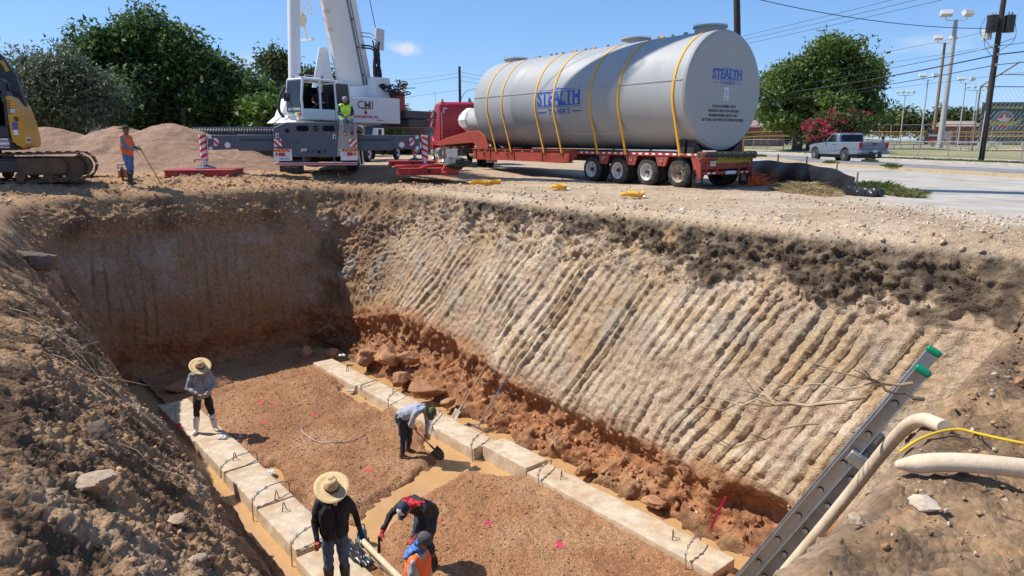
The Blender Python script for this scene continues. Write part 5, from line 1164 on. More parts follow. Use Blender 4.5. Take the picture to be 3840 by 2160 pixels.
m_ = MB(); m_.cyl((.10, -.02, .78), (.10, .02, .78), .055, n=14); m_.build('coupling', mat('void_black', (.004, .004, .004)), crane)
for x in (-.30, -.12, .30):
    m_ = MB(); m_.cyl((x, -.07, .80), (x, .02, .80), .035, .045, 10); m_.build('hose_coupling', BLKM, crane, smooth=30)
m_ = MB(); m_.tube([(-1.05, 0, 1.12), (-1.05, -.05, 1.12), (-.55, -.05, 1.12), (-.55, 0, 1.12)], .012, 6); m_.build('grab_handle', CG, crane, smooth=True)
def striped(name, parent, x, z, w_, h_, y, cols, dirn=1, n=6, mats=None):
    """diagonal stripe board, each stripe a thin plate"""
    m = MB(); m.box((x, y+.006, z), (w_, .01, h_)); bo = m.build(name, cols[0], parent)
    sw = (w_+h_)/n
    for i in range(n):
        if i % 2: continue
        a = -w_/2-h_/2+i*sw+ (h_/2 if False else 0); pts = []
        # clip the parallelogram to the board
        poly = [(a-dirn*h_/2*0, -h_/2), (a+sw, -h_/2), (a+sw+dirn*h_, h_/2), (a+dirn*h_, h_/2)]
        if dirn < 0: poly = [(p+h_, q) for p, q in poly]
        def clip(P, lim, s):
            out = []
            for (p, q), (p2, q2) in zip(P, P[1:]+P[:1]):
                i1, i2 = s*p <= s*lim, s*p2 <= s*lim
                if i1: out.append((p, q))
                if i1 != i2: f = (lim-p)/(p2-p); out.append((lim, q+f*(q2-q)))
            return out
        poly = clip(clip(poly, w_/2, 1), -w_/2, -1)
        if len(poly) < 3: continue
        m = MB(); m.prism([(x+p, z+q) for p, q in poly], y-.003, y+.001, 'xz'); m.build('stripe', cols[1], bo)
for s in (-1, 1):
    striped('warning_board', crane, s*1.30, 1.10, .27, .27, -.035, (TAPEW, TAPER), s, 5)
    m_ = MB(); m_.box((s*1.15, -.03, .68), (.62, .05, .42)); lp_ = m_.build('lamp_panel', CW, crane, bevel=.02)
    striped('stripe_board', crane, s*1.18, .835, .56, .10, -.07, (YEL, TAPER), s, 9)
    for (dx, w_, mt) in ((-.02*s, .20, mat('lamp_red', (.45, .01, .012))), (.16*s, .09, mat('lamp_amber', (.7, .12, .02))), (-.20*s, .10, mat('lamp_clear', (.7, .7, .72), rough=.2))):
        m_ = MB(); m_.box((s*1.2+dx, -.07, .70), (w_, .03, .11)); m_.build('tail_lamp', mt, crane, bevel=.012)
m_ = MB(); m_.box((-1.10, -.07, .55), (.33, .012, .15)); np_ = m_.build('number_plate', TAPEW, crane, bevel=.004)
text('plate_text', 'WB2-N863', .095, (-1.10, -.078, .54), (R(90), 0, 0), mat('plate_blue', (.02, .04, .20)), np_, sx=.72); text('plate_text', 'TEXAS', .035, (-1.10, -.078, .605), (R(90), 0, 0), mat('plate_blue', (.02, .04, .20)), np_)
for x, z in ((-1.30, 1.36), (.66, 1.33)):
    m_ = MB(); m_.box((x, -.018, z), (.11, .006, .18)); st_ = m_.build('sticker', TAPEW, crane); m_ = MB(); m_.box((x, -.022, z+.07), (.10, .004, .03)); m_.build('sticker_print', TAPER, st_); m_ = MB(); m_.box((x+.01, -.022, z-.02), (.06, .004, .09)); m_.build('sticker_print', INK, st_)
m_ = MB(); m_.box((-.42, -.018, .84), (.20, .006, .10)); st_ = m_.build('sticker', TAPEW, crane); m_ = MB(); m_.box((-.42, -.022, .82), (.12, .004, .04)); m_.build('sticker_print', INK, st_)
m_ = MB(); m_.box((0, -.06, .36), (2.85, .06, .10)); bb = m_.build('rear_bumper', CW, crane, bevel=.015); m_ = MB(); m_.box((0, -.094, .36), (2.84, .006, .05)); m_.build('bumper_stripe', TAPER, bb)
for x in (-.45, .62):
    m_ = MB(); m_.box((x, -.02, .52), (.05, .05, .28)); m_.build('bumper_bracket', CG, crane)
# carrier frame, deck and wheels
m_ = MB(); m_.box((0, 6.6, 1.10), (1.5, 13.0, .80)); m_.build('carrier_frame', CG, crane, bevel=.03)
m_ = MB(); m_.box((0, 6.2, 1.66), (2.86, 12.0, .20)); m_.build('carrier_deck', CG, crane, bevel=.02)
for y in (1.7, 3.3, 8.2, 9.8, 11.4):
    for s in (-1, 1): wheel(crane, s*1.36, y, .70, r=.70, w=.42, side=s, rim=CG, dual=False, ribs=4)
m_ = MB(); m_.box((0, 13.0, 1.75), (2.7, 1.9, 1.5)); m_.build('carrier_cab', CW, crane, bevel=.12, seg=3)
m_ = MB(); m_.box((-.95, .55, .28), (.85, .02, .45)); mf_ = m_.build('mud_flap', RUBK, crane); text('flap_text', 'TADANO', .11, (-.95, .535, .22), (R(90), 0, 0), mat('flap_letter', (.4, .4, .4)), mf_)
for x in (1.50, 1.62):
    m_ = MB(); m_.bar((x, 1.0, .25), (x-.06, 1.0, .95), .03, .05); m_.build('step_ladder', ZINC, crane)
# outriggers, front and rear pair
ORM = mat('jack_white', (.80, .72, .72), rough=.4, var=.05)
for yb in (.45, 9.3):
    for s in (-1, 1):
        m_ = MB(); m_.box((s*1.95, yb, 1.10), (1.5, .42, .56)); m_.build('outrigger_box', CG, crane, bevel=.02)
        m_ = MB(); m_.prism([(s*2.2, .90), (s*3.72, .84), (s*3.72, 1.37), (s*2.2, 1.37)], yb-.17, yb+.17, 'xz'); m_.build('outrigger_arm', CG, crane, bevel=.02)
        m_ = MB(); m_.box((s*1.95, yb-.225, 1.20), (1.35, .02, .04)); m_.build('arm_groove', mat('groove_dark', (.03, .03, .035)), crane)
        m_ = MB(); m_.cyl((s*3.05, yb-.165, 1.02), (s*3.05, yb-.185, 1.02), .10, n=20); m_.build('arm_disc', CW, crane, smooth=30)
        striped('warning_board', crane, s*3.42, 1.13, .17, .27, yb-.19, (TAPEW, TAPER), s, 4)
        for z in (1.30, .90):
            m_ = MB(); m_.box((s*3.62, yb-.18, z), (.12, .03, .12)); m_.build('hinge_plate', ZINC, crane)
        m_ = MB(); m_.cyl((s*3.90, yb, .46), (s*3.90, yb, 1.38), .125, n=22); jk = m_.build('jack', ORM, crane, smooth=30)
        m_ = MB()
        for k in range(4):
            z0 = .52+k*.22; pts = []
            for i in range(9):
                a = R(-160+i*17) if True else 0; dz = i*.018*(-s)
                pts += [(s*3.90+.128*math.cos(a), yb+.128*math.sin(a), z0+dz+(.1 if s > 0 else 0)), (s*3.90+.128*math.cos(a), yb+.128*math.sin(a), z0+dz+.10+(.1 if s > 0 else 0))]
            mm = MB(); mm.sheet(pts, 2, 9); mm.build('stripe', TAPER, jk)
        m_ = MB(); m_.cyl((s*3.90, yb, .24), (s*3.90, yb, .47), .075, n=16); m_.build('piston', CHR, crane, smooth=30)
        m_ = MB(); m_.lathe([(.36, .20), (.36, .225), (.13, .32), (.08, .34), (0, .34)], (s*3.90, yb, 0), 8); m_.build('foot_pad', CG, crane)
        m_ = MB(); m_.tube([(s*3.90+s*-.12+.0, yb-.1, .50), (s*3.90+s*.28, yb-.1, .52), (s*3.90+s*.32, yb-.1, .50), (s*3.90+s*.32, yb-.1, .42)], .022, 6) if s < 0 else m_.tube([(s*3.90-.1, yb-.1, .50), (s*3.90-.32, yb-.1, .50), (s*3.90-.34, yb-.1, .40)], .022, 6); m_.build('jack_handle', CG, crane, smooth=True)
# timber-steel mats under the jacks
MATR = mat('mat_red', (.36, .028, .028), rough=.6, var=.15, vs=2.5, dirt=(.42, .25, .18), da=.45, ds=1.6)
for (x, yb, ry, lb) in ((-3.85, .25, 0, 'red steel outrigger mat beside the gravel pile, nearest the pit'), (3.95, .30, .02, 'red steel outrigger mat with slings dumped on it, near the pit corner'), (-3.85, 9.3, .0, 'red outrigger mat at the foot of the gravel pile, behind the crane'), (3.7, 9.1, .03, 'red outrigger mat near the tractor wheels, behind the front mat')):
    c = cl(x, yb); z = .35 if yb > 1 else max(.27, G(c[0], c[1])-.05)
    o = thing('outrigger_mat', (c[0], c[1], CR[2]-.03), CRZ+ry, lb, 'outrigger mat', 'red mats under the crane jacks')
    m_ = MB(); m_.box((0, 0, .215), (2.25, 2.1, .03)); m_.box((0, 0, .0), (2.25, 2.1, .03)); m_.build('plates', MATR, o, bevel=.006)
    m_ = MB(); m_.box((0, 0, .105), (2.16, 2.0, .20)); m_.build('core', MATR, o)
    m_ = MB(); m_.cyl((0, -1.02, .11), (0, -.99, .11), .075, n=18); m_.build('lifting_eye', mat('eye_rim', (.20, .02, .02), rough=.6), o); m_ = MB(); m_.cyl((0, -1.03, .11), (0, -1.0, .11), .05, n=18); m_.build('eye_hole', mat('void_black', (.004, .004, .004)), o)
# ---------------------------------------------------------------- slewing superstructure, boom
SZ = 1.82; SYAW = R(133)
MS = Matrix.Translation((.05, 4.0, SZ)) @ Matrix.Rotation(SYAW, 4, 'Z')
def sup(b, name, m, **k):
    o = b.build(name, m, crane, **k); o.matrix_local = MS; return o
m_ = MB(); m_.cyl((0, 0, -.10), (0, 0, .02), .95, n=36); sup(m_, 'slew_ring', BLKM, smooth=30)
m_ = MB()
for a in np.linspace(0, 6.283, 60, endpoint=False): m_.cyl((.98*math.cos(a), .98*math.sin(a), -.08), (.98*math.cos(a), .98*math.sin(a), .03), .02, n=6)
o_ = sup(m_, 'ring_bolts', ZINC); tag(o_, kind='stuff')
m_ = MB(); m_.prism([(-2.6, .03), (1.9, .03), (1.5, .32), (.5, .75), (-.6, 1.5), (-2.2, 1.7), (-2.7, 1.2)], -.55, .75, 'yz'); sup(m_, 'slew_frame', CW, bevel=.03)
m_ = MB(); m_.prism([(-.2, .02), (2.0, .02), (1.6, .30), (1.25, 1.0), (.75, 1.0), (.2, .5)], .70, 1.15, 'yz'); sup(m_, 'corner_frame', CW, bevel=.03)
m_ = MB(); m_.prism([(-2.9, .06), (.66, .06), (.66, .98), (-1.9, 1.12), (-2.9, 1.12)], -1.42, -1.34, 'yz'); pn_ = sup(m_, 'side_cover', CW, bevel=.02)
m_ = MB(); m_.box((-.95, -1.2, .55), (.75, 3.2, .95)); sup(m_, 'engine_housing', CW, bevel=.03)
def suptext(s, size, y, z, m, **k):
    o = text('lettering', s, size, (0, 0, 0), (0, 0, 0), m, crane, **k)
    o.matrix_local = MS @ Matrix.Translation((-1.425, y, z)) @ Matrix.Rotation(R(-90), 4, 'Z') @ Matrix.Rotation(R(90), 4, 'X') @ Matrix.Scale(k.get('sx', 1), 4, (1, 0, 0))
GOLD = mat('gold_brown', (.25, .12, .03), rough=.5); suptext('CMI', .46, -.95, .76, mat('cmi_grey', (.16, .10, .06)), bold=.003, sx=1.1); suptext('CRANE MASTERS, INC.', .15, -.95, .30, TAPER, bold=.004, sx=.95)
for pts_, mt_ in (([(-.75, .66), (-1.15, .66), (-1.15, .61), (-.75, .61)], GOLD), ([(-.95, .60), (-1.05, .46), (-.95, .38), (-.85, .46)], TAPER), ([(-1.5, .20), (-1.9, .20), (-1.9, .17), (-1.5, .17)], TAPER)):
    m_ = MB(); m_.prism(pts_, -1.4255, -1.419, 'yz'); sup(m_, 'cover_print', mt_)
# operator cab
CX0, CX1, CY0, CY1, CZ0, CZ1 = -1.72, -.74, .62, 2.35, .10, 1.62
m_ = MB(); m_.prism([(CY0, CZ0), (CY1-.12, CZ0), (CY1, CZ0+.12), (CY1+.03, CZ0+.42), (CY0, CZ0+.42)], CX0, CX1, 'yz'); sup(m_, 'cab_base', CW, bevel=.05, seg=3)
m_ = MB(); m_.box(((CX0+CX1)/2, (CY0+CY1)/2-.05, CZ1-.04), (CX1-CX0, CY1-CY0-.06, .10)); sup(m_, 'cab_roof', CW, bevel=.045, seg=3)
for x, y in ((CX0+.04, CY1-.02), (CX1-.04, CY1-.02), (CX0+.04, CY0+.04), (CX1-.04, CY0+.04), (CX0+.02, 1.52)):
    m_ = MB(); m_.tube([(x, y, CZ0+.35), (x, y+(.02 if y > 2 else 0), CZ0+.8), (x, y-(.08 if y > 2 else 0), CZ1-.05)], .045, 8); sup(m_, 'cab_pillar', CW, smooth=True)
m_ = MB(); m_.prism([(CY1+.028, CZ0+.30), (CY1+.036, CZ0+.30), (CY1+.03, CZ0+.8), (CY1-.055, CZ1-.10), (CY1-.065, CZ1-.10), (CY1+.02, CZ0+.8)], CX0+.10, CX1-.07, 'yz'); sup(m_, 'windscreen', mat('tinted_glass', (.02, .028, .04), rough=.08, var=.1, vs=3))
m_ = MB(); m_.box((CX1, (CY0+CY1)/2, CZ0+.85), (.02, 1.4, .85)); sup(m_, 'side_glass', GLS)
m_ = MB(); m_.box(((CX0+CX1)/2, CY0+.03, CZ0+.8), (.9, .03, 1.2)); sup(m_, 'cab_back', BLKM)
# door slid back along the side
m_ = MB(); m_.prism([(.02, CZ0+.05), (.86, CZ0+.05), (.90, CZ1-.12), (.82, CZ1-.05), (.14, CZ1-.05), (.05, CZ0+.75)], CX0-.06, CX0-.02, 'yz'); sup(m_, 'cab_door', CW, bevel=.02)
m_ = MB(); m_.prism([(.16, CZ0+.62), (.80, CZ0+.62), (.83, CZ1-.18), (.78, CZ1-.12), (.22, CZ1-.12)], CX0-.066, CX0-.058, 'yz'); sup(m_, 'door_window', mat('tinted_glass', (.02, .028, .04)))
m_ = MB(); m_.box((-1.23, 1.2, .42), (.5, .5, .12)); m_.box((-1.23, .98, .8), (.5, .12, .75)); sup(m_, 'seat', BLKM, bevel=.04)
m_ = MB(); m_.tube([(CX0+.02, CY1-.15, CZ1+.0), (CX0+.02, CY1-.2, CZ1+.10), (CX0+.02, .9, CZ1+.10), (CX0+.02, .8, CZ1)], .016, 6); m_.tube([(CX1-.25, CY1-.15, CZ1+.0), (CX1-.25, CY1-.2, CZ1+.10), (CX1-.25, .9, CZ1+.10), (CX1-.25, .8, CZ1)], .016, 6); sup(m_, 'roof_rail', CW, smooth=True)
for x, y in ((CX0+.1, CY1-.1), (-.62, CY1-.5), (CX0+.2, 1.2)):
    m_ = MB(); m_.cyl((x, y, CZ1+.10), (x, y+.07, CZ1+.11), .055, n=12); m_.cyl((x, y, CZ1), (x, y, CZ1+.08), .012, n=6); sup(m_, 'work_lamp', BLKM, smooth=30)
for i, (c_, e_) in enumerate((((.02, .55, .15), 1.2), ((.75, .16, .02), .3), ((.5, .02, .02), .1))):
    m_ = MB(); m_.cyl((CX0+.38-.12*i, CY1+.02, CZ0+.22), (CX0+.38-.12*i, CY1+.06, CZ0+.22), .05, n=14); sup(m_, 'signal_lamp', mat('signal_%d' % i, c_, rough=.3, emit=e_), smooth=30)
o_ = text('lettering', 'TADANO', .13, (0, 0, 0), (0, 0, 0), TAPEW, crane, sx=1.1, bold=.003); o_.matrix_local = MS @ Matrix.Translation((-1.36, CY1+.045, CZ0+.40)) @ Matrix.Rotation(R(180), 4, 'Z') @ Matrix.Rotation(R(90), 4, 'X')
m_ = MB(); m_.box((-.98, CY1+.04, CZ0+.40), (.15, .006, .10)); sup(m_, 'badge', mat('badge_blue', (.25, .35, .55), rough=.4))
m_ = MB(); m_.box((CX0+.28, CY1+.045, CZ0+.08), (.10, .006, .16)); sup(m_, 'sticker', TAPEW)
m_ = MB(); m_.bar((-1.0, CY1+.05, CZ0+.32), (-1.35, CY1+.05, CZ0+.25), .02); m_.bar((-.8, CY1+.06, CZ1-.15), (-1.2, CY1+.07, CZ0+.35), .012); sup(m_, 'wiper', BLKM)
m_ = MB(); m_.box((CX1-.1, CY1+.1, CZ0+.85), (.05, .10, .30)); m_.bar((CX1-.05, CY1, CZ0+1.0), (CX1-.08, CY1+.1, CZ0+1.0), .02); sup(m_, 'mirror', BLKM, bevel=.01)
m_ = MB(); m_.box((-1.23, 1.55, .02), (1.05, 1.7, .03)); sup(m_, 'cab_step', PLATE)
m_ = MB(); m_.tube(smooth_path([(.30, 1.75, .25), (.50, 1.85, .5), (.50, 1.75, 1.0), (.38, 1.5, 1.5)]), .06, 8); sup(m_, 'hose_bundle', BLKM, smooth=True)
# boom
EL = R(78); bd = V(0, math.cos(EL), math.sin(EL)); bn_ = V(0, -math.sin(EL), math.cos(EL)); foot = V(.10, -1.75, 1.05)
def boom_sec(w_, h_): return [(-w_/2, h_*.5), (-w_/2+.06, h_*.5+.04), (w_/2-.06, h_*.5+.04), (w_/2, h_*.5), (w_/2, -h_*.05), (w_*.40, -h_*.30), (w_*.22, -h_*.46), (0, -h_*.52), (-w_*.22, -h_*.46), (-w_*.40, -h_*.30), (-w_/2, -h_*.05)]
def loft(b, sec0, a0, sec1, a1):
    n = len(sec0); vs = [foot+bd*a0+V(x, 0, 0)+bn_*z for x, z in sec0]+[foot+bd*a1+V(x, 0, 0)+bn_*z for x, z in sec1]
    b.add(vs, [(i, (i+1) % n, n+(i+1) % n, n+i) for i in range(n)]+[tuple(range(n)), tuple(range(2*n-1, n-1, -1))])
CWB = mat('boom_white', (.74, .73, .69), rough=.4, var=.05, vs=1.5, dirt=(.60, .56, .48), da=.25, ds=.9, stretch=(1, 1, .3))
m_ = MB(); loft(m_, boom_sec(1.05, 1.1), -.4, boom_sec(1.12, 1.25), 1.2); loft(m_, boom_sec(1.12, 1.25), 1.2, boom_sec(1.12, 1.25), 24.0); sup(m_, 'boom_base', CWB, smooth=30)  # base section kept full width far above the view, widening its shadow
for k, (w_, a0, a1) in enumerate(((1.02, 24, 35), (.92, 35, 46))):
    m_ = MB(); loft(m_, boom_sec(w_, w_*1.1), a0, boom_sec(w_, w_*1.1), a1); sup(m_, 'boom_section', CWB, smooth=30)
for x in (-.575,):
    m_ = MB(); m_.bar(foot+bd*.3+V(x, 0, 0)+bn_*.15, foot+bd*13+V(x, 0, 0)+bn_*.15, .03, .10); m_.bar(foot+bd*.3+V(x, 0, 0)+bn_*.30, foot+bd*13+V(x, 0, 0)+bn_*.30, .03, .03); sup(m_, 'boom_track', mat('track_grey', (.22, .22, .21), rough=.5, metal=.4))
for a in np.arange(1, 13, 1.1):
    m_ = MB(); m_.box(foot+bd*a+V(-.60, 0, 0)+bn_*.18, (.04, .06, .08)); sup(m_, 'track_clip', BLKM)
for a in (2.9, 3.6, 4.3):
    m_ = MB(); m_.box(foot+bd*a+V(-.10, 0, 0)-bn_*.655, (.30, .004, .10), rx=EL-R(90)); sup(m_, 'boom_sticker', mat('sticker_faded', (.48, .46, .42), rough=.6))
m_ = MB(); m_.bar(foot+bd*5.7+V(-.6, 0, 0)+bn_*.45, foot+bd*5.75+V(-.95, 0, 0)+bn_*.5, .05); sup(m_, 'boom_bracket', CG)
# lift cylinder
c0 = V(.12, 1.35, .45); c1 = foot+bd*9.2-bn_*.6
m_ = MB(); m_.cyl(c0, c0+(c1-c0)*.72, .235, n=28); sup(m_, 'lift_cylinder', CW, smooth=30); m_ = MB(); m_.cyl(c0+(c1-c0)*.7, c1, .15, n=20); sup(m_, 'lift_rod', CHR, smooth=30)
m_ = MB(); m_.prism([(-1.1, 1.0), (.2, 1.2), (-.35, 3.1), (-.75, 3.15)], .52, .58, 'yz'); sup(m_, 'boom_plate', CW, bevel=.01)
# stowed lattice jib, run on out of view to widen the boom's shadow
jo = V(1.35, .75, 0)
def jp(a, x, n): return foot+jo+bd*a+V(x, 0, 0)+bn_*n
m_ = MB()
for x in (-.28, .28):
    for n in (-.28, .28): m_.tube([jp(3.4, x, n), jp(22, x, n)], .035, 8)
k_ = 0
for a in np.arange(3.4, 21.5, .75):
    s = 1 if k_ % 2 else -1; k_ += 1
    for n in (-.28, .28): m_.tube([jp(a, -.28*s, n), jp(a+.75, .28*s, n)], .018, 6)
    for x in (-.28, .28): m_.tube([jp(a, x, -.28*s), jp(a+.75, x, .28*s)], .018, 6)
sup(m_, 'lattice_jib', CW, smooth=True)
m_ = MB(); m_.lathe([(.0, -.06), (.26, -.06), (.26, -.03), (.22, -.02), (.22, .02), (.26, .03), (.26, .06), (0, .06)], jp(3.3, 0, -.1), 24, 'x'); sup(m_, 'jib_sheave', mat('cream_sheave', (.62, .55, .40), rough=.5), smooth=30)
m_ = MB(); m_.bar(jp(2.5, .45, 0), jp(2.5, -.45, 0), .06, .10); m_.bar(jp(2.5, 0, 0), jp(3.5, 0, 0), .07); sup(m_, 'jib_foot', CW)
# boom support cradle, winch, hoses and valve block
m_ = MB(); m_.box((-.75, -2.35, 1.55), (.45, .9, .85)); sup(m_, 'valve_block', CW, bevel=.03)
m_ = MB(); m_.cyl((-.985, -2.35, 1.6), (-.965, -2.35, 1.6), .13, n=20); sup(m_, 'winch_port', BLKM)
m_ = MB(); m_.box((-.75, -2.5, 3.55), (.10, .45, .85), rx=.1); sup(m_, 'junction_box', mat('box_grey', (.55, .55, .52), rough=.5), bevel=.02)
for z in (3.75, 3.6, 3.25, 3.15):
    m_ = MB(); m_.tube([(-.45, -1.7, z), (-.6, -2.1, z), (-.62, -2.4, z-.1), (-.62, -2.42, z-.6)], .022 if z > 3.3 else .035, 6); sup(m_, 'pipe', CHR if z > 3.3 else BLKM, smooth=True)
rr_ = random.Random(5); HR = mat('hose_red', (.4, .03, .03))
for k in range(22):
    m_ = MB(); y0 = -2.35+rr_.uniform(-.15, .25); x0 = -.72+rr_.uniform(-.15, .12); zt = rr_.uniform(2.6, 3.5); a = rr_.uniform(-.12, .12)
    m_.tube(smooth_path([(x0, y0, 1.7), (x0+a, y0+rr_.uniform(-.15, .1), 2.2), (x0-a, y0+rr_.uniform(-.1, .1), (zt+2)/2), (x0+rr_.uniform(-.1, .1), y0, zt)]), rr_.choice((.018, .026, .032)), 6); sup(m_, 'hydraulic_hose', HR if k % 9 == 0 else BLKM, smooth=True)
for k in range(26):
    m_ = MB(); y0 = -2.9+rr_.uniform(-.55, .55); x0 = -1.15+rr_.uniform(-.3, .3); z0 = 1.35+rr_.uniform(-.15, .35)
    m_.tube(smooth_path([(x0, y0, z0), (x0+rr_.uniform(-.3, .3), y0+rr_.uniform(-.4, .4), z0+rr_.uniform(0, .3)), (x0+rr_.uniform(-.35, .35), y0+rr_.uniform(-.5, .5), z0+rr_.uniform(-.1, .25)), (x0+rr_.uniform(-.3, .3), y0+rr_.uniform(-.6, .4), z0+rr_.uniform(-.15, .15))]), rr_.choice((.018, .026)), 6); sup(m_, 'hydraulic_hose', BLKM, smooth=True)
m_ = MB(); m_.cyl((-1.25, -3.35, 1.55), (-1.25, -3.35, 1.62), .07, n=14); m_.cyl((-1.25, -3.35, 1.62), (-1.25, -3.35, 1.80), .085, .07, 14); sup(m_, 'beacon', mat('beacon_amber', (.85, .22, .02), rough=.25, emit=.35), smooth=30)
m_ = MB(); m_.box((-.2, -3.2, .95), (1.9, .6, 1.0)); sup(m_, 'winch_frame', mat('winch_red', (.40, .05, .035), rough=.5, var=.1), bevel=.03)
CWT = mat('counterweight', (.085, .075, .085), rough=.5, var=.1, vs=2)
for k, z in enumerate((-.06, .31)):
    m_ = MB(); m_.box((0, -4.2, z+.16), (3.0-.1*k, 1.7+.3*k, .34)); cw_ = sup(m_, 'counterweight', CWT, bevel=.03)
    m_ = MB(); m_.box((-1.505+.05*k, -4.75-.1*k, z+.16), (.012, .28, .30)); sup(m_, 'warning_plate', TAPER); m_ = MB(); m_.box((-1.512+.05*k, -4.75-.1*k, z+.16), (.006, .09, .28), rx=.5); sup(m_, 'warning_stripe', TAPEW)
# hoist rope
m_ = MB(); pa = foot+V(-.45, -1.1, 2.2); m_.cyl(pa, foot+bd*46+bn_*1.0, .016, n=6); sup(m_, 'hoist_rope', BLKM)
# people on the crane
lm = Matrix.Translation(CR) @ Matrix.Rotation(CRZ, 4, 'Z')
pw = lm @ V(1.08, .12, 1.80)
p, H, j = seated((pw.x, pw.y, pw.z-.02), R(-158), 'person in a lime-green safety vest sitting on the rear deck of the crane', shirt=mat('navy_shirt', (.02, .025, .05), rough=.85, var=.2), sleeve=.95, trousers=mat('faded_jeans', (.16, .20, .26), rough=.85, var=.2, vs=9, bump=.3), boots=BROWN, bootz=.16, vest=LIME, J=dict(face=(.35, .9, 0)))
M_h, c_h = orient(H); m_ = MB(); n_ = 22; rows_ = [(.100, .02), (.102, .06), (.09, .105), (.055, .13), (0, .138)]
m_.add([c_h+M_h @ V(r_*.90*math.cos(6.2832*i/n_), r_*1.05*math.sin(6.2832*i/n_), z_) for r_, z_ in rows_ for i in range(n_)], [(a*n_+i, a*n_+(i+1) % n_, (a+1)*n_+(i+1) % n_, (a+1)*n_+i) for a in range(4) for i in range(n_)]); m_.build('skull_cap', mat('grey_beanie', (.33, .34, .37), rough=.9), p, smooth=60, fix=False)
volume('beard', [(H(-.035, .06, -.09), H(.035, .06, -.09), .03, .03)], .010, mat('beard_black', (.015, .012, .01), rough=.9), p, 2)
pw = lm @ MS @ V(-1.25, 1.18, .46)
p, H, j = seated((pw.x, pw.y, pw.z), CRZ+SYAW+R(38), 'person in dark clothes sitting at the controls inside the crane cab', shirt=mat('dark_navy', (.012, .014, .025), rough=.85), sleeve=.1, trousers=BLACKC, boots=BROWN, J=dict(Lan=(-.12, .42, -.30), Ran=(.12, .42, -.30)))
volume('hair', [(H(0, -.015, .055), Vector((.085, .10, .085)), 'e')], .012, mat('hair_black', (.015, .012, .01), rough=.7), p, 2)
# slings and bag on the front mat
c = cl(3.95, .0); z0_ = CR[2]+.205
SLR = mat('sling_red', (.42, .025, .03), rough=.75, var=.2, vs=10)
for k, (pts_, lb) in enumerate(((((-1.2, -.75, .05), (-.8, -.9, .06), (-.2, -.7, .05), (.3, -.85, .06), (.9, -.75, .04)), 'red lifting sling stretched along the front mat'), (((-.3, -.95, -.02), (-.2, -1.08, .02), (.1, -.9, .10), (.6, -.85, .09), (.55, -1.05, .0), (.45, -1.12, -.12)), 'red lifting sling hanging in a loop over the edge of the front mat'), (((.45, -1.15, -.17), (.58, -1.2, -.16), (.64, -1.1, -.16), (.55, -1.08, -.17)), 'red sling end lying on the dirt before the front mat'))):
    m_ = MB(); m_.tube(smooth_path([(c[0]+.984*a-.18*b, c[1]+.18*a+.984*b, z0_+h+.02) for a, b, h in pts_]), .055, 8); tag(m_.build('lifting_sling', SLR, smooth=True), lb, 'sling', 'red slings on the mat')
def lump(name, c, r, sc, m, label, cat, seed=0, amp=.25, f=3., group=None, n=20, rz=0., planes=0):
    b = MB(); b.sph((0, 0, 0), 1, n, int(n*.7)); P = np.array(b.v, np.float32)
    if planes:                      # broken lump: a ball cut by random planes
        rg = np.random.default_rng(seed); N_ = rg.normal(size=(planes, 3)); N_ /= np.linalg.norm(N_, axis=1)[:, None]; h = .55+.4*rg.random(planes)
        dn = P @ N_.T; rad = np.min(np.where(dn > .05, h[None]/np.maximum(dn, .05), 9), axis=1); d = np.minimum(rad, 1.25)*(1+amp*.35*fbm(P+seed*3.3, 2.5, 3, seed))
    else: d = 1+amp*fbm(P+seed*3.3, f*.5, 3, seed)+amp*.5*(cell(P+seed, f*.8, seed)-.3)
    b.v = [tuple(p) for p in P*d[:, None]*np.array(sc)*r]; o = b.build(name, m, None, smooth=28 if planes else 50); o.location = c; o.rotation_euler = (0, 0, rz)
    return tag(o, label, cat, group)
lump('tool_bag', (*cl(4.95, -.75)[:2], z0_+.17), .36, (1.3, .8, .6), mat('bag_dark', (.025, .035, .03), rough=.7, var=.5, vs=9), 'dark bundle of tool bags piled on the corner of the front mat', 'bag', 3, .45)
# ================================================================ gravel pile, pipes, excavator
def heap(name, x0, x1, y0, y1, hf, m, col, label, cat, n=(160, 90), kind='stuff'):
    xs = np.linspace(x0, x1, n[0]); ys = np.linspace(y0, y1, n[1]); X, Y = np.meshgrid(xs, ys)
    Z = hf(X, Y); Q = np.stack([X, Y, Z], -1).reshape(-1, 3); Zn = (.09*fbm(Q, .7, 3, 61)+.045*fbm(Q, 2.6, 3, 64)).reshape(X.shape)
    gz_ = gz(X, Y); Z = gz_-.06+np.where(Z > .02, Z+Zn*np.clip(Z*3, 0, 1), -.05)
    me = grid_mesh(name, np.stack([X, Y, Z], -1)); C = np.ones((X.size, 3))*np.array(col); nn = fbm(Q, .6, 3, 71); C = C*(1+.18*nn[:, None]); C = mixc(C, np.array(col)*.62, ss(fbm(Q, 1.4, 4, 77), .25, .6)*.7); set_col(me, C)
    return tag(link(name, me, m), label, cat, kind=kind)
def cone(X, Y, cx, cy, h, rx, ry, p=1.25):
    d = np.hypot((X-cx)/rx, (Y-cy)/ry); return h*(np.clip(1-np.sqrt(d*d+.012)+.06, 0, 1))**p
def pile_h(X, Y):
    a = np.maximum.reduce([cone(X, Y, -15.4, 31.5, 2.05, 5.2, 5.0, 1.0), cone(X, Y, -17.5, 31.2, 1.95, 4.5, 4.6, 1.0), cone(X, Y, -20.2, 30.6, 1.95, 5.5, 4.6, 1.0), cone(X, Y, -24.5, 31.5, 1.9, 6, 5, 1.0), cone(X, Y, -13.2, 29.8, 1.0, 4.0, 3.6, 1.0)])
    return a+.0*X
heap('gravel_pile', -32, -8.5, 25.4, 37, pile_h, PEA, (.36, .215, .13), 'long pile of brown pea gravel heaped behind the man on the rim', 'gravel pile', (300, 150))
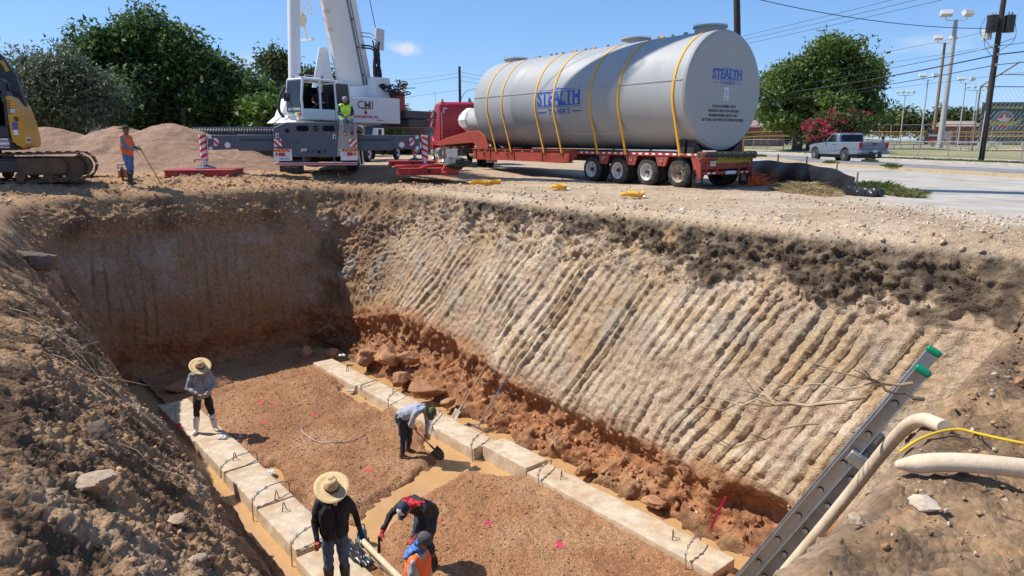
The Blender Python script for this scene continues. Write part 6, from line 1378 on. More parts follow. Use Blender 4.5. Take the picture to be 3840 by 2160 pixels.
HD = mat('hdpe_black', (.018, .018, .019), rough=.32, var=.2, vs=3, dirt=(.10, .09, .08), da=.3)
def pipe(x0, x1, y, z, r, label):
    o = thing('drain_pipe', (x0, y, z), 0, label, 'drain pipe', 'black corrugated pipes stacked behind the gravel pile')
    pr = [(r*.86, 0)]; n = int((x1-x0)/.15)
    for i in range(n): a = (x1-x0)*i/n; k = (x1-x0)/n; pr += [(r*.93, a), (r, a+k*.22), (r, a+k*.62), (r*.93, a+k*.84)]
    pr += [(r*.86, x1-x0), (r*.80, x1-x0), (r*.80, 0)]
    m = MB(); m.lathe(pr, (0, 0, 0), 22, 'x', cap=False); m.build('ribbed_wall', HD, o, smooth=35)
gg = G(-14, 38)
pipe(-17.4, -9.0, 38.2, gg+1.42, .48, 'topmost black corrugated pipe of the stack behind the gravel pile')
pipe(-17.0, -8.8, 37.7, gg+.50, .48, 'lower front black corrugated pipe of the stack behind the gravel pile')
pipe(-17.2, -9.2, 38.7, gg+.50, .48, 'lower back black corrugated pipe of the stack behind the gravel pile')
# ---------------------------------------------------------------- excavator (local +Y is its rear, pointing to the right of the picture)
EXG = G(-15.6, 20.9)
ex = thing('excavator', (-15.8, 20.47, EXG-.02), R(-64), 'yellow and black tracked excavator standing at the left rim of the pit', 'excavator')
EY = mat('excavator_yellow', (.62, .30, .012), rough=.4, var=.06, vs=2, dirt=(.40, .22, .05), da=.25, ds=2); EB = mat('excavator_black', (.03, .033, .036), rough=.5, var=.15, vs=3, dirt=(.12, .085, .055), da=.4, ds=3); MUD = mat('track_mud', (.16, .095, .05), rough=.95, var=.35, vs=6, bump=1, bs=20, dirt=(.05, .04, .03), da=.6, ds=3)
for sx in (-1, 1):
    cx = -sx*0+sx*1.05          # local x
    m_ = MB(); m_.prism([(-1.9, .30), (2.35, .30), (2.45, .42), (2.35, .60), (1.0, .66), (-1.9, .66)], cx-.20, cx+.20, 'yz'); m_.build('track_frame', EB, ex, bevel=.03)
    # loop of shoes
    r = .40; y0, y1 = -2.0, 2.55; per = []
    n = 44; Lp = 2*(y1-y0)+2*math.pi*r
    m_ = MB(); m_.prism([(1.2, .22), (2.35, .22), (2.42, .45), (2.30, .70), (1.2, .72)], cx-.24, cx+.24, 'yz'); m_.build('idler_guard', MUD, ex, bevel=.05)
    shoe = None
    for i in range(n):
        d = Lp*i/n
        if d < y1-y0: p = (y0+d, .82); a = 0
        elif d < y1-y0+math.pi*r: t = (d-(y1-y0))/r; p = (y1+r*math.sin(t), .42+r*math.cos(t)); a = -t
        elif d < 2*(y1-y0)+math.pi*r: p = (y1-(d-(y1-y0)-math.pi*r), .02); a = math.pi
        else: t = (d-2*(y1-y0)-math.pi*r)/r; p = (y0-r*math.sin(t), .42-r*math.cos(t)); a = math.pi-t
        sag = -.035*math.sin(math.pi*(p[0]-y0)/(y1-y0)) if p[1] > .7 else 0
        if shoe is None:
            b = MB(); b.box((0, 0, 0), (.60, Lp/n*.90, .035)); b.box((0, -.04, .03), (.60, .02, .04)); b.box((0, .03, .025), (.60, .018, .03)); shoe = b.mesh('track_shoe'); shoe.materials.append(MUD)
        o = bpy.data.objects.new('track_shoe', shoe); COL.objects.link(o); o.parent = ex; o.location = (cx, p[0], p[1]+sag+.02); o.rotation_euler = (a, 0, 0)
    for y in np.linspace(-1.5, 1.9, 6):
        m_ = MB(); m_.cyl((cx-.2, y, .18), (cx+.2, y, .18), .13, n=14); m_.build('roller', MUD, ex, smooth=30)
    for y in (-.9, .6):
        m_ = MB(); m_.cyl((cx-.15, y, .70), (cx+.15, y, .70), .08, n=12); m_.build('carrier_roller', MUD, ex, smooth=30)
    m_ = MB(); m_.cyl((cx-.1, 2.52, .42), (cx+.1, 2.52, .42), .33, n=24); m_.build('idler', MUD, ex, smooth=30)
    m_ = MB(); m_.box((cx+sx*.0, 1.05, .66), (.36, .55, .10)); m_.build('step', EB, ex, bevel=.02)
m_ = MB(); m_.box((0, 0, .62), (1.8, 1.6, .35)); m_.cyl((0, 0, .75), (0, 0, .95), .65, n=24); m_.build('undercarriage', EB, ex, bevel=.03)
# upper structure, turned with its cab towards the pit
m_ = MB(); m_.box((0, -.10, 1.02), (2.5, 2.6, .18)); m_.build('turntable_deck', EB, ex, bevel=.03)
m_ = MB(); m_.prism([(1.22, 1.10), (1.42, .98), (1.50, 1.12), (1.46, 1.7), (1.36, 2.2), (1.26, 2.40), (1.25, 2.44), (1.22, 2.44)], -1.25, 1.25, 'yz'); m_.build('counterweight', EY, ex, bevel=.08, seg=3)
m_ = MB(); m_.box((1.05, -.05, 1.22), (.42, 1.0, .3)); m_.build('side_skirt', EB, ex, bevel=.03)
m_ = MB(); m_.prism([(.10, 1.0), (1.15, 1.0), (1.15, 1.28), (.10, 1.28)], 1.20, 1.30, 'yz'); m_.build('lower_skirt', EB, ex, bevel=.02)
m_ = MB(); m_.box((1.06, 1.20, 1.78), (.38, .12, 1.30)); m_.build('side_panel', EY, ex, bevel=.04)
for k in range(6):
    m_ = MB(); m_.box((1.262, 1.20, 1.95+k*.07), (.01, .09, .028)); m_.build('louvre', EB, ex)
m_ = MB(); m_.box((-.45, .55, 1.95), (1.3, 1.1, .8)); m_.build('engine_hood', EY, ex, bevel=.06)
m_ = MB(); m_.cyl((.5, 1.25, 2.42), (.5, 1.25, 2.58), .02, n=6); m_.box((.5, 1.27, 2.61), (.10, .10, .07)); m_.build('rear_camera', EB, ex, bevel=.01)
m_ = MB(); m_.lathe([(.22, 0), (.22, .12), (.14, .20), (0, .22)], (.75, 1.02, 2.38), 16); m_.build('air_cleaner', mat('cap_blue', (.04, .07, .14), rough=.3), ex, smooth=30)
# cab
m_ = MB(); cabx0, cabx1, cy0, cy1 = .32, 1.24, -.45, 1.12
m_.prism([(cy0, 1.10), (cy1, 1.10), (cy1, 1.62), (cy0, 1.62)], cabx0, cabx1, 'yz'); m_.build('cab_base', EB, ex, bevel=.05)
m_ = MB(); m_.prism([(cy0+.12, 2.80), (cy1+.02, 2.80), (cy1-.02, 2.92), (cy0+.3, 2.94)], cabx0, cabx1, 'yz'); m_.build('cab_roof', EB, ex, bevel=.04)
for x in (cabx0+.05, cabx1-.05):
    for P_ in ([(x, cy1-.02, 1.6), (x, cy1+.03, 2.3), (x, cy1-.02, 2.85)], [(x, cy0+.05, 1.6), (x, cy0+.1, 2.3), (x, cy0+.25, 2.85)], [(x, .2, 1.6), (x, .22, 2.85)]): m_ = MB(); m_.tube(P_, .055, 8); m_.build('cab_pillar', EB, ex, smooth=True)
m_ = MB(); m_.box((cabx1-.03, -.36+.57, 2.2), (.02, 1.4, 1.15)); m_.box((cabx0+.03, -.36+.57, 2.2), (.02, 1.4, 1.15)); m_.box(((cabx0+cabx1)/2, cy1-.02, 2.25), (.8, .02, 1.0)); m_.build('cab_glass', GLS, ex)
m_ = MB(); m_.box((cabx1+.012, +.45, 1.85), (.02, .9, .55)); m_.build('lower_window', mat('glass_blue', (.02, .04, .08), rough=.08), ex, bevel=.05)
text('lettering', '11913855', .13, (cabx1+.03, .62, 2.05), (R(90), 0, R(90)), mat('decal_blue', (.08, .22, .42)), ex)
def decal(x, y, z, w_, h_, s, sz, col, bgm, nm='sticker'):
    m = MB(); m.box((x, y, z), (.012, w_, h_)); d = m.build(nm, bgm, ex, bevel=.004)
    for i, q in enumerate(s.split('|')): text('lettering', q, sz, (x+.008, y+(.13 if '|' in s else 0), z+(len(s.split('|'))-1)*sz*.5-i*sz*1.05), (R(90), 0, R(90)), col, d, shear=.15, bold=.003)
    return d
d_ = decal(1.305, .78, 1.13, .62, .26, 'United|Rentals', .125, INK, TAPEW)
m_ = MB(); m_.lathe([(.0, 0), (.10, 0)], (1.314, .57, 1.13), 24, 'x', cap=False); m_.build('emblem', mat('emblem_blue', (.02, .05, .16), rough=.4), d_); m_ = MB(); m_.lathe([(.0, 0), (.075, 0)], (1.316, .60, 1.13), 24, 'x', cap=False); m_.build('emblem', TAPEW, d_)
m_ = MB(); m_.box((1.0, 1.50, 1.22), (.5, .012, .16)); d2_ = m_.build('sticker', TAPEW, ex); text('lettering', 'UnitedRentals', .11, (1.0, 1.51, 1.22), (R(90), 0, R(180)), mat('decal_navy', (.03, .05, .2)), d2_, shear=.15, sx=.7)
decal(1.265, 1.28, 1.60, .12, .22, '', .02, INK, mat('decal_purple', (.10, .08, .40), rough=.4)); decal(1.265, 1.28, 1.43, .12, .15, '', .02, INK, TAPEW); decal(1.265, 1.05, 2.02, .12, .12, 'CAT', .05, INK, mat('decal_pale', (.55, .60, .62), rough=.4)) if False else decal(1.265, 1.28, 2.02, .12, .12, '', .05, INK, mat('decal_pale', (.45, .55, .62), rough=.4))
m_ = MB(); m_.box((1.27, 1.33, 1.80), (.02, .10, .12)); m_.build('latch', EB, ex, bevel=.02)
# boom (kinked), rising over the cab roof behind
m_ = MB(); m_.prism([(1.40, 2.2), (1.25, 3.1), (.95, 3.70), (.50, 3.92), (-3.0, 3.5), (-3.0, 3.2), (.30, 3.45), (.62, 3.2), (.85, 2.9), (.90, 2.2)], -.55, -.15, 'yz'); bo_ = m_.build('boom', EB, ex, bevel=.04)
m_ = MB(); m_.tube([(-.10, .5, 4.0), (-.10, -1.0, 3.85)], .03, 6); m_.build('hydraulic_pipe', TAPER, ex)
m_ = MB(); m_.bar((-.13, 1.08, 3.2), (-.13, .96, 3.5), .012, .10); m_.build('boom_decal', mat('decal_gold', (.55, .30, .03), rough=.5), ex)
m_ = MB(); m_.prism([(-2.75, 3.75), (-3.15, 3.8), (-3.75, 1.1), (-3.5, 1.0)], -.50, -.20, 'yz'); m_.build('stick', EB, ex, bevel=.03)
m_ = MB(); m_.cyl((-.35, -1.2, 3.9), (-.35, -2.9, 3.85), .07, n=12); m_.build('stick_cylinder', CHR, ex, smooth=30)
m_ = MB(); m_.prism([(-3.4, 1.15), (-3.85, 1.2), (-4.2, .75), (-4.1, .25), (-3.6, .05), (-3.15, .2), (-3.2, .3), (-3.6, .2), (-4.0, .35), (-4.05, .75), (-3.75, 1.05)], -.85, .15, 'yz'); m_.build('bucket', MUD, ex, bevel=.01)
# cut-off saw and bucket by the man on the rim
sw = thing('cutoff_saw', (-12.35, 22.0, G(-12.35, 22.0)+.02), R(20), 'orange and green cut-off saw standing on the dirt behind the man on the rim', 'power saw')
m_ = MB(); m_.box((0, 0, .16), (.28, .42, .26)); m_.build('engine', mat('saw_orange', (.65, .20, .10), rough=.5), sw, bevel=.04); m_ = MB(); m_.lathe([(0, -.02), (.19, -.02), (.19, .02), (0, .02)], (.0, -.28, .20), 24, 'x'); m_.build('disc', EB, sw, smooth=30); m_ = MB(); m_.tube([(-.16, .1, .2), (-.16, .1, .42), (.16, .1, .42), (.16, .1, .2)], .02, 8); m_.build('handle', EB, sw, smooth=True); m_ = MB(); m_.box((.1, .12, .10), (.2, .22, .14)); m_.build('fuel_tank', mat('saw_green', (.02, .20, .08), rough=.4), sw, bevel=.03); m_ = MB(); m_.box((.05, .05, .36), (.35, .3, .03)); m_.build('cover', mat('saw_cream', (.6, .5, .38), rough=.5), sw, bevel=.01)
# ================================================================ loose straps on the lot
def strap_coil(s, t, rz, label, loops):
    x, y = XY(s, t); o = thing('strap_coil', (x, y, G(x, y)+.02), rz, label, 'strap', 'yellow strap coils left on the dirt')
    for k, (cx, cy, rx, ry, tilt) in enumerate(loops):
        m = MB(); pts = []; n = 26
        for i in range(n):
            a = 6.2832*i/n; px, py = cx+rx*math.cos(a), cy+ry*math.sin(a); h = .02+.02*math.sin(a*2+k)+tilt*(.5+.5*math.sin(a))
            pts += [(px, py, h), (px, py, h+.10)]
        m.add(pts, [(2*i, 2*((i+1) % n), 2*((i+1) % n)+1, 2*i+1) for i in range(n)]); ob = m.build('webbing', STRAP, o, smooth=60, fix=False); so = ob.modifiers.new('t', 'SOLIDIFY'); so.thickness = .035
    m = MB(); m.tube([(.1, -.15, .15), (.2, -.25, .1), (.3, -.2, .03), (.22, -.1, .03)], .012, 6); m.build('hook', ZINC, o, smooth=True)
strap_coil(18.9, 14.7, .6, 'largest yellow strap coil, lying nearest the crane mat on the dirt', [(0, 0, .42, .16, .05), (.55, .05, .35, .14, .03), (.2, -.1, .2, .1, .0)])
strap_coil(15.6, 15.3, .2, 'small round yellow strap coil on the dirt, midway along the trailer', [(0, 0, .26, .18, .04), (0, 0, .17, .11, .05)])
strap_coil(12.15, 14.75, .15, 'yellow strap coil on the dirt nearest the trailer wheels', [(-.1, 0, .24, .17, .02), (.12, 0, .22, .15, .03)])
# ================================================================ near bank: ladder, hoses, cord, twigs
ALU = mat('aluminium', (.50, .51, .52), rough=.38, metal=.85, var=.15, vs=7, dirt=(.30, .26, .22), da=.35, ds=4)
ALUD = mat('aluminium_dull', (.34, .34, .34), rough=.5, metal=.6, var=.2, vs=7, dirt=(.25, .21, .17), da=.35, ds=4)
LT0, LS0, LZ0 = 4.95, 3.86, -5.35
ltop = V(*XY(1.43, 5.0), .04); lbot = V(*XY(4.25, 4.9), -5.35)
ld = (ltop-lbot); LL = ld.length; lu = ld.normalized(); lx = V(.60, .80, 0); lx = (lx-lu*lx.dot(lu)).normalized(); ln_ = lx.cross(lu)
lad = thing('extension_ladder', lbot, 0, 'aluminium extension ladder with a green end cap leaning on the near bank', 'ladder')
lad.matrix_world = Matrix.Translation(lbot) @ Matrix((lx, ln_, lu)).transposed().to_4x4()
def channel(m, x, y, z0, z1, s, d=.085, f=.032, t=.006):
    m.box((x, y, (z0+z1)/2), (t, d, z1-z0)); m.box((x+s*f/2, y-d/2, (z0+z1)/2), (f, t, z1-z0)); m.box((x+s*f/2, y+d/2, (z0+z1)/2), (f, t, z1-z0))
for (nm, y, z0, z1, hw) in (('base_section', .0, 0, LL-.75, .215), ('fly_section', -.10, LL-4.2, LL, .19)):
    for s in (-1, 1):
        m_ = MB(); channel(m_, s*hw, y, z0, z1, s, .095 if y == 0 else .085); m_.build('rail', ALUD if y == 0 else ALU, lad, bevel=.002)
    z = z0+.25
    while z < z1-.1:
        m_ = MB(); m_.cyl((-hw-.02, y, z), (hw+.02, y, z), .02, n=8); m_.build('rung', ALU, lad, smooth=30)
        for s in (-1, 1):
            m_ = MB(); m_.cyl((s*(hw+.004), y, z), (s*(hw+.008), y, z), .024, n=12); m_.build('rung_hole', mat('void_black', (.004, .004, .004)), lad)
        z += .305
for s in (-1, 1):
    m_ = MB(); m_.box((s*.205, -.10, LL+.012), (.045, .105, .05)); m_.build('end_cap', mat('cap_green', (.0, .22, .10), rough=.35, var=.05), lad, bevel=.018, seg=3)
    m_ = MB(); m_.box((s*.225, -.05, LL-.80), (.05, .13, .10)); m_.build('guide_bracket', ALU, lad, bevel=.01)
def bank_z(x, y):
    d = (GF[:, 0]-x)**2+(GF[:, 1]-y)**2; k = np.argpartition(d, 12)[:12]; return float(GF[k, 2].max())
def lay(pts, lift): return [(x, y, bank_z(x, y)+lift) for x, y in pts]
m_ = MB(); hp = smooth_path(lay([XY(1.08, 3.30), XY(1.02, 3.36), XY(.93, 3.42), XY(.80, 3.50), XY(.62, 3.62), XY(.4, 3.8), XY(0, 4.2)], .05), 3); n_ = len(hp)
m_.tube(hp, [.010+.034*min(1, i/(n_*.22)) for i in range(n_)], 12); tag(m_.build('flat_hose', HOSE, smooth=True), 'cream discharge hose lying on the near bank', 'hose')
m_ = MB(); hp = smooth_path([Vector(w3(1.10, 4.02, .03)), Vector(w3(1.30, 4.22, -.02)), Vector(w3(1.52, 4.45, -.36)), Vector(w3(1.80, 4.52, -.95)), Vector(w3(2.25, 4.52, -1.85)), Vector(w3(2.9, 4.5, -3.2)), Vector(w3(3.5, 4.5, -4.5))], 3); m_.tube(hp, .040, 12); tag(m_.build('flat_hose', HOSE, smooth=True), 'cream discharge hose dropping down the bank beside the ladder', 'hose')
YC = mat('yellow_cord', (.80, .52, .02), rough=.5, var=.08)
m_ = MB(); m_.tube(smooth_path(lay([XY(1.20, 3.70), XY(1.15, 3.85), XY(1.06, 4.05), XY(.95, 4.08), XY(.76, 4.12), XY(.5, 4.25), XY(.1, 4.5)], .02), 3), .0075, 7); tag(m_.build('extension_lead', YC, smooth=True), 'yellow extension cord lying across the near bank', 'cord')
TW = mat('dry_twig', (.34, .23, .13), rough=.85, var=.3, vs=12); TWP = mat('pale_root', (.52, .38, .22), rough=.85, var=.25, vs=12); TWD = mat('dark_root', (.075, .05, .035), rough=.9, var=.3, vs=12)
def twig(name, a, b, r, m, label, sag=.05, seed=0, side=1, group=None):
    rg = random.Random(seed); a, b = Vector(a), Vector(b); P = []; L_ = (b-a).length
    for i in range(9):
        f = i/8; P.append(a.lerp(b, f)+V(rg.uniform(-1, 1), rg.uniform(-1, 1), rg.uniform(-1, 1))*.035*L_*(0 if i in (0, 8) else 1)-V(0, 0, sag*math.sin(f*3.14)))
    o = thing(name, a, 0, label, 'twig', group); m_ = MB(); Q = [p-a for p in P]; m_.tube(Q, [r*(1-.75*i/8) for i in range(9)], 6); m_.build('stem', m, o, smooth=True)
    for k in range(side):
        i = rg.randint(3, 6); d = (P[i+1]-P[i]).normalized(); q = Q[i]; e = q+(d+V(rg.uniform(-.6, .6), rg.uniform(-.6, .6), rg.uniform(-.2, .6))).normalized()*L_*rg.uniform(.2, .4); m_ = MB(); m_.tube([q, q.lerp(e, .5)+V(0, 0, .01), e], [r*.5, r*.35, r*.15], 5); m_.build('side_shoot', m, o, smooth=True)
from_near = [((1.62, 4.30, -.02), (2.55, 3.62, -.22), .012, TW, 'long forked brown twig sticking out over the pit beside the ladder'), ((1.70, 4.20, -.05), (2.42, 3.72, -.10), .012, TWP, 'pale root sticking out over the pit below the forked twig'), ((1.55, 4.5, .03), (2.15, 4.02, .02), .008, TWP, 'thin pale shoot crossing the ladder rail'), ((1.45, 4.55, .06), (1.95, 4.2, .12), .010, TW, 'brown shoot highest across the ladder rail'), ((1.30, 4.30, .06), (1.75, 4.40, .10), .012, TWD, 'dark root lying from the hose tip to the ladder'), ((1.72, 3.9, -.12), (2.3, 3.35, -.32), .007, TW, 'thin curved twig lowest beside the ladder')]
for k, (a, b, r, m, lb) in enumerate(from_near): twig('twig', w3(*a), w3(*b), r, m, lb, .03, k, 2, 'twigs sticking out of the near bank')
# dry roots on the left bank
def left_z(s, t):
    d = (GS-s)**2+(GT-t)**2; k = np.argpartition(d, 8)[:8]; return float(np.median(GF[k, 2]))
LR = [(9.6, .75, 9.1, 1.5, .5, TWP, 'pale forked root arching out of the left bank'), (10.1, .7, 9.5, 1.25, .3, TW, 'brown root highest on the left bank'), (9.0, .6, 8.5, 1.35, .35, TWD, 'dark crooked root on the left bank'), (8.6, .8, 7.9, 1.75, .3, TWP, 'long pale whip root hanging down the left bank'), (9.9, .7, 9.2, 1.15, .45, TW, 'thin brown root tangled on the left bank'), (8.2, .6, 7.7, 1.2, .2, TWP, 'pale root low on the left bank'), (10.2, .6, 9.2, 1.5, .1, TWP, 'straight pale rootlet on the left bank'), (6.6, 1.0, 6.0, 1.75, .05, TWP, 'short pale rootlet on the left slope above the trench')]
for k, (s0, t0, s1, t1, up, m, lb) in enumerate(LR): twig('root', (*XY(s0, t0), left_z(s0, t0)), (*XY(s1, t1), left_z(s1, t1)+up*.6), .0065, m, lb, -.05, 30+k, 3, 'dry roots sticking out of the left bank')
twig('twig', w3(7.6, 3.0, left_z(7.6, 3.0)), w3(7.0, 3.2, left_z(7.0, 3.2)+.25), .012, TWP, 'bent brown twig at the foot of the left slope by the trench', .02, 77, 1)
# pink ribbon on the right wall
m_ = MB(); rb = [(*XY(5.9, 9.98), -4.55), (*XY(5.93, 9.88), -4.75), (*XY(5.98, 9.80), -4.98), (*XY(6.0, 9.74), -5.15)]
pts = []
for i, p in enumerate(smooth_path(rb)): pts += [p+V(-.03, -.05, 0), p+V(.03, -.04, .01*math.sin(i*2))]
m_.sheet(pts, 2, len(pts)//2); tag(m_.build('ribbon', mat('ribbon_pink', (.85, .04, .14), rough=.5), smooth=True), 'bright pink marking ribbon hanging on the orange clay near the ladder', 'ribbon')
m_ = MB(); pts = []
for i, (s_, t_) in enumerate([(2.5, 11.25), (2.35, 11.45), (2.2, 11.7), (2.15, 12.0)]): x, y = XY(s_, t_); z = bank_z(x, y)+.02; pts += [(x, y, z), (x+.05, y+.05, z+.015*(i % 2))]
m_.sheet(pts, 2, 4); tag(m_.build('ribbon', mat('ribbon_pink', (.85, .04, .14), rough=.5), smooth=True), 'scrap of pink ribbon on the dark soil at the near corner of the pit', 'ribbon')
# ================================================================ pickup on the road
PK = (22.58, 46.8, G(22.6, 46.8)+.004)
pk = thing('pickup_truck', PK, ROAD_RZ, 'silver-grey pickup truck driving away on the road', 'pickup')
SIL = mat('silver_blue', (.17, .205, .25), rough=.3, metal=.2, var=.03, vs=2); GLK = mat('privacy_glass', (.006, .007, .008), rough=.05); BPL = mat('black_plastic_trim', (.03, .03, .032), rough=.6)
wy = (-1.62+.55, 1.98+.0); WYR, WYF = -1.15, 2.25
def arch(y, r=.50, n=9, up=0): return [(y+r*math.cos(a), .50+up+r*math.sin(a)) for a in np.linspace(0, math.pi, n)]
low = [(-2.55, .55)]+[(p, q) for p, q in reversed(arch(WYR))]+[(p, q) for p, q in reversed(arch(WYF))]+[(2.95, .55), (3.0, .80), (2.95, 1.05), (2.80, 1.16), (1.45, 1.28), (1.30, 1.30), (-2.62, 1.32), (-2.62, .95)]
low[0] = (-2.58, .55)
m_ = MB(); m_.prism(low, -1.0, 1.0, 'yz'); m_.build('body', SIL, pk, bevel=.06, seg=3)
m_ = MB(); m_.prism([(-.35, 1.28), (1.38, 1.28), (.62, 1.86), (.30, 1.90), (-.10, 1.88), (-.25, 1.78)], -.88, .88, 'yz'); m_.build('cab', SIL, pk, bevel=.07, seg=3)
m_ = MB(); m_.box((0, -.345, 1.58), (1.46, .02, .42), rx=R(-14)); m_.build('rear_window', GLK, pk, bevel=.03)
m_ = MB(); m_.prism([(1.36, 1.30), (1.40, 1.30), (.66, 1.85), (.62, 1.85)], -.78, .78, 'yz'); m_.build('windscreen', GLK, pk)
for s in (-1, 1):
    m_ = MB(); m_.prism([(.02, 1.34), (1.12, 1.34), (.55, 1.80), (.12, 1.80)], s*.885, s*.893, 'yz'); m_.build('side_window', GLK, pk)
    m_ = MB(); m_.box((s*1.10, 1.05, 1.42), (.22, .12, .20)); m_.build('mirror', BPL, pk, bevel=.03)
    m_ = MB(); m_.box((s*1.004, .10, 1.16), (.03, .16, .04)); m_.build('door_handle', BPL, pk, bevel=.01)
    for y in (-.12, 1.32): m_ = MB(); m_.box((s*1.002, y, .95), (.004, .012, .68)); m_.build('door_seam', BPL, pk)
    for y in (WYR, WYF):
        m_ = MB(); P0 = arch(y, .50, 15); P1 = arch(y, .56, 15); pts = []
        for a, b in zip(P0, P1): pts += [(s*1.012, a[0], a[1]), (s*1.012, b[0], b[1])]
        m_.sheet(pts, 2, 15); m_.build('arch_trim', mat('trim_grey', (.16, .18, .19), rough=.5), pk)
    m_ = MB(); m_.box((s*.90, -2.60, 1.12), (.20, .10, .34)); m_.build('tail_lamp', mat('lamp_red_deep', (.30, .008, .012), rough=.2), pk, bevel=.02)
    m_ = MB(); m_.box((s*.88, 2.90, 1.0), (.25, .12, .18)); m_.build('headlamp', CHR, pk, bevel=.02)
    m_ = MB(); m_.box((s*.99, .55, .55), (.05, 2.0, .08)); m_.build('sill', mat('trim_grey', (.16, .18, .19)), pk, bevel=.02)
    for y in (WYR, WYF):
        wp = wheel(pk, s*1.03, y, .435, r=.435, w=.30, side=s, rim=BPL, dual=False, ribs=4)
        m_ = MB()
        for a in np.linspace(0, 6.283, 12, endpoint=False): m_.bar((s*.005, .06*math.cos(a), .06*math.sin(a)), (s*.012, .265*math.cos(a+.12), .265*math.sin(a+.12)), .03, .028, up=(1, 0, 0))
        m_.cyl((s*.0, 0, 0), (s*.02, 0, 0), .05, n=12); sp_ = m_.build('spokes', CHR, wp); tag(sp_, kind='stuff')
m_ = MB(); m_.box((0, -2.70, .68), (1.98, .20, .22)); m_.build('rear_bumper', SIL, pk, bevel=.05); m_ = MB(); m_.box((0, -2.79, .66), (.9, .03, .14)); m_.build('bumper_pad', BPL, pk)
m_ = MB(); m_.box((0, -2.635, 1.10), (1.50, .02, .42)); m_.build('tailgate', SIL, pk, bevel=.03); m_ = MB(); m_.box((0, -2.652, 1.22), (.26, .01, .06)); m_.build('tailgate_handle', BPL, pk); m_ = MB(); m_.box((0, -2.66, 1.08), (1.45, .012, .012)); m_.build('tailgate_crease', mat('trim_grey', (.16, .18, .19)), pk)
text('lettering', 'GMC', .14, (0, -2.662, 1.14), (R(90), 0, 0), mat('badge_red', (.30, .06, .06), rough=.3), pk, bold=.004, sx=1.5)
m_ = MB(); m_.box((0, -2.80, .74), (.31, .012, .15)); m_.build('number_plate', mat('plate_pale', (.55, .60, .66), rough=.5), pk); m_ = MB(); m_.box((0, -2.85, .48), (.07, .2, .07)); m_.box((0, -2.95, .48), (.1, .05, .16)); m_.build('tow_hitch', CHR, pk)
m_ = MB(); m_.box((0, -.30, 1.84), (.30, .02, .045)); m_.build('brake_lamp', mat('lamp_red', (.45, .01, .012)), pk)
m_ = MB(); m_.box((0, .2, .42), (1.7, 5.0, .25)); m_.build('underbody', BPL, pk)
# ================================================================ trees
LEAFM = bpy.data.materials.new('leaf'); LEAFM.use_nodes = True
_n = LEAFM.node_tree.nodes; _l = LEAFM.node_tree.links.new; _b = _n['Principled BSDF']; _b.inputs['Roughness'].default_value = .55; _b.inputs['Specular IOR Level'].default_value = .35
_a = _n.new('ShaderNodeVertexColor'); _a.layer_name = 'Col'; _l(_a.outputs['Color'], _b.inputs['Base Color'])
_t = _n.new('ShaderNodeBsdfTranslucent'); _l(_a.outputs['Color'], _t.inputs['Color']); _m = _n.new('ShaderNodeMixShader'); _m.inputs[0].default_value = .38
_l(_b.outputs[0], _m.inputs[1]); _l(_t.outputs[0], _m.inputs[2]); _l(_m.outputs[0], _n['Material Output'].inputs['Surface'])
BARK = mat('bark', (.085, .065, .05), rough=.95, var=.4, vs=6, bump=1, bs=14, stretch=(1, 1, .3))
def crown(name, blobs, n, size, c0, c1, parent, seed=0, droop=.0, shell=.6, sprig=9, spread=.36, aspect=2.0):
    rg = np.random.default_rng(seed); vol = np.array([b[3]*b[4]*b[5] for b in blobs])**(2/3); pr = vol/vol.sum(); k = n//sprig
    bi = rg.choice(len(blobs), k, p=pr); B = np.array(blobs)[bi]; d = rg.normal(size=(k, 3)); d /= np.linalg.norm(d, axis=1)[:, None]
    rad = (shell**3+(1-shell**3)*rg.random(k))**(1/3)*(1+.10*rg.normal(size=k)); C = B[:, :3]+d*rad[:, None]*B[:, 3:6]
    C += fbm(C.astype(np.float32), .45, 3, seed)[:, None]*d*1.5; far_ = rg.random(k) < .10; C[far_] += d[far_]*rg.random(int(far_.sum()))[:, None]*.9
    P = np.repeat(C, sprig, 0)+rg.normal(size=(k*sprig, 3))*spread*np.array([1, 1, .75]); dd = np.repeat(d, sprig, 0); N_ = len(P)
    nrm = dd*.5+rg.normal(size=(N_, 3))+np.array([0, 0, .5]); nrm /= np.linalg.norm(nrm, axis=1)[:, None]
    tx = np.cross(nrm, rg.normal(size=(N_, 3))); tx /= np.linalg.norm(tx, axis=1)[:, None]; tx[:, 2] -= droop; tx /= np.linalg.norm(tx, axis=1)[:, None]; ty = np.cross(nrm, tx)
    s = size*1.18*(.6+.8*rg.random(N_))[:, None]; a = tx*s; b = ty*s/aspect; v = np.stack([P-a, P+a-b*.9+nrm*s*.15, P+a*.5+b*1.15], 1).reshape(-1, 3); q = np.arange(N_*3).reshape(-1, 3)
    me = np_mesh(name, v, q, smooth=False)
    t = np.clip(.5+.28*rg.normal(size=N_)+.35*np.repeat(rg.normal(size=k), sprig)*.6, 0, 1); col = np.array(c0)[None]*(1-t[:, None])+np.array(c1)[None]*t[:, None]; set_col(me, np.repeat(col, 3, 0))
    return link(name, me, LEAFM, parent)
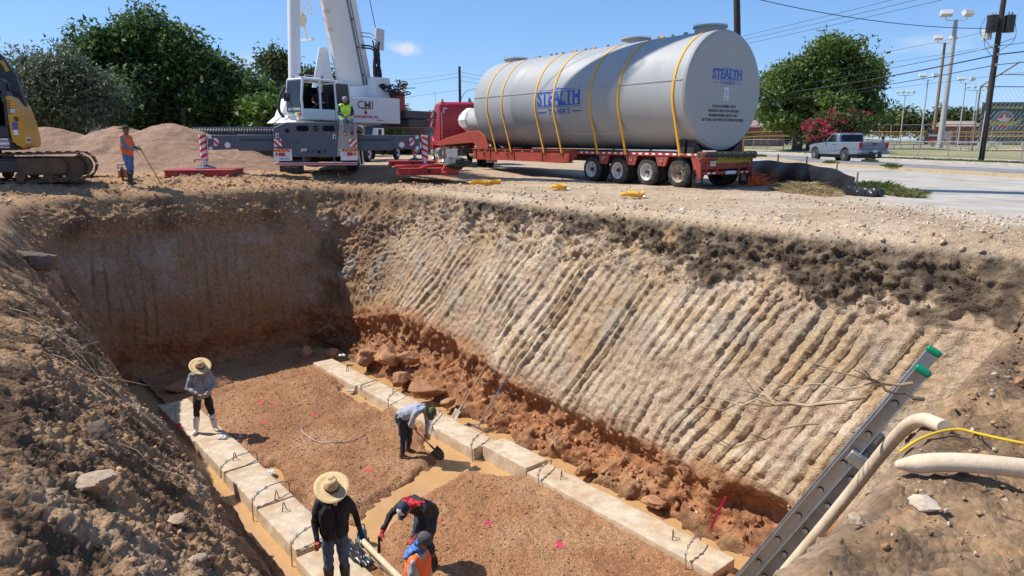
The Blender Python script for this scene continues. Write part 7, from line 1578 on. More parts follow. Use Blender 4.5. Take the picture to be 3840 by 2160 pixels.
def tree(name, loc, label, trunk_h, trunk_r, blobs, n, size, c0, c1, seed=0, trunks=None, droop=0., group=None, cat='tree', spread=.36, sprig=9, shell=.6):
    o = thing(name, loc, 0, label, cat, group); rg = random.Random(seed)
    for (tx, ty, lean) in (trunks or [(0, 0, 0)]):
        m = MB(); top = V(tx+lean, ty, trunk_h); m.tube([(tx, ty, -.3), (tx+.02, ty, .15), (tx+lean*.3, ty, trunk_h*.5), top], [trunk_r*1.5, trunk_r*1.1, trunk_r*.9, trunk_r*.75], 12)
        m.build('trunk', BARK, o, smooth=True)
        for b in blobs:
            e = V(*b[:3]); p0 = top-V(0, 0, trunk_h*rg.uniform(.0, .35)); mid = p0.lerp(e, .5)+V(rg.uniform(-.4, .4), rg.uniform(-.4, .4), rg.uniform(.0, .6)); m = MB(); m.tube(smooth_path([p0, mid, e]), [trunk_r*.55*(1-.8*i/9) for i in range(10)][:len(smooth_path([p0, mid, e]))] if False else trunk_r*.30, 5); m.build('limb', BARK, o, smooth=True)
    crown('crown', blobs, n, size, c0, c1, o, seed, droop, shell=shell, spread=spread, sprig=sprig); return o
def cloud(cx, cz, rx, rz, n, seed, cy=0, ry=None, r=.36, zb=None):
    rg = random.Random(seed); B = []
    for i in range(n):
        a = rg.uniform(0, 6.283); q = math.sqrt(rg.random())*.78; x = cx+rx*q*math.cos(a); z = cz+rz*q*math.sin(a); y = cy+rg.uniform(-.6, .6)*(ry or rx)*math.sqrt(max(.05, 1-q*q)); k = r*rg.uniform(.75, 1.2)
        B.append((x, y, z, rx*k, (ry or rx)*k, rz*k*.9))
    return B
DG0, DG1 = (.030, .068, .018), (.120, .205, .048)
zb = G(-26, 50)
tree('oak_tree', (-26.0, 50.5, zb), 'largest dark green oak towering behind the gravel pile', 3.2, .42, cloud(-1.5, 6.6, 3.4, 2.8, 9, 1, r=.42)+cloud(2.0, 7.0, 3.3, 3.2, 10, 2, r=.42)+cloud(.3, 4.3, 5.6, 1.9, 9, 3, r=.36), 60000, .155, DG0, DG1, 1, [(-.6, 0, -.6), (.7, .3, .8)], droop=.2)
tree('elm_tree', (-20.6, 52, G(-20.6, 52)), 'dark spreading tree merging with the oak on its right', 2.6, .3, cloud(0, 4.4, 3.2, 2.4, 9, 5, r=.42)+cloud(2.2, 3.4, 2.2, 2.0, 5, 6), 26000, .155, DG0, (.11, .19, .045), 5)
tree('olive_tree', (-27.5, 43.5, G(-27.5, 43.5)), 'grey-green feathery tree in front of the oak on its left', 1.6, .16, cloud(0, 3.6, 3.6, 2.3, 9, 8, r=.36)+cloud(-2.6, 2.6, 2.2, 1.4, 5, 9), 26000, .11, (.06, .085, .05), (.20, .24, .14), 8, [(-.4, 0, -.7), (.3, .2, .5), (0, .1, 0)], droop=.5, spread=.5)
tree('shrub_tree', (-33.0, 47, G(-33, 47)), 'yellow-green leafy tree at the left edge behind the excavator', 1.6, .18, cloud(0, 3.4, 2.6, 2.2, 7, 11), 9000, .18, (.04, .07, .012), (.13, .19, .04), 11)
tree('pine_tree', (-19.4, 60.5, G(-19.4, 60)), 'pale green rounded tree rising behind the oak toward the crane', 3.4, .25, cloud(0, 6.3, 2.0, 1.9, 7, 13, r=.46)+cloud(.6, 3.9, 1.8, 2.2, 5, 14), 15000, .17, (.03, .05, .014), (.12, .15, .05), 13)
tree('hackberry_tree', (-16.2, 60, G(-16, 60)), 'dense mid-green tree nearest the crane', 2.4, .22, cloud(0, 4.6, 2.2, 2.1, 8, 16, r=.42)+cloud(-1.2, 2.6, 1.8, 1.6, 4, 17), 15000, .17, (.022, .045, .012), (.085, .14, .03), 16)
tree('mulberry_tree', (-16.6, 49, G(-16.6, 49)), 'bright green low tree between the oak and the crane', 1.3, .14, cloud(0, 2.6, 2.7, 1.7, 8, 19), 14000, .18, (.05, .10, .012), (.16, .25, .04), 19)
tree('hedge_tree', (-12.4, 66, G(-12.4, 66)), 'light green bush behind the crane turntable', 1.2, .14, cloud(0, 2.9, 2.6, 1.4, 6, 21), 8000, .17, (.06, .10, .02), (.17, .23, .06), 21)
tree('live_oak', (30.3, 70, .45), 'big broad green tree behind the flat end of the tank', 2.8, .48, cloud(-2.6, 6.4, 3.8, 3.0, 10, 31, r=.40)+cloud(2.2, 7.2, 4.2, 3.3, 11, 32, r=.40)+cloud(0, 3.9, 6.0, 1.6, 10, 33, r=.34)+cloud(4.2, 4.6, 2.4, 1.6, 5, 34), 64000, .17, (.05, .085, .015), (.20, .275, .06), 31, [(-1.7, 0, .3), (-.1, .5, .5)], droop=.35)
mt_ = tree('crepe_myrtle', (27.6, 60.5, .45), 'crepe myrtle bush covered in hot-pink blossom behind the pickup', 1.0, .06, cloud(0, 2.1, 1.9, 1.35, 9, 41), 8000, .11, (.03, .055, .015), (.11, .16, .04), 41, [(-.2, 0, -.5), (.1, .1, .4), (0, -.1, 0)], cat='flowering bush', spread=.25)
crown('blossom', cloud(.1, 2.6, 1.9, 1.2, 9, 43, r=.38), 5200, .085, (.42, .025, .075), (.68, .07, .16), mt_, 44, shell=.8, sprig=26, spread=.16, aspect=1.2)
FT = [(17.5, 126, 5.5, 5.0, 'dark tree filling the gap left of the live oak'), (38.5, 128, 7, 5.2, 'dark round tree of the far treeline beyond the myrtle'), (48, 126, 7.5, 5.8, 'broad dark tree of the far treeline left of the lamp posts'), (58, 132, 7, 5.5, 'far tree behind the wooden lamp post'), (68, 128, 7, 6.3, 'pale green windblown far tree between the lamp posts'), (78, 126, 7, 6.0, 'dark far tree behind the tall grey lamp post'), (88, 124, 6, 4.8, 'low far tree left of the backstop'), (98, 130, 8, 6.0, 'far tree behind the green scoreboard')]
for k, (x, y, rx, h, lb) in enumerate(FT): tree('far_tree', (x, y, G(x, y)), lb, 1.5, .25, cloud(0, h*.55, rx*.8, h*.42, 8, 50+k), 5200, .34, (.04, .065, .024), (.14, .19, .06) if k != 4 else (.22, .26, .08), 50+k, group='trees of the far treeline', spread=.7)
for k, (x, y, rx, h, lb) in enumerate([(-13.5, 150, 12, 9.5, 'far trees seen between the shop signs'), (-26, 150, 12, 7, 'far low tree behind the signs toward the crane'), (-4, 170, 12, 8, 'far low tree behind the red tractor')]): tree('far_tree', (x, y, G(x, y)), lb, 1.5, .25, cloud(0, h*.5, rx*.8, h*.4, 8, 70+k), 3500, .5, (.03, .05, .016), (.09, .13, .04), 70+k, group='trees of the far treeline', spread=.9)
# ================================================================ poles and wires
CREO = mat('creosote', (.045, .032, .026), rough=.9, var=.35, vs=5, bump=.6, bs=20, stretch=(1, 1, .15)); GALV = mat('galvanised_pole', (.42, .42, .42), rough=.6, metal=.2, var=.12, vs=3); BRP = mat('brown_pole', (.26, .16, .10), rough=.9, var=.25, vs=4, stretch=(1, 1, .2)); WIREM = mat('cable_black', (.02, .02, .022), rough=.6)
u1 = thing('utility_pole', (29.7, 44.0, .1), 0, 'dark wooden utility pole with transformers at the right edge', 'utility pole')
m_ = MB(); m_.tube([(0, 0, -.4), (0, 0, 6), (.02, 0, 12)], [.19, .165, .13], 14); m_.build('pole', CREO, u1, smooth=True)
TRF = mat('transformer_black', (.025, .026, .028), rough=.4, var=.2, vs=5)
for dx, mt in ((-.52, TRF), (.52, TRF)):
    m_ = MB(); m_.lathe([(.29, 0), (.30, .04), (.30, .92), (.31, .95), (.25, 1.0), (0, 1.02)], (dx, -.05, 7.85), 20); tf = m_.build('transformer', mt, u1, smooth=30)
    for q in (-.1, .1): m_ = MB(); m_.lathe([(.03, 0), (.055, .03), (.03, .06), (.055, .09), (.03, .12), (.05, .15), (0, .2)], (dx+q, -.05, 8.85), 10); m_.build('bushing', mat('porcelain', (.55, .50, .47), rough=.3), tf, smooth=True)
    m_ = MB(); m_.box((dx*.5, -.05, 8.5), (.4, .05, .06)); m_.box((dx*.5, -.05, 8.1), (.4, .05, .06)); m_.build('bracket', mat('rust_steel', (.22, .13, .08), rough=.8), u1)
m_ = MB(); m_.lathe([(.27, 0), (.27, .6), (0, .62)], (-.42, .45, 7.5), 18); m_.build('transformer', mat('transformer_grey', (.55, .55, .53), rough=.4), u1, smooth=30)
m_ = MB(); m_.bar((-1.35, -.25, 6.75), (1.1, .1, 7.55), .05); m_.build('guard_arm', mat('pvc_white', (.7, .66, .60), rough=.5), u1)
for z in (7.0, 6.55, 5.95): m_ = MB(); m_.box((0, -.18, z), (.10, .10, .14)); m_.build('clamp', ZINC, u1)
m_ = MB(); m_.cyl((-.25, -.1, -.1), (-.18, -.08, 3.2), .035, n=8); m_.build('ground_conduit', GALV, u1, smooth=True)
for a, b, c in (((-.8, 0, 8.9), (-1.35, 0, 7.9), (-.2, 0, 6.9)), ((.8, 0, 8.8), (1.2, 0, 7.4), (.2, 0, 6.8)), ((-.6, 0, 8.8), (-.95, 0, 7.2), (-.15, 0, 6.4))): m_ = MB(); m_.tube(smooth_path([a, b, c], 3), .014, 6); m_.build('jumper', WIREM, u1, smooth=True)
u2 = thing('utility_pole', (11.85, 36.0, 0), 0, 'dark wooden utility pole rising behind the flat end of the tank', 'utility pole')
m_ = MB(); m_.tube([(0, 0, -.4), (-.45, 0, 5), (-1.06, 0, 12)], [.20, .175, .14], 14); m_.build('pole', CREO, u2, smooth=True)
m_ = MB(); m_.box((.02, -.2, 1.2), (.10, .02, .8), ry=-.09); m_.build('pole_sign', mat('sign_orange', (.55, .22, .05), rough=.6), u2)
u3 = thing('street_lamp', (-5.15, 70, G(-5.1, 70)), 0, 'dark pole with a curved street-lamp arm left of the tank', 'street lamp')
m_ = MB(); m_.tube([(0, 0, -.3), (0, 0, 8.4)], [.17, .12], 10); m_.build('pole', CREO, u3, smooth=True); m_ = MB(); m_.tube(smooth_path([(.1, 0, 5.3), (.5, 0, 6.0), (1.1, 0, 6.25), (1.7, 0, 6.3)]), .035, 6); m_.build('arm', GALV, u3, smooth=True); m_ = MB(); m_.box((1.75, 0, 6.28), (.5, .18, .12)); m_.build('lamp_head', GALV, u3, bevel=.04)
u4 = thing('utility_pole', (-24.0, 56.5, G(-24, 56.5)), 0, 'thin dark pole standing under the oak', 'utility pole'); u4.location = (-22.6, 53.0, G(-22.6, 53)); m_ = MB(); m_.tube([(0, 0, -.3), (.03, 0, 3.3)], [.17, .12], 10); m_.build('pole', CREO, u4, smooth=True)
u4.location = (-22.2, 47.5, G(-22.2, 47.5))
def wire(a, b, sag, r, label, n=24):
    a, b = Vector(a), Vector(b); P = [a.lerp(b, i/n)-V(0, 0, sag*4*(i/n)*(1-i/n)) for i in range(n+1)]
    m = MB(); m.tube(P, r, 6); return tag(m.build('overhead_wire', WIREM, smooth=True), label, 'wire', 'overhead wires')
ux, uy = 29.7, 43.8; fx, fy = 23.2, 89.5; nx_, ny_ = 36.2, -2
for (z0, z1, r, sag, lb) in ((7.15, 7.0, .020, .5, 'uppermost of the black cables clamped to the pole with transformers'), (6.65, 6.5, .042, .6, 'thickest black cable clamped to the pole with transformers'), (6.05, 5.9, .026, .6, 'lowest black cable clamped to the pole with transformers')):
    m = MB(); P = [Vector((fx, fy, z1)).lerp(Vector((ux, uy, z0)), i/24)-V(0, 0, sag*4*(i/24)*(1-i/24)) for i in range(25)]+[Vector((ux, uy, z0)).lerp(Vector((nx_, ny_, z0)), i/24)-V(0, 0, sag*2*(i/24)*(1-i/24)) for i in range(1, 25)]; m.tube(P, r, 6); tag(m.build('overhead_wire', WIREM, smooth=True), lb, 'wire', 'overhead wires')
wire((fx, fy, 9.6), (29.0, 43.9, 8.0), .6, .010, 'thin wire running off left from the transformer pole, higher one'); wire((fx, fy, 9.0), (28.5, 43.8, 7.0), .5, .010, 'thin wire running off left from the white guard arm'); wire((fx, fy, 5.2), (nx_, ny_, 6.0), .2, .010, 'thinnest low wire passing the transformer pole')
wire((11.0, 36.0, 8.6), (29.7, 43.8, 8.15), .45, .020, 'single wire strung from the pole behind the tank to the transformer pole')
for k in range(3): wire((12.7+.05*k, 62.5, 8.3+.28*k), (23.8, 10.7, 7.75+.28*k), .35, .011, ('lowest', 'middle', 'highest')[k]+' of three thin wires fanning up over the tank end')
for k, (za, zc) in enumerate(((6.2, 7.6), (6.9, 8.0), (5.0, 6.4))): wire((-36, 72, za+.6), (-5.15, 70, zc), 1.0, .012, ('middle', 'highest', 'lowest')[k]+' of three faint wires passing behind the crane')
for k, zc in enumerate((7.3, 7.7, 8.1)): wire((-5.15, 70, zc), (14, 76, zc+.2), .9, .012, ('lowest', 'middle', 'highest')[k]+' of three faint wires running from the street lamp behind the tank')
def lamp_post(x, y, h, n, m, label, r=.14, head=.75, sp=1.5, br=(.6, .6, .58)):
    o = thing('flood_light', (x, y, G(x, y)), 0, label, 'flood light', 'flood lights of the ball park'); b = MB(); b.tube([(0, 0, -.3), (0, 0, h)], [r, r*.62], 10); b.build('pole', m, o, smooth=True)
    for k in range(n):
        dx = (k-(n-1)/2)*sp; b = MB(); b.tube(smooth_path([(0, 0, h-.1), (dx, 0, h-.05), (dx, 0, h+.3)]), .03, 6); b.build('bracket', m, o, smooth=True)
        b = MB(); b.box((dx, -.05, h+.3+head*.3), (head, head*.45, head*.5), rx=R(-30), rz=.25*(1 if k % 2 else -1)); b.build('lamp_head', mat('lamp_head', br, rough=.4, var=.1), o, bevel=.03)
lamp_post(45.4, 74, 12.9, 2, GALV, 'tallest grey flood-light pole with two heads', .32, 1.1, 2.2)
lamp_post(56.0, 93, 13.2, 2, BRP, 'brown wooden flood-light pole with two heads', .24, 1.0, 1.9, (.30, .29, .28))
lamp_post(58.5, 100, 9.2, 2, GALV, 'slim flood-light pole with two pale heads left of the brown pole', .12, .9, 1.7)
lamp_post(60.0, 108, 7.6, 4, GALV, 'short flood-light pole with four heads nearest the myrtle', .10, .55, .8, (.12, .12, .12))
lamp_post(69.0, 108, 9.4, 2, GALV, 'flood-light pole with two heads right of the tall grey one', .12, .9, 1.7, (.25, .25, .25))
lamp_post(73.5, 112, 8.6, 4, GALV, 'flood-light pole with four heads beside the backstop', .10, .6, 1.0, (.12, .12, .12))
lamp_post(77.5, 106, 10.6, 2, GALV, 'flood-light pole with two pale heads seen through the backstop', .12, .9, 1.9)
# ================================================================ park fences, backstop, scoreboard, tables
FENM = mat('fence_grey', (.36, .36, .35), rough=.5, metal=.4, var=.15, vs=4); FENB = mat('fence_brown', (.22, .16, .12), rough=.7, var=.2, vs=4); YRAIL = mat('fence_yellow', (.72, .42, .02), rough=.5, var=.1)
def fence(name, pts, h, gap, label, post=FENM, rail=FENM, rails=(1.,), r=.035, weave=.30, wm=FENM, cat='fence', rr=.03):
    o = thing(name, (pts[0][0], pts[0][1], 0), 0, label, cat); O = V(pts[0][0], pts[0][1], 0); wv = MB()
    for (x0, y0), (x1, y1) in zip(pts[:-1], pts[1:]):
        L_ = math.hypot(x1-x0, y1-y0); n = max(1, int(L_/gap))
        for i in range(n+1):
            x, y = x0+(x1-x0)*i/n, y0+(y1-y0)*i/n; z = G(x, y); b = MB(); b.cyl(V(x, y, z-.1)-O, V(x, y, z+h+.05)-O, r, n=8); b.build('post', post, o, smooth=True)
        for f in rails:
            b = MB(); b.tube([V(x0+(x1-x0)*i/n, y0+(y1-y0)*i/n, G(x0+(x1-x0)*i/n, y0+(y1-y0)*i/n)+h*f)-O for i in range(n+1)], rr, 6); b.build('rail', rail, o, smooth=True)
        if weave:
            k = int(L_/weave); dx, dy = (x1-x0)/L_, (y1-y0)/L_
            for i in range(k):
                x, y = x0+dx*weave*i, y0+dy*weave*i; z = G(x, y)
                for s in (1, -1):
                    a = V(x, y, z+(.02 if s > 0 else h))-O; e = V(x+dx*h*.8, y+dy*h*.8, z+(h if s > 0 else .02))-O; wv.tube([a, e], .0045, 3, cap=False)
    if weave: tag(wv.build('chain_link', wm, o, fix=False), kind='stuff')
    return o
f0 = [WR(38.4, 24), WR(38.4, 58), WR(38.4, 72), WR(38.4, 100)]
fence('chain_link_fence', f0, 1.15, 3.0, 'low grey chain-link fence along the footpath behind the pickup', rails=(1.,))
fence('ballpark_fence', [(24.5, 86), (38, 84), (56, 76), (66, 70)], 2.6, 3.2, 'tall brown-topped chain-link fence round the ball field', post=FENM, rail=FENB, rails=(1., .6, .25), weave=.5, rr=.045)
fence('yellow_rail_fence', [(19, 80), (30, 84), (62, 90), (90, 84)], 1.9, 4.0, 'fence with two yellow-capped rails across the ball field', rail=YRAIL, rails=(1., .72), weave=0, rr=.06)
bs = thing('backstop', (43.9, 66.5, .45), R(6), 'tall leaning chain-link backstop frame at the right edge', 'backstop'); b = MB()
PX = [0, 6.6, 13.2]
for x in PX: q = MB(); q.tube([(x, 0, -.3), (x, 0, 6.0), (x+2.0, -1.8, 8.0)], .075, 8); q.build('post', FENB, bs, smooth=True)
for z, y in ((2.0, 0), (4.0, 0), (6.0, 0)): q = MB(); q.tube([(0, y, z), (13.2, y, z)], .045, 6); q.build('rail', FENB, bs, smooth=True)
for f in (.5, 1.): q = MB(); q.tube([(2.0*f, -1.8*f, 6+2*f), (13.2+2*f, -1.8*f, 6+2*f)], .045, 6); q.build('rail', FENB, bs, smooth=True)
for i in range(44):
    for s in (1, -1):
        x = i*.45-4; a, e = ((x, 0, 0), (x+5, 0, 6)) if s > 0 else ((x+5, 0, 0), (x, 0, 6))
        def clipx(a, e):
            (x0, _, z0), (x1, _, z1) = a, e; t0, t1 = 0., 1.
            lo_, hi_ = 0, 13.2; d = x1-x0; ts = sorted(((lo_-x0)/d, (hi_-x0)/d)); t0, t1 = max(0, ts[0]), min(1, ts[1])
            return None if t0 >= t1 else ((x0+d*t0, 0, z0+(z1-z0)*t0), (x0+d*t1, 0, z0+(z1-z0)*t1))
        c = clipx(a, e)
        if c: b.tube(c, .008, 3, cap=False)
tag(b.build('chain_link', FENM, bs, fix=False), kind='stuff')
sb = thing('scoreboard', (62.9, 92, .45), R(-4), 'big green mural board with a star emblem at the right edge', 'scoreboard')
m_ = MB(); m_.box((5, 0, 3.4), (13, .25, 5.0)); m_.build('board', mat('board_green', (.03, .085, .085), rough=.6, var=.15, vs=2), sb, bevel=.03)
for x in (-1, 5, 11): m_ = MB(); m_.box((x, .2, 1.5), (.2, .2, 3.6)); m_.build('post', FENB, sb)
def disc(r, x, z, y, m, n=32): b = MB(); b.cyl((x, y, z), (x, y-.02, z), r, n=n); return b.build('emblem', m, sb)
disc(1.35, 1.3, 3.55, -.13, mat('emb_blue', (.10, .25, .40), rough=.5)); disc(1.05, 1.3, 3.55, -.15, mat('emb_red', (.36, .09, .06), rough=.5))
m_ = MB(); m_.prism([(1.3+(.95 if i % 2 == 0 else .38)*math.sin(i*math.pi/5), 3.55+(.95 if i % 2 == 0 else .38)*math.cos(i*math.pi/5)) for i in range(10)], -.20, -.17, 'xz'); m_.build('star', mat('emb_white', (.62, .62, .58), rough=.5), sb)
m_ = MB(); m_.prism([(-.9, 3.9), (-.2, 3.45), (2.8, 3.45), (3.5, 3.9), (3.4, 3.4), (2.8, 3.05), (-.2, 3.05), (-.8, 3.4)], -.235, -.205, 'xz'); m_.build('ribbon', mat('emb_gold', (.42, .36, .08), rough=.5), sb)
for z, w_, mt in ((5.2, 9, 'emb_gold'), (1.6, 3.4, 'emb_gold')):
    for k in range(int(w_/.5)): m_ = MB(); m_.box((-.2+k*.5, -.14, z), (.34, .02, .3)); m_.build('letter_block', mat(mt, (.42, .36, .08)), sb)
adb = thing('advert_banner', (50.5, 83.0, .45), R(-8), 'red and navy banner with a baseball hung on the park fence', 'banner'); m_ = MB(); m_.box((0, 0, 1.55), (2.4, .04, 1.5)); m_.build('cloth', mat('banner_navy', (.03, .03, .06), rough=.6), adb)
m_ = MB(); m_.box((-.2, -.03, 1.1), (1.6, .02, .4)); m_.build('stripe', mat('banner_red', (.45, .04, .04), rough=.6), adb); m_ = MB(); m_.box((-.2, -.03, 2.1), (.9, .02, .22)); m_.build('stripe', mat('banner_red', (.45, .04, .04)), adb); m_ = MB(); m_.box((-.25, -.035, 1.6), (1.5, .02, .18)); m_.build('stripe', TAPEW, adb)
m_ = MB(); m_.lathe([(0, -.02), (.55, -.02), (.55, .0), (0, .0)], (1.1, -.03, 1.6), 24, 'y'); m_.build('ball', mat('ball_white', (.6, .5, .45), rough=.6), adb)
TAB = mat('table_pale', (.50, .50, .48), rough=.5, var=.1)
for k, (x, y, lb) in enumerate([(35.5, 66.5, 'picnic table with pale top nearest the pickup tailgate'), (40.5, 67.5, 'middle picnic table with pale top by the grey lamp post'), (44.2, 66.0, 'picnic table with pale top under the tall grey lamp post')]):
    o = thing('picnic_table', (x, y, G(x, y)+.05), R(-8), lb, 'picnic table', 'picnic tables in the park'); m_ = MB(); m_.box((0, 0, .76), (3.6, .75, .05)); m_.build('top', TAB, o, bevel=.01)
    for s in (-1, 1):
        m_ = MB(); m_.box((0, s*.75, .45), (3.6, .28, .045)); m_.build('bench', TAB, o, bevel=.01); m_ = MB(); m_.tube([(s*1.2, -.8, 0), (s*1.2, -.75, .43), (s*1.2, .75, .43), (s*1.2, .8, 0)], .03, 6); m_.tube([(s*1.2, -.3, .43), (s*1.2, -.25, .74), (s*1.2, .25, .74), (s*1.2, .3, .43)], .03, 6); m_.build('frame', FENM, o, smooth=True)
# ================================================================ buildings, signs, parked vehicles behind
def bld(name, loc, rz, w_, d_, h_, m, roof, label, over=.3, pitch=0., mr=None):
    o = thing(name, loc, rz, label, 'building'); b = MB(); b.box((0, d_/2, h_/2), (w_, d_, h_)); b.build('wall', m, o)
    b = MB()
    if pitch: b.prism([(-over, h_), (d_+over, h_), (d_/2, h_+pitch)], -w_/2-over, w_/2+over, 'yz')
    else: b.box((0, d_/2, h_+.1), (w_+2*over, d_+2*over, .2))
    b.build('roof', mr or roof, o, bevel=.02); return o
SIDING = mat('metal_siding', (.34, .33, .31), rough=.5, var=.1, vs=3); ROOFW = mat('roof_white', (.66, .66, .66), rough=.5, var=.05)
mb_ = bld('metal_building', (-29, 56, G(-29, 56)), R(-6), 20, 8, 3.0, SIDING, ROOFW, 'long grey metal-sided building behind the trees at left')
for k in range(48): b = MB(); b.box((-9.8+k*.42, -.02, 1.5), (.05, .05, 2.95)); b.build('siding_rib', SIDING, mb_)
BRK = mat('brick_brown', (.17, .095, .065), rough=.9, var=.3, vs=9, dirt=(.10, .06, .045), da=.5, ds=2)
br_ = bld('brick_building', (-16.5, 68, G(-16.5, 68)), R(2), 16, 6, 3.3, BRK, mat('roof_tan', (.34, .30, .25), rough=.8), 'low dark brick building behind the crane carrier', .15)
bme = MB(); bme.box((0, 0, 0), (.38, .03, .11)); bmesh_ = bme.mesh('brick'); bmesh_.materials.append(BRK)
for r_ in range(18):
    for c_ in range(16):
        if len([0]) and r_*16+c_ < 288: q = bpy.data.objects.new('brick', bmesh_); COL.objects.link(q); q.parent = br_; q.location = (-1.5+c_*.42+(.21 if r_ % 2 else 0), -.012-.006*((r_*7+c_*3) % 4), .9+r_*.135)
for k in range(2): b = MB(); b.box((-6+k*2.2, -.03, 1.6), (1.2, .05, 1.4)); w_ = b.build('window', GLS, br_); b = MB(); b.box((-6+k*2.2, -.05, 1.6), (.06, .04, 1.4)); b.build('mullion', TAPEW, w_)
sh_ = bld('red_roof_building', (-9.8, 88, G(-9.8, 88)), R(4), 7, 6, 2.9, mat('wall_blue', (.10, .14, .19), rough=.7), mat('roof_orange', (.58, .13, .05), rough=.7), 'dark shop with an orange-red roof behind the crane counterweights', .3, 1.2)
for k in range(2): b = MB(); b.box((-1.6+k*3, -.03, 1.4), (1.4, .05, 1.3)); b.build('window', GLS, sh_)
pb_ = bld('park_building', (33.5, 96, .45), R(3), 8, 6, 2.8, mat('wall_red', (.26, .10, .085), rough=.8, var=.15), mat('roof_mauve', (.30, .20, .19), rough=.8), 'dull red park building behind the crepe myrtle', .4, 1.0); b = MB(); b.box((-1, -.03, 1.2), (1, .05, 2.1)); b.build('door', mat('door_dark', (.06, .05, .05)), pb_)
pb2 = bld('park_shed', (72.5, 112, .45), R(5), 4.6, 4, 3.2, mat('wall_red', (.26, .10, .085)), mat('roof_brown', (.33, .26, .21), rough=.8), 'red park shed with a tan roof left of the backstop', .5, .9); b = MB(); b.box((-.4, -.03, 2.0), (1.8, .05, 1.0)); b.build('window', GLS, pb2)
def sign(name, x, y, z0, w_, h_, panels, label, posts=True, frame=BLKM):
    o = thing(name, (x, y, G(x, y)), R(4), label, 'sign')
    if posts:
        for s in (-1, 1): b = MB(); b.box((s*w_/2, 0, (z0+h_)/2), (.14, .14, z0+h_)); b.build('post', frame, o)
    for k, (za, zb_, c, t_, tc) in enumerate(panels):
        b = MB(); b.box((0, -.08-.003*k, z0+(za+zb_)/2), (w_-.1, .08, zb_-za-.04)); p = b.build('panel', mat('panel_%s_%d' % (name, k), c, rough=.5, var=.08), o)
        if t_: text('lettering', t_, (zb_-za)*.62, (0, -.13, z0+(za+zb_)/2), (R(90), 0, 0), mat('sg_%.2f_%.2f' % (tc[0], tc[2]), tc), p, sx=min(1, (w_*.9)/(max(1, len(t_))*(zb_-za)*.62*.6)))
    return o
sign('pylon_sign', -11.25, 78, .5, 1.75, 3.9, [(3.55, 3.9, (.05, .07, .10), '', INK), (3.1, 3.5, (.62, .50, .42), '', 0), (2.6, 3.05, (.60, .60, .58), '', 0), (1.0, 1.4, (.60, .58, .58), '', 0), (.2, .95, (.36, .10, .07), '', 0)], 'tall dark pylon sign with stacked panels right of the orange roof')
sign('shop_sign', -8.75, 74, .6, 1.5, 1.5, [(0, 1.5, (.50, .49, .46), '', 0)], 'small pale shop sign between the pylon and the blue-footed sign')
for k in range(4): pass
sign('clinic_sign', -6.95, 76, .4, 1.95, 2.2, [(1.1, 2.2, (.48, .56, .60), 'Clinic', (.10, .22, .30)), (0, 1.0, (.03, .08, .20), '', 0)], 'pale blue sign over a dark blue panel beside the refreshment sign')
s5 = sign('refreshment_sign', -5.55, 74, .9, 1.75, 2.9, [(2.5, 2.9, (.60, .52, .47), 'MI REFRESQUERIA', (.36, .10, .08)), (2.1, 2.5, (.60, .55, .52), 'LATINA', (.36, .10, .08)), (1.5, 2.05, (.58, .57, .54), '', 0), (.9, 1.45, (.56, .58, .62), 'ACC', (.05, .10, .35)), (.5, .85, (.30, .15, .40), '', 0), (0, .45, (.56, .58, .62), '', 0)], 'tall white sign with an empty steel frame on top, left of the tractor')
b = MB()
for a, e in (((-1.9, 0, 4.1), (1.0, 0, 4.1)), ((-1.9, 0, 5.0), (1.0, 0, 5.0)), ((-1.9, 0, 4.1), (-1.9, 0, 5.0)), ((-.6, 0, 4.1), (-.6, 0, 5.0)), ((1.0, 0, 4.1), (1.0, 0, 5.0)), ((-.6, 0, 4.1), (.6, 0, 4.9))): b.bar(a, e, .09)
b.build('steel_frame', BLKM, s5)
wtk = thing('white_truck', (-9.6, 46, G(-9.6, 46)), R(170), 'white medium-duty truck parked behind the crane outrigger', 'truck')
m_ = MB(); m_.prism([(1.0, .7), (3.0, .7), (3.05, 1.35), (1.3, 1.6), (.9, 2.45), (-.6, 2.5), (-.7, .7)], -1.05, 1.05, 'yz'); m_.build('cab', WPT, wtk, bevel=.10, seg=3)
m_ = MB(); m_.prism([(1.36, 1.62), (1.30, 1.62), (.96, 2.35), (1.02, 2.35)], -.92, .92, 'yz'); m_.build('windscreen', GLS, wtk); m_ = MB(); m_.box((0, -2.6, 1.3), (2.2, 3.6, .5)); m_.build('flat_bed', mat('bed_grey', (.2, .2, .2)), wtk)
for s in (-1, 1):
    m_ = MB(); m_.box((s*1.35, 1.0, 1.75), (.2, .12, .55)); m_.build('mirror', BPL, wtk, bevel=.02)
    for y in (2.2, -3.2): wheel(wtk, s*1.05, y, .48, r=.48, w=.28, side=s, rim=WPT, dual=False)
    m_ = MB(); m_.box((s*.8, 3.03, 1.05), (.3, .06, .18)); m_.build('headlamp', CHR, wtk, bevel=.02)
m_ = MB(); m_.box((0, 3.06, 1.05), (1.1, .05, .3)); m_.build('grille', BPL, wtk)
wp2 = thing('white_pickup', (-10.6, 66, G(-10.6, 66)), R(150), 'small white pickup parked far behind beside the pylon sign', 'pickup'); m_ = MB(); m_.prism([(-2.4, .5), (2.4, .5), (2.4, 1.0), (1.3, 1.15), (.6, 1.75), (-.7, 1.75), (-.9, 1.15), (-2.4, 1.15)], -.95, .95, 'yz'); m_.build('body', WPT, wp2, bevel=.08)
m_ = MB(); m_.prism([(1.3, 1.18), (1.24, 1.18), (.58, 1.7), (.64, 1.7)], -.8, .8, 'yz'); m_.build('windscreen', GLS, wp2)
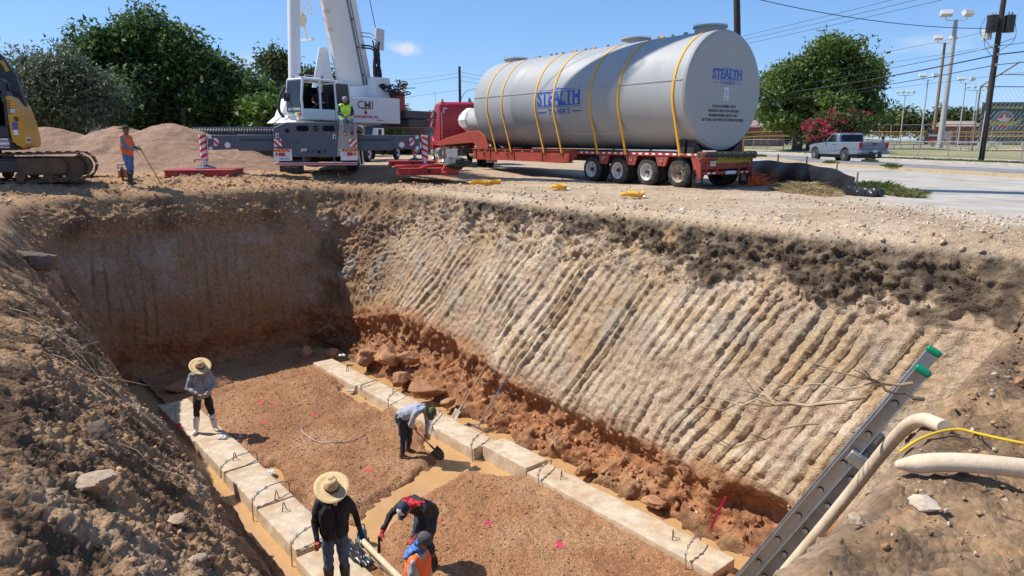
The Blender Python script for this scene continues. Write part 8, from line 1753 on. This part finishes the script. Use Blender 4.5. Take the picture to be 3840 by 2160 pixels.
for s in (-1, 1):
    m_ = MB(); m_.prism([(-.75, 1.2), (1.0, 1.2), (.5, 1.68), (-.6, 1.68)], s*.955, s*.962, 'yz'); m_.build('side_window', GLS, wp2)
    for y in (1.5, -1.5): wheel(wp2, s*.98, y, .38, r=.38, w=.24, side=s, rim=CHR, dual=False)
# orange cone-like stake far behind the crane
cn = thing('marker_stake', (-3.9, 36, G(-3.9, 36)), 0, 'short orange stake on the dirt beyond the crane outrigger', 'stake'); m_ = MB(); m_.cyl((0, 0, 0), (0, 0, .5), .04, n=8); m_.build('stake', mat('stake_orange', (.75, .20, .05)), cn)
# ================================================================ silt fence, netting, grass by the road
SILT = mat('silt_fabric', (.022, .023, .026), rough=.32, var=.3, vs=4, bump=.6, bs=8, stretch=(1, 1, 3))
sf = thing('silt_fence', (9.9, 19.9, 0), 0, 'black plastic silt fence on wooden stakes behind the trailer', 'silt fence'); O = V(9.9, 19.9, 0)
FP = [(9.9, 19.9), (9.75, 20.9), (9.55, 22.6), (9.3, 24.4), (9.0, 26.6), (8.9, 29), (8.6, 33)]
FH = [.48, .70, .80, .82, .80, .72, .7]
P = smooth_path([(x, y, h) for (x, y), h in zip(FP, FH)], 3); pts = []
for i, p in enumerate(P):
    z0 = G(p.x, p.y)
    for k in range(6):
        f = k/5; pts.append((p.x-O.x+.06*math.sin(i*.9+f*2)*(1-f)-.05*math.sin(f*3.1), p.y-O.y, z0+p.z*f*(1+.03*math.sin(i*.7))))
m_ = MB(); m_.sheet(pts, 6, len(P)); m_.build('fabric', SILT, sf, smooth=60)
for (x, y), h in zip(FP, FH): m_ = MB(); m_.box((x-O.x+.05, y-O.y, h*.6), (.04, .04, h*1.2+.15)); m_.build('stake', WOOD, sf)
crumple('plastic_bundle', (9.95, 19.55, .02), .28, .55, .34, .5, 'crumpled black plastic bunched at the end of the silt fence', 'plastic bundle', SILT, 17)
def blades(name, cx, cy, rx, ry, n, h, c0, c1, label, cat, seed=0, lean=.5, rz=0., base=None, wide=.012):
    rg = np.random.default_rng(seed); q = np.sqrt(rg.random(n))*1.0; a = rg.random(n)*6.283; x = rx*q*np.cos(a); y = ry*q*np.sin(a); X = cx+x*math.cos(rz)-y*math.sin(rz); Y = cy+x*math.sin(rz)+y*math.cos(rz)
    Z = gz(X, Y)+(base(X, Y) if base else 0); hh = h*(.4+.8*rg.random(n))*(1.1-.6*q); d = rg.normal(size=(n, 2))*lean; w_ = rg.normal(size=(n, 2)); w_ /= np.linalg.norm(w_, axis=1)[:, None]; w_ *= wide
    p0 = np.stack([X-w_[:, 0], Y-w_[:, 1], Z], 1); p1 = np.stack([X+w_[:, 0], Y+w_[:, 1], Z], 1); p2 = np.stack([X+d[:, 0]*hh*.45+w_[:, 0]*.7, Y+d[:, 1]*hh*.45+w_[:, 1]*.7, Z+hh*.65], 1); p3 = np.stack([X+d[:, 0]*hh, Y+d[:, 1]*hh, Z+hh*.95], 1)
    v = np.stack([p0, p1, p2, p3], 1).reshape(-1, 3); me = np_mesh(name, v, np.arange(n*4).reshape(-1, 4), False); t = rg.random(n); set_col(me, np.repeat(np.array(c0)*(1-t[:, None])+np.array(c1)*t[:, None], 4, 0)); return tag(link(name, me, LEAFM), label, cat, kind='stuff')
def bank_h(X, Y): return .16*np.clip(1-np.hypot((X-9.0)/.8, (Y-21.3)/2.2), 0, 1)
heap('spoil_ridge', 7.6, 10.4, 18.6, 24.4, lambda X, Y: .20*np.clip(1-np.hypot((X-9.0)/.9, (Y-21.3)/2.5), 0, 1), SOIL, (.36, .27, .18), 'low ridge of soil and straw at the foot of the silt fence', 'soil ridge', (80, 120))
blades('dry_grass', 8.95, 21.2, .7, 2.1, 3600, .15, (.30, .21, .10), (.56, .44, .24), 'straw-coloured dry grass on the ridge by the silt fence', 'dry grass', 1, 1.5, base=bank_h)
blades('grass_tuft', 10.95, 20.7, .45, 1.0, 4500, .34, (.06, .10, .02), (.20, .24, .07), 'green grass tuft growing beside the end of the silt fence', 'grass', 2, .6, rz=.2)
blades('grass_tuft', 11.1, 19.4, .4, .7, 2000, .24, (.10, .13, .03), (.34, .30, .13), 'yellowish grass fringe in front of the green tuft', 'grass', 4, .8)
for k, (w_, r_) in enumerate([(24.7, 38.5), (24.7, 47), (28.3, 40), (24.6, 33)]): x, y = WR(w_, r_); blades('kerb_weed', x, y, .25, .9, 700, .22, (.06, .11, .02), (.16, .22, .05), ('green weeds on the yellow kerb in front of the pickup', 'green weeds on the yellow kerb beyond the pickup', 'green weeds on the asphalt behind the pickup', 'green weeds low on the yellow kerb right of the pickup')[k], 'weeds', 10+k, .6, base=lambda X, Y: .12+0*X)
vx, vy = WR(34.9, 40); blades('verge_grass', vx, vy, 1.0, 30, 13000, .17, (.06, .10, .02), (.17, .22, .06), 'short green grass growing on the verge', 'grass', 20, .7, rz=ROAD_RZ, base=lambda X, Y: .10+0*X)
NET = mat('net_orange', (.95, .16, .03), rough=.5, var=.1); m_ = MB(); rg = random.Random(4)
for k in range(110):
    a = rg.uniform(0, 6.283); q = math.sqrt(rg.random()); c = V(8.45+.55*q*math.cos(a), 24.3+.7*q*math.sin(a), .03+.42*(1-q)*rg.uniform(.3, 1)); P = [c]
    for i in range(4): P.append(P[-1]+V(rg.uniform(-.25, .25), rg.uniform(-.25, .25), rg.uniform(-.1, .1)))
    for p in P: p.z = max(.02, p.z)
    m_.tube(smooth_path(P, 1), .013, 5)
tag(m_.build('orange_netting', NET, smooth=True), 'heap of orange plastic safety netting behind the trailer', 'netting')
# ================================================================ loose clods, stones and rubble
def ico():
    t = (1+5**.5)/2; v = np.array([(-1, t, 0), (1, t, 0), (-1, -t, 0), (1, -t, 0), (0, -1, t), (0, 1, t), (0, -1, -t), (0, 1, -t), (t, 0, -1), (t, 0, 1), (-t, 0, -1), (-t, 0, 1)], float); v /= np.linalg.norm(v[0])
    f = np.array([(0, 11, 5), (0, 5, 1), (0, 1, 7), (0, 7, 10), (0, 10, 11), (1, 5, 9), (5, 11, 4), (11, 10, 2), (10, 7, 6), (7, 1, 8), (3, 9, 4), (3, 4, 2), (3, 2, 6), (3, 6, 8), (3, 8, 9), (4, 9, 5), (2, 4, 11), (6, 2, 10), (8, 6, 7), (9, 8, 1)]); return v, f
def clods(name, pick, n, rmin, rmax, label, cat, seed, tint=None, tk=0., sink=.25, pw=2.2):
    rg = np.random.default_rng(seed); idx = np.where(pick)[0]
    if len(idx) == 0: return
    k = rg.choice(idx, n); v, f = ico(); P = GF[k]+rg.normal(size=(n, 3))*np.array([.02, .02, 0]); r = rmin*(rmax/rmin)**(rg.random(n)**pw)
    q = rg.normal(size=(n, 3, 3)); q, _ = np.linalg.qr(q); sc = np.stack([np.ones(n), .65+.35*rg.random(n), .5+.4*rg.random(n)], 1)
    jit = 1+.34*rg.normal(size=(n, 12)).clip(-1.6, 1.6); V_ = v[None]*jit[:, :, None]*sc[:, None, :]*r[:, None, None]; V_ = np.einsum('nij,nkj->nki', q, V_)+P[:, None, :]; V_[:, :, 2] += (r*(.5-sink))[:, None]
    Fq = (f[None]+(np.arange(n)*12)[:, None, None]).reshape(-1, 3); me = np_mesh(name, V_.reshape(-1, 3), Fq, smooth=False)
    C = GC[k]*(.95+.75*rg.random(n))[:, None]
    if tint is not None: w_ = (rg.random(n) < tk)[:, None]; C = np.where(w_, np.array(tint)*(.7+.5*rg.random(n))[:, None], C)
    set_col(me, np.repeat(np.clip(C, .01, .85), 12, 0)); return tag(link(name, me, SOIL), label, cat, kind='stuff')
zL_, zF_, zR_, zN_, zC_ = GZONE; dist = np.hypot(GF[:, 0], GF[:, 1]); wl = GWALL > .5
clods('rim_clods', ((~wl) & (GOUT < .9) | wl & (GDEP < 1.3)) & (zR_+zC_ > .5) & (GW_ < 12), 1800, .012, .07, 'crumbled dark clods along the rim of the sunlit wall', 'clods', 1)
clods('bank_clods', (~wl) & (GOUT < 3.5) & (zN_ > .4) & (dist < 9) & (dist > 1.6), 4600, .004, .022, 'crumbs of soil and pale stone strewn over the near bank', 'clods', 2, (.55, .46, .36), .22)
clods('slope_clods', wl & (zL_ > .5) & (GDEP < 4.6) & (dist < 14) & (dist > 1.5), 2400, .006, .034, 'clods of earth lying on the left slope', 'clods', 3, (.48, .35, .23), .15)
clods('far_rim_clods', ((~wl) & (GOUT < 3.5) | wl & (GDEP < 1.0)) & (zF_+zC_ > .5), 2200, .018, .075, 'brown clods scattered along the far rim', 'clods', 4)
clods('foot_rubble', wl & (GDEP > 4.4) & (GDEP < 5.35) & (zR_+zC_ > .5), 1300, .015, .09, 'tumbled orange clay rubble at the foot of the sunlit wall', 'rubble', 5)
clods('crushed_rock', (~wl) & (GW_ > 9.6) & (GW_ < 12.5) & (GF[:, 1] < 20) & (GF[:, 1] > 5) & (GOUT < 8), 1500, .010, .05, 'pale crushed rock along the edge of the pavement', 'crushed rock', 6, (.50, .44, .36), .7)
clods('lot_stones', (~wl) & (GOUT > .5) & (GOUT < 8) & (zR_+zC_+zF_ > .5) & (GW_ < 12), 2200, .008, .05, 'small stones and crumbs lying on the dirt lot', 'stones', 7, (.55, .48, .40), .4)
def pebbles(n, seed):
    rg = np.random.default_rng(seed); a = 4+16.5*rg.random(n); b = 4.7+3.6*rg.random(n); z = gravel_z(a, b); ok = z > -5.34; a, b, z = a[ok], b[ok], z[ok]; n = len(a); v, f = ico()
    r = .008*(2.6)**(rg.random(n)); jit = 1+.22*rg.normal(size=(n, 12)).clip(-1.5, 1.5); V_ = v[None]*jit[:, :, None]*r[:, None, None]*np.array([1.2, 1, .8]); x, y = -.65*a+.76*b, .76*a+.65*b
    V_ = V_+np.stack([x, y, z+r*.4], 1)[:, None, :]; me = np_mesh('pebbles', V_.reshape(-1, 3), (f[None]+(np.arange(n)*12)[:, None, None]).reshape(-1, 3), smooth=False)
    pal = np.array([(.42, .22, .11), (.30, .15, .075), (.52, .36, .22), (.36, .25, .17), (.22, .12, .07)]); C = pal[rg.integers(0, 5, n)]*(.8+.4*rg.random(n))[:, None]; set_col(me, np.repeat(C, 12, 0)); tag(link('pebbles', me, SOIL), 'loose pebbles lying on top of the pit gravel', 'pebbles', kind='stuff')
pebbles(3400, 91)
# distinct boulders and lumps
ROCKT = mat('clay_lump_tan', (.42, .31, .21), rough=.95, var=.3, vs=5, bump=1, bs=14); ROCKO = mat('clay_lump_orange', (.38, .19, .095), rough=.95, var=.3, vs=5, bump=1, bs=14); ROCKD = mat('soil_lump_dark', (.14, .105, .075), rough=.95, var=.4, vs=5, bump=1, bs=14); ROCKP = mat('pale_rock', (.55, .44, .33), rough=.9, var=.25, vs=5, bump=.8, bs=14)
for k, (s0, t0, r, sc, m, lb) in enumerate([
    (5.2, .60, .12, (1.4, .9, .55), ROCKT, 'biggest tan rock at the left edge of the left slope'), (15.6, 1.35, .30, (1.2, 1., .8), ROCKD, 'dark clump of soil on the upper left rim'), (3.9, 1.35, .085, (1.1, 1, .7), ROCKO, 'small orange lump low on the left slope'), (3.6, 1.75, .075, (1, 1, .8), ROCKT, 'tan lump at the bottom of the left slope'), (4.6, 1.05, .065, (1.3, .9, .5), ROCKT, 'flat tan lump on the left slope'), (5.4, 1.15, .07, (1.2, 1, .6), ROCKT, 'tan lump in the middle of the left slope'), (6.5, .85, .14, (1.2, .9, .7), ROCKD, 'dark lump beside the roots on the left slope'),
    (1.05, 5.3, .05, (1.5, 1, .6), ROCKO, 'orange clay piece on the near bank beside the ladder top'), (.75, 6.3, .06, (1.6, .8, .5), ROCKO, 'orange clay slab on the near bank behind the ladder cap'), (.85, 3.0, .045, (1.2, 1, .7), ROCKP, 'pale stone on the near bank below the cream hose'), (1.0, 2.7, .04, (1, 1, .7), ROCKT, 'tan stone near the bottom edge of the near bank')]):
    z = left_z(s0, t0) if t0 < 2 and s0 > 2 else bank_z(*XY(s0, t0)); lump('boulder', (*XY(s0, t0), z+r*sc[2]*.35), r, sc, m, lb, 'rock', 80+k, .30, 2.6, 'loose rocks on the banks', n=26, rz=k, planes=13)
for k, (s0, t0, z0, r, sc, lb) in enumerate([(14.7, 9.45, -4.98, .34, (1.4, .9, .75), 'largest blocky clay lump beside the second block of the longer row'), (18.0, 9.6, -4.9, .32, (1.2, 1, .8), 'leaning clay slab at the far end of the rubble'), (17.0, 9.75, -4.75, .38, (1.3, .8, .9), 'tall clay slab against the undercut wall'), (19.6, 9.2, -5.1, .20, (1.1, 1, .8), 'clay lump in the far corner'), (20.3, 8.6, -5.15, .22, (1.0, .9, 1), 'clay lump standing in the shaded far corner'), (15.8, 9.4, -5.0, .24, (1.2, 1, .7), 'clay lump between the slab and the blocky lump'), (13.6, 9.5, -5.05, .20, (1.2, 1, .7), 'clay lump behind the leaning shovel'), (16.3, 10.0, -4.6, .26, (1.2, 1, .8), 'clay lump high in the undercut'), (9.0, 9.65, -5.15, .20, (1.5, .8, .6), 'clay lump beside the raised joint'), (7.2, 9.7, -5.15, .18, (1.5, .9, .6), 'clay lump beside the long block'), (19.5, 5.0, -5.15, .45, (1.7, .8, .45), 'shaded clay slab behind the man in white boots')]):
    lump('clay_block', (*XY(s0, t0), z0), r, sc, ROCKO, lb, 'clay lump', 120+k, .34, 2.2, 'tumbled clay lumps', n=26, rz=k*1.3, planes=11)
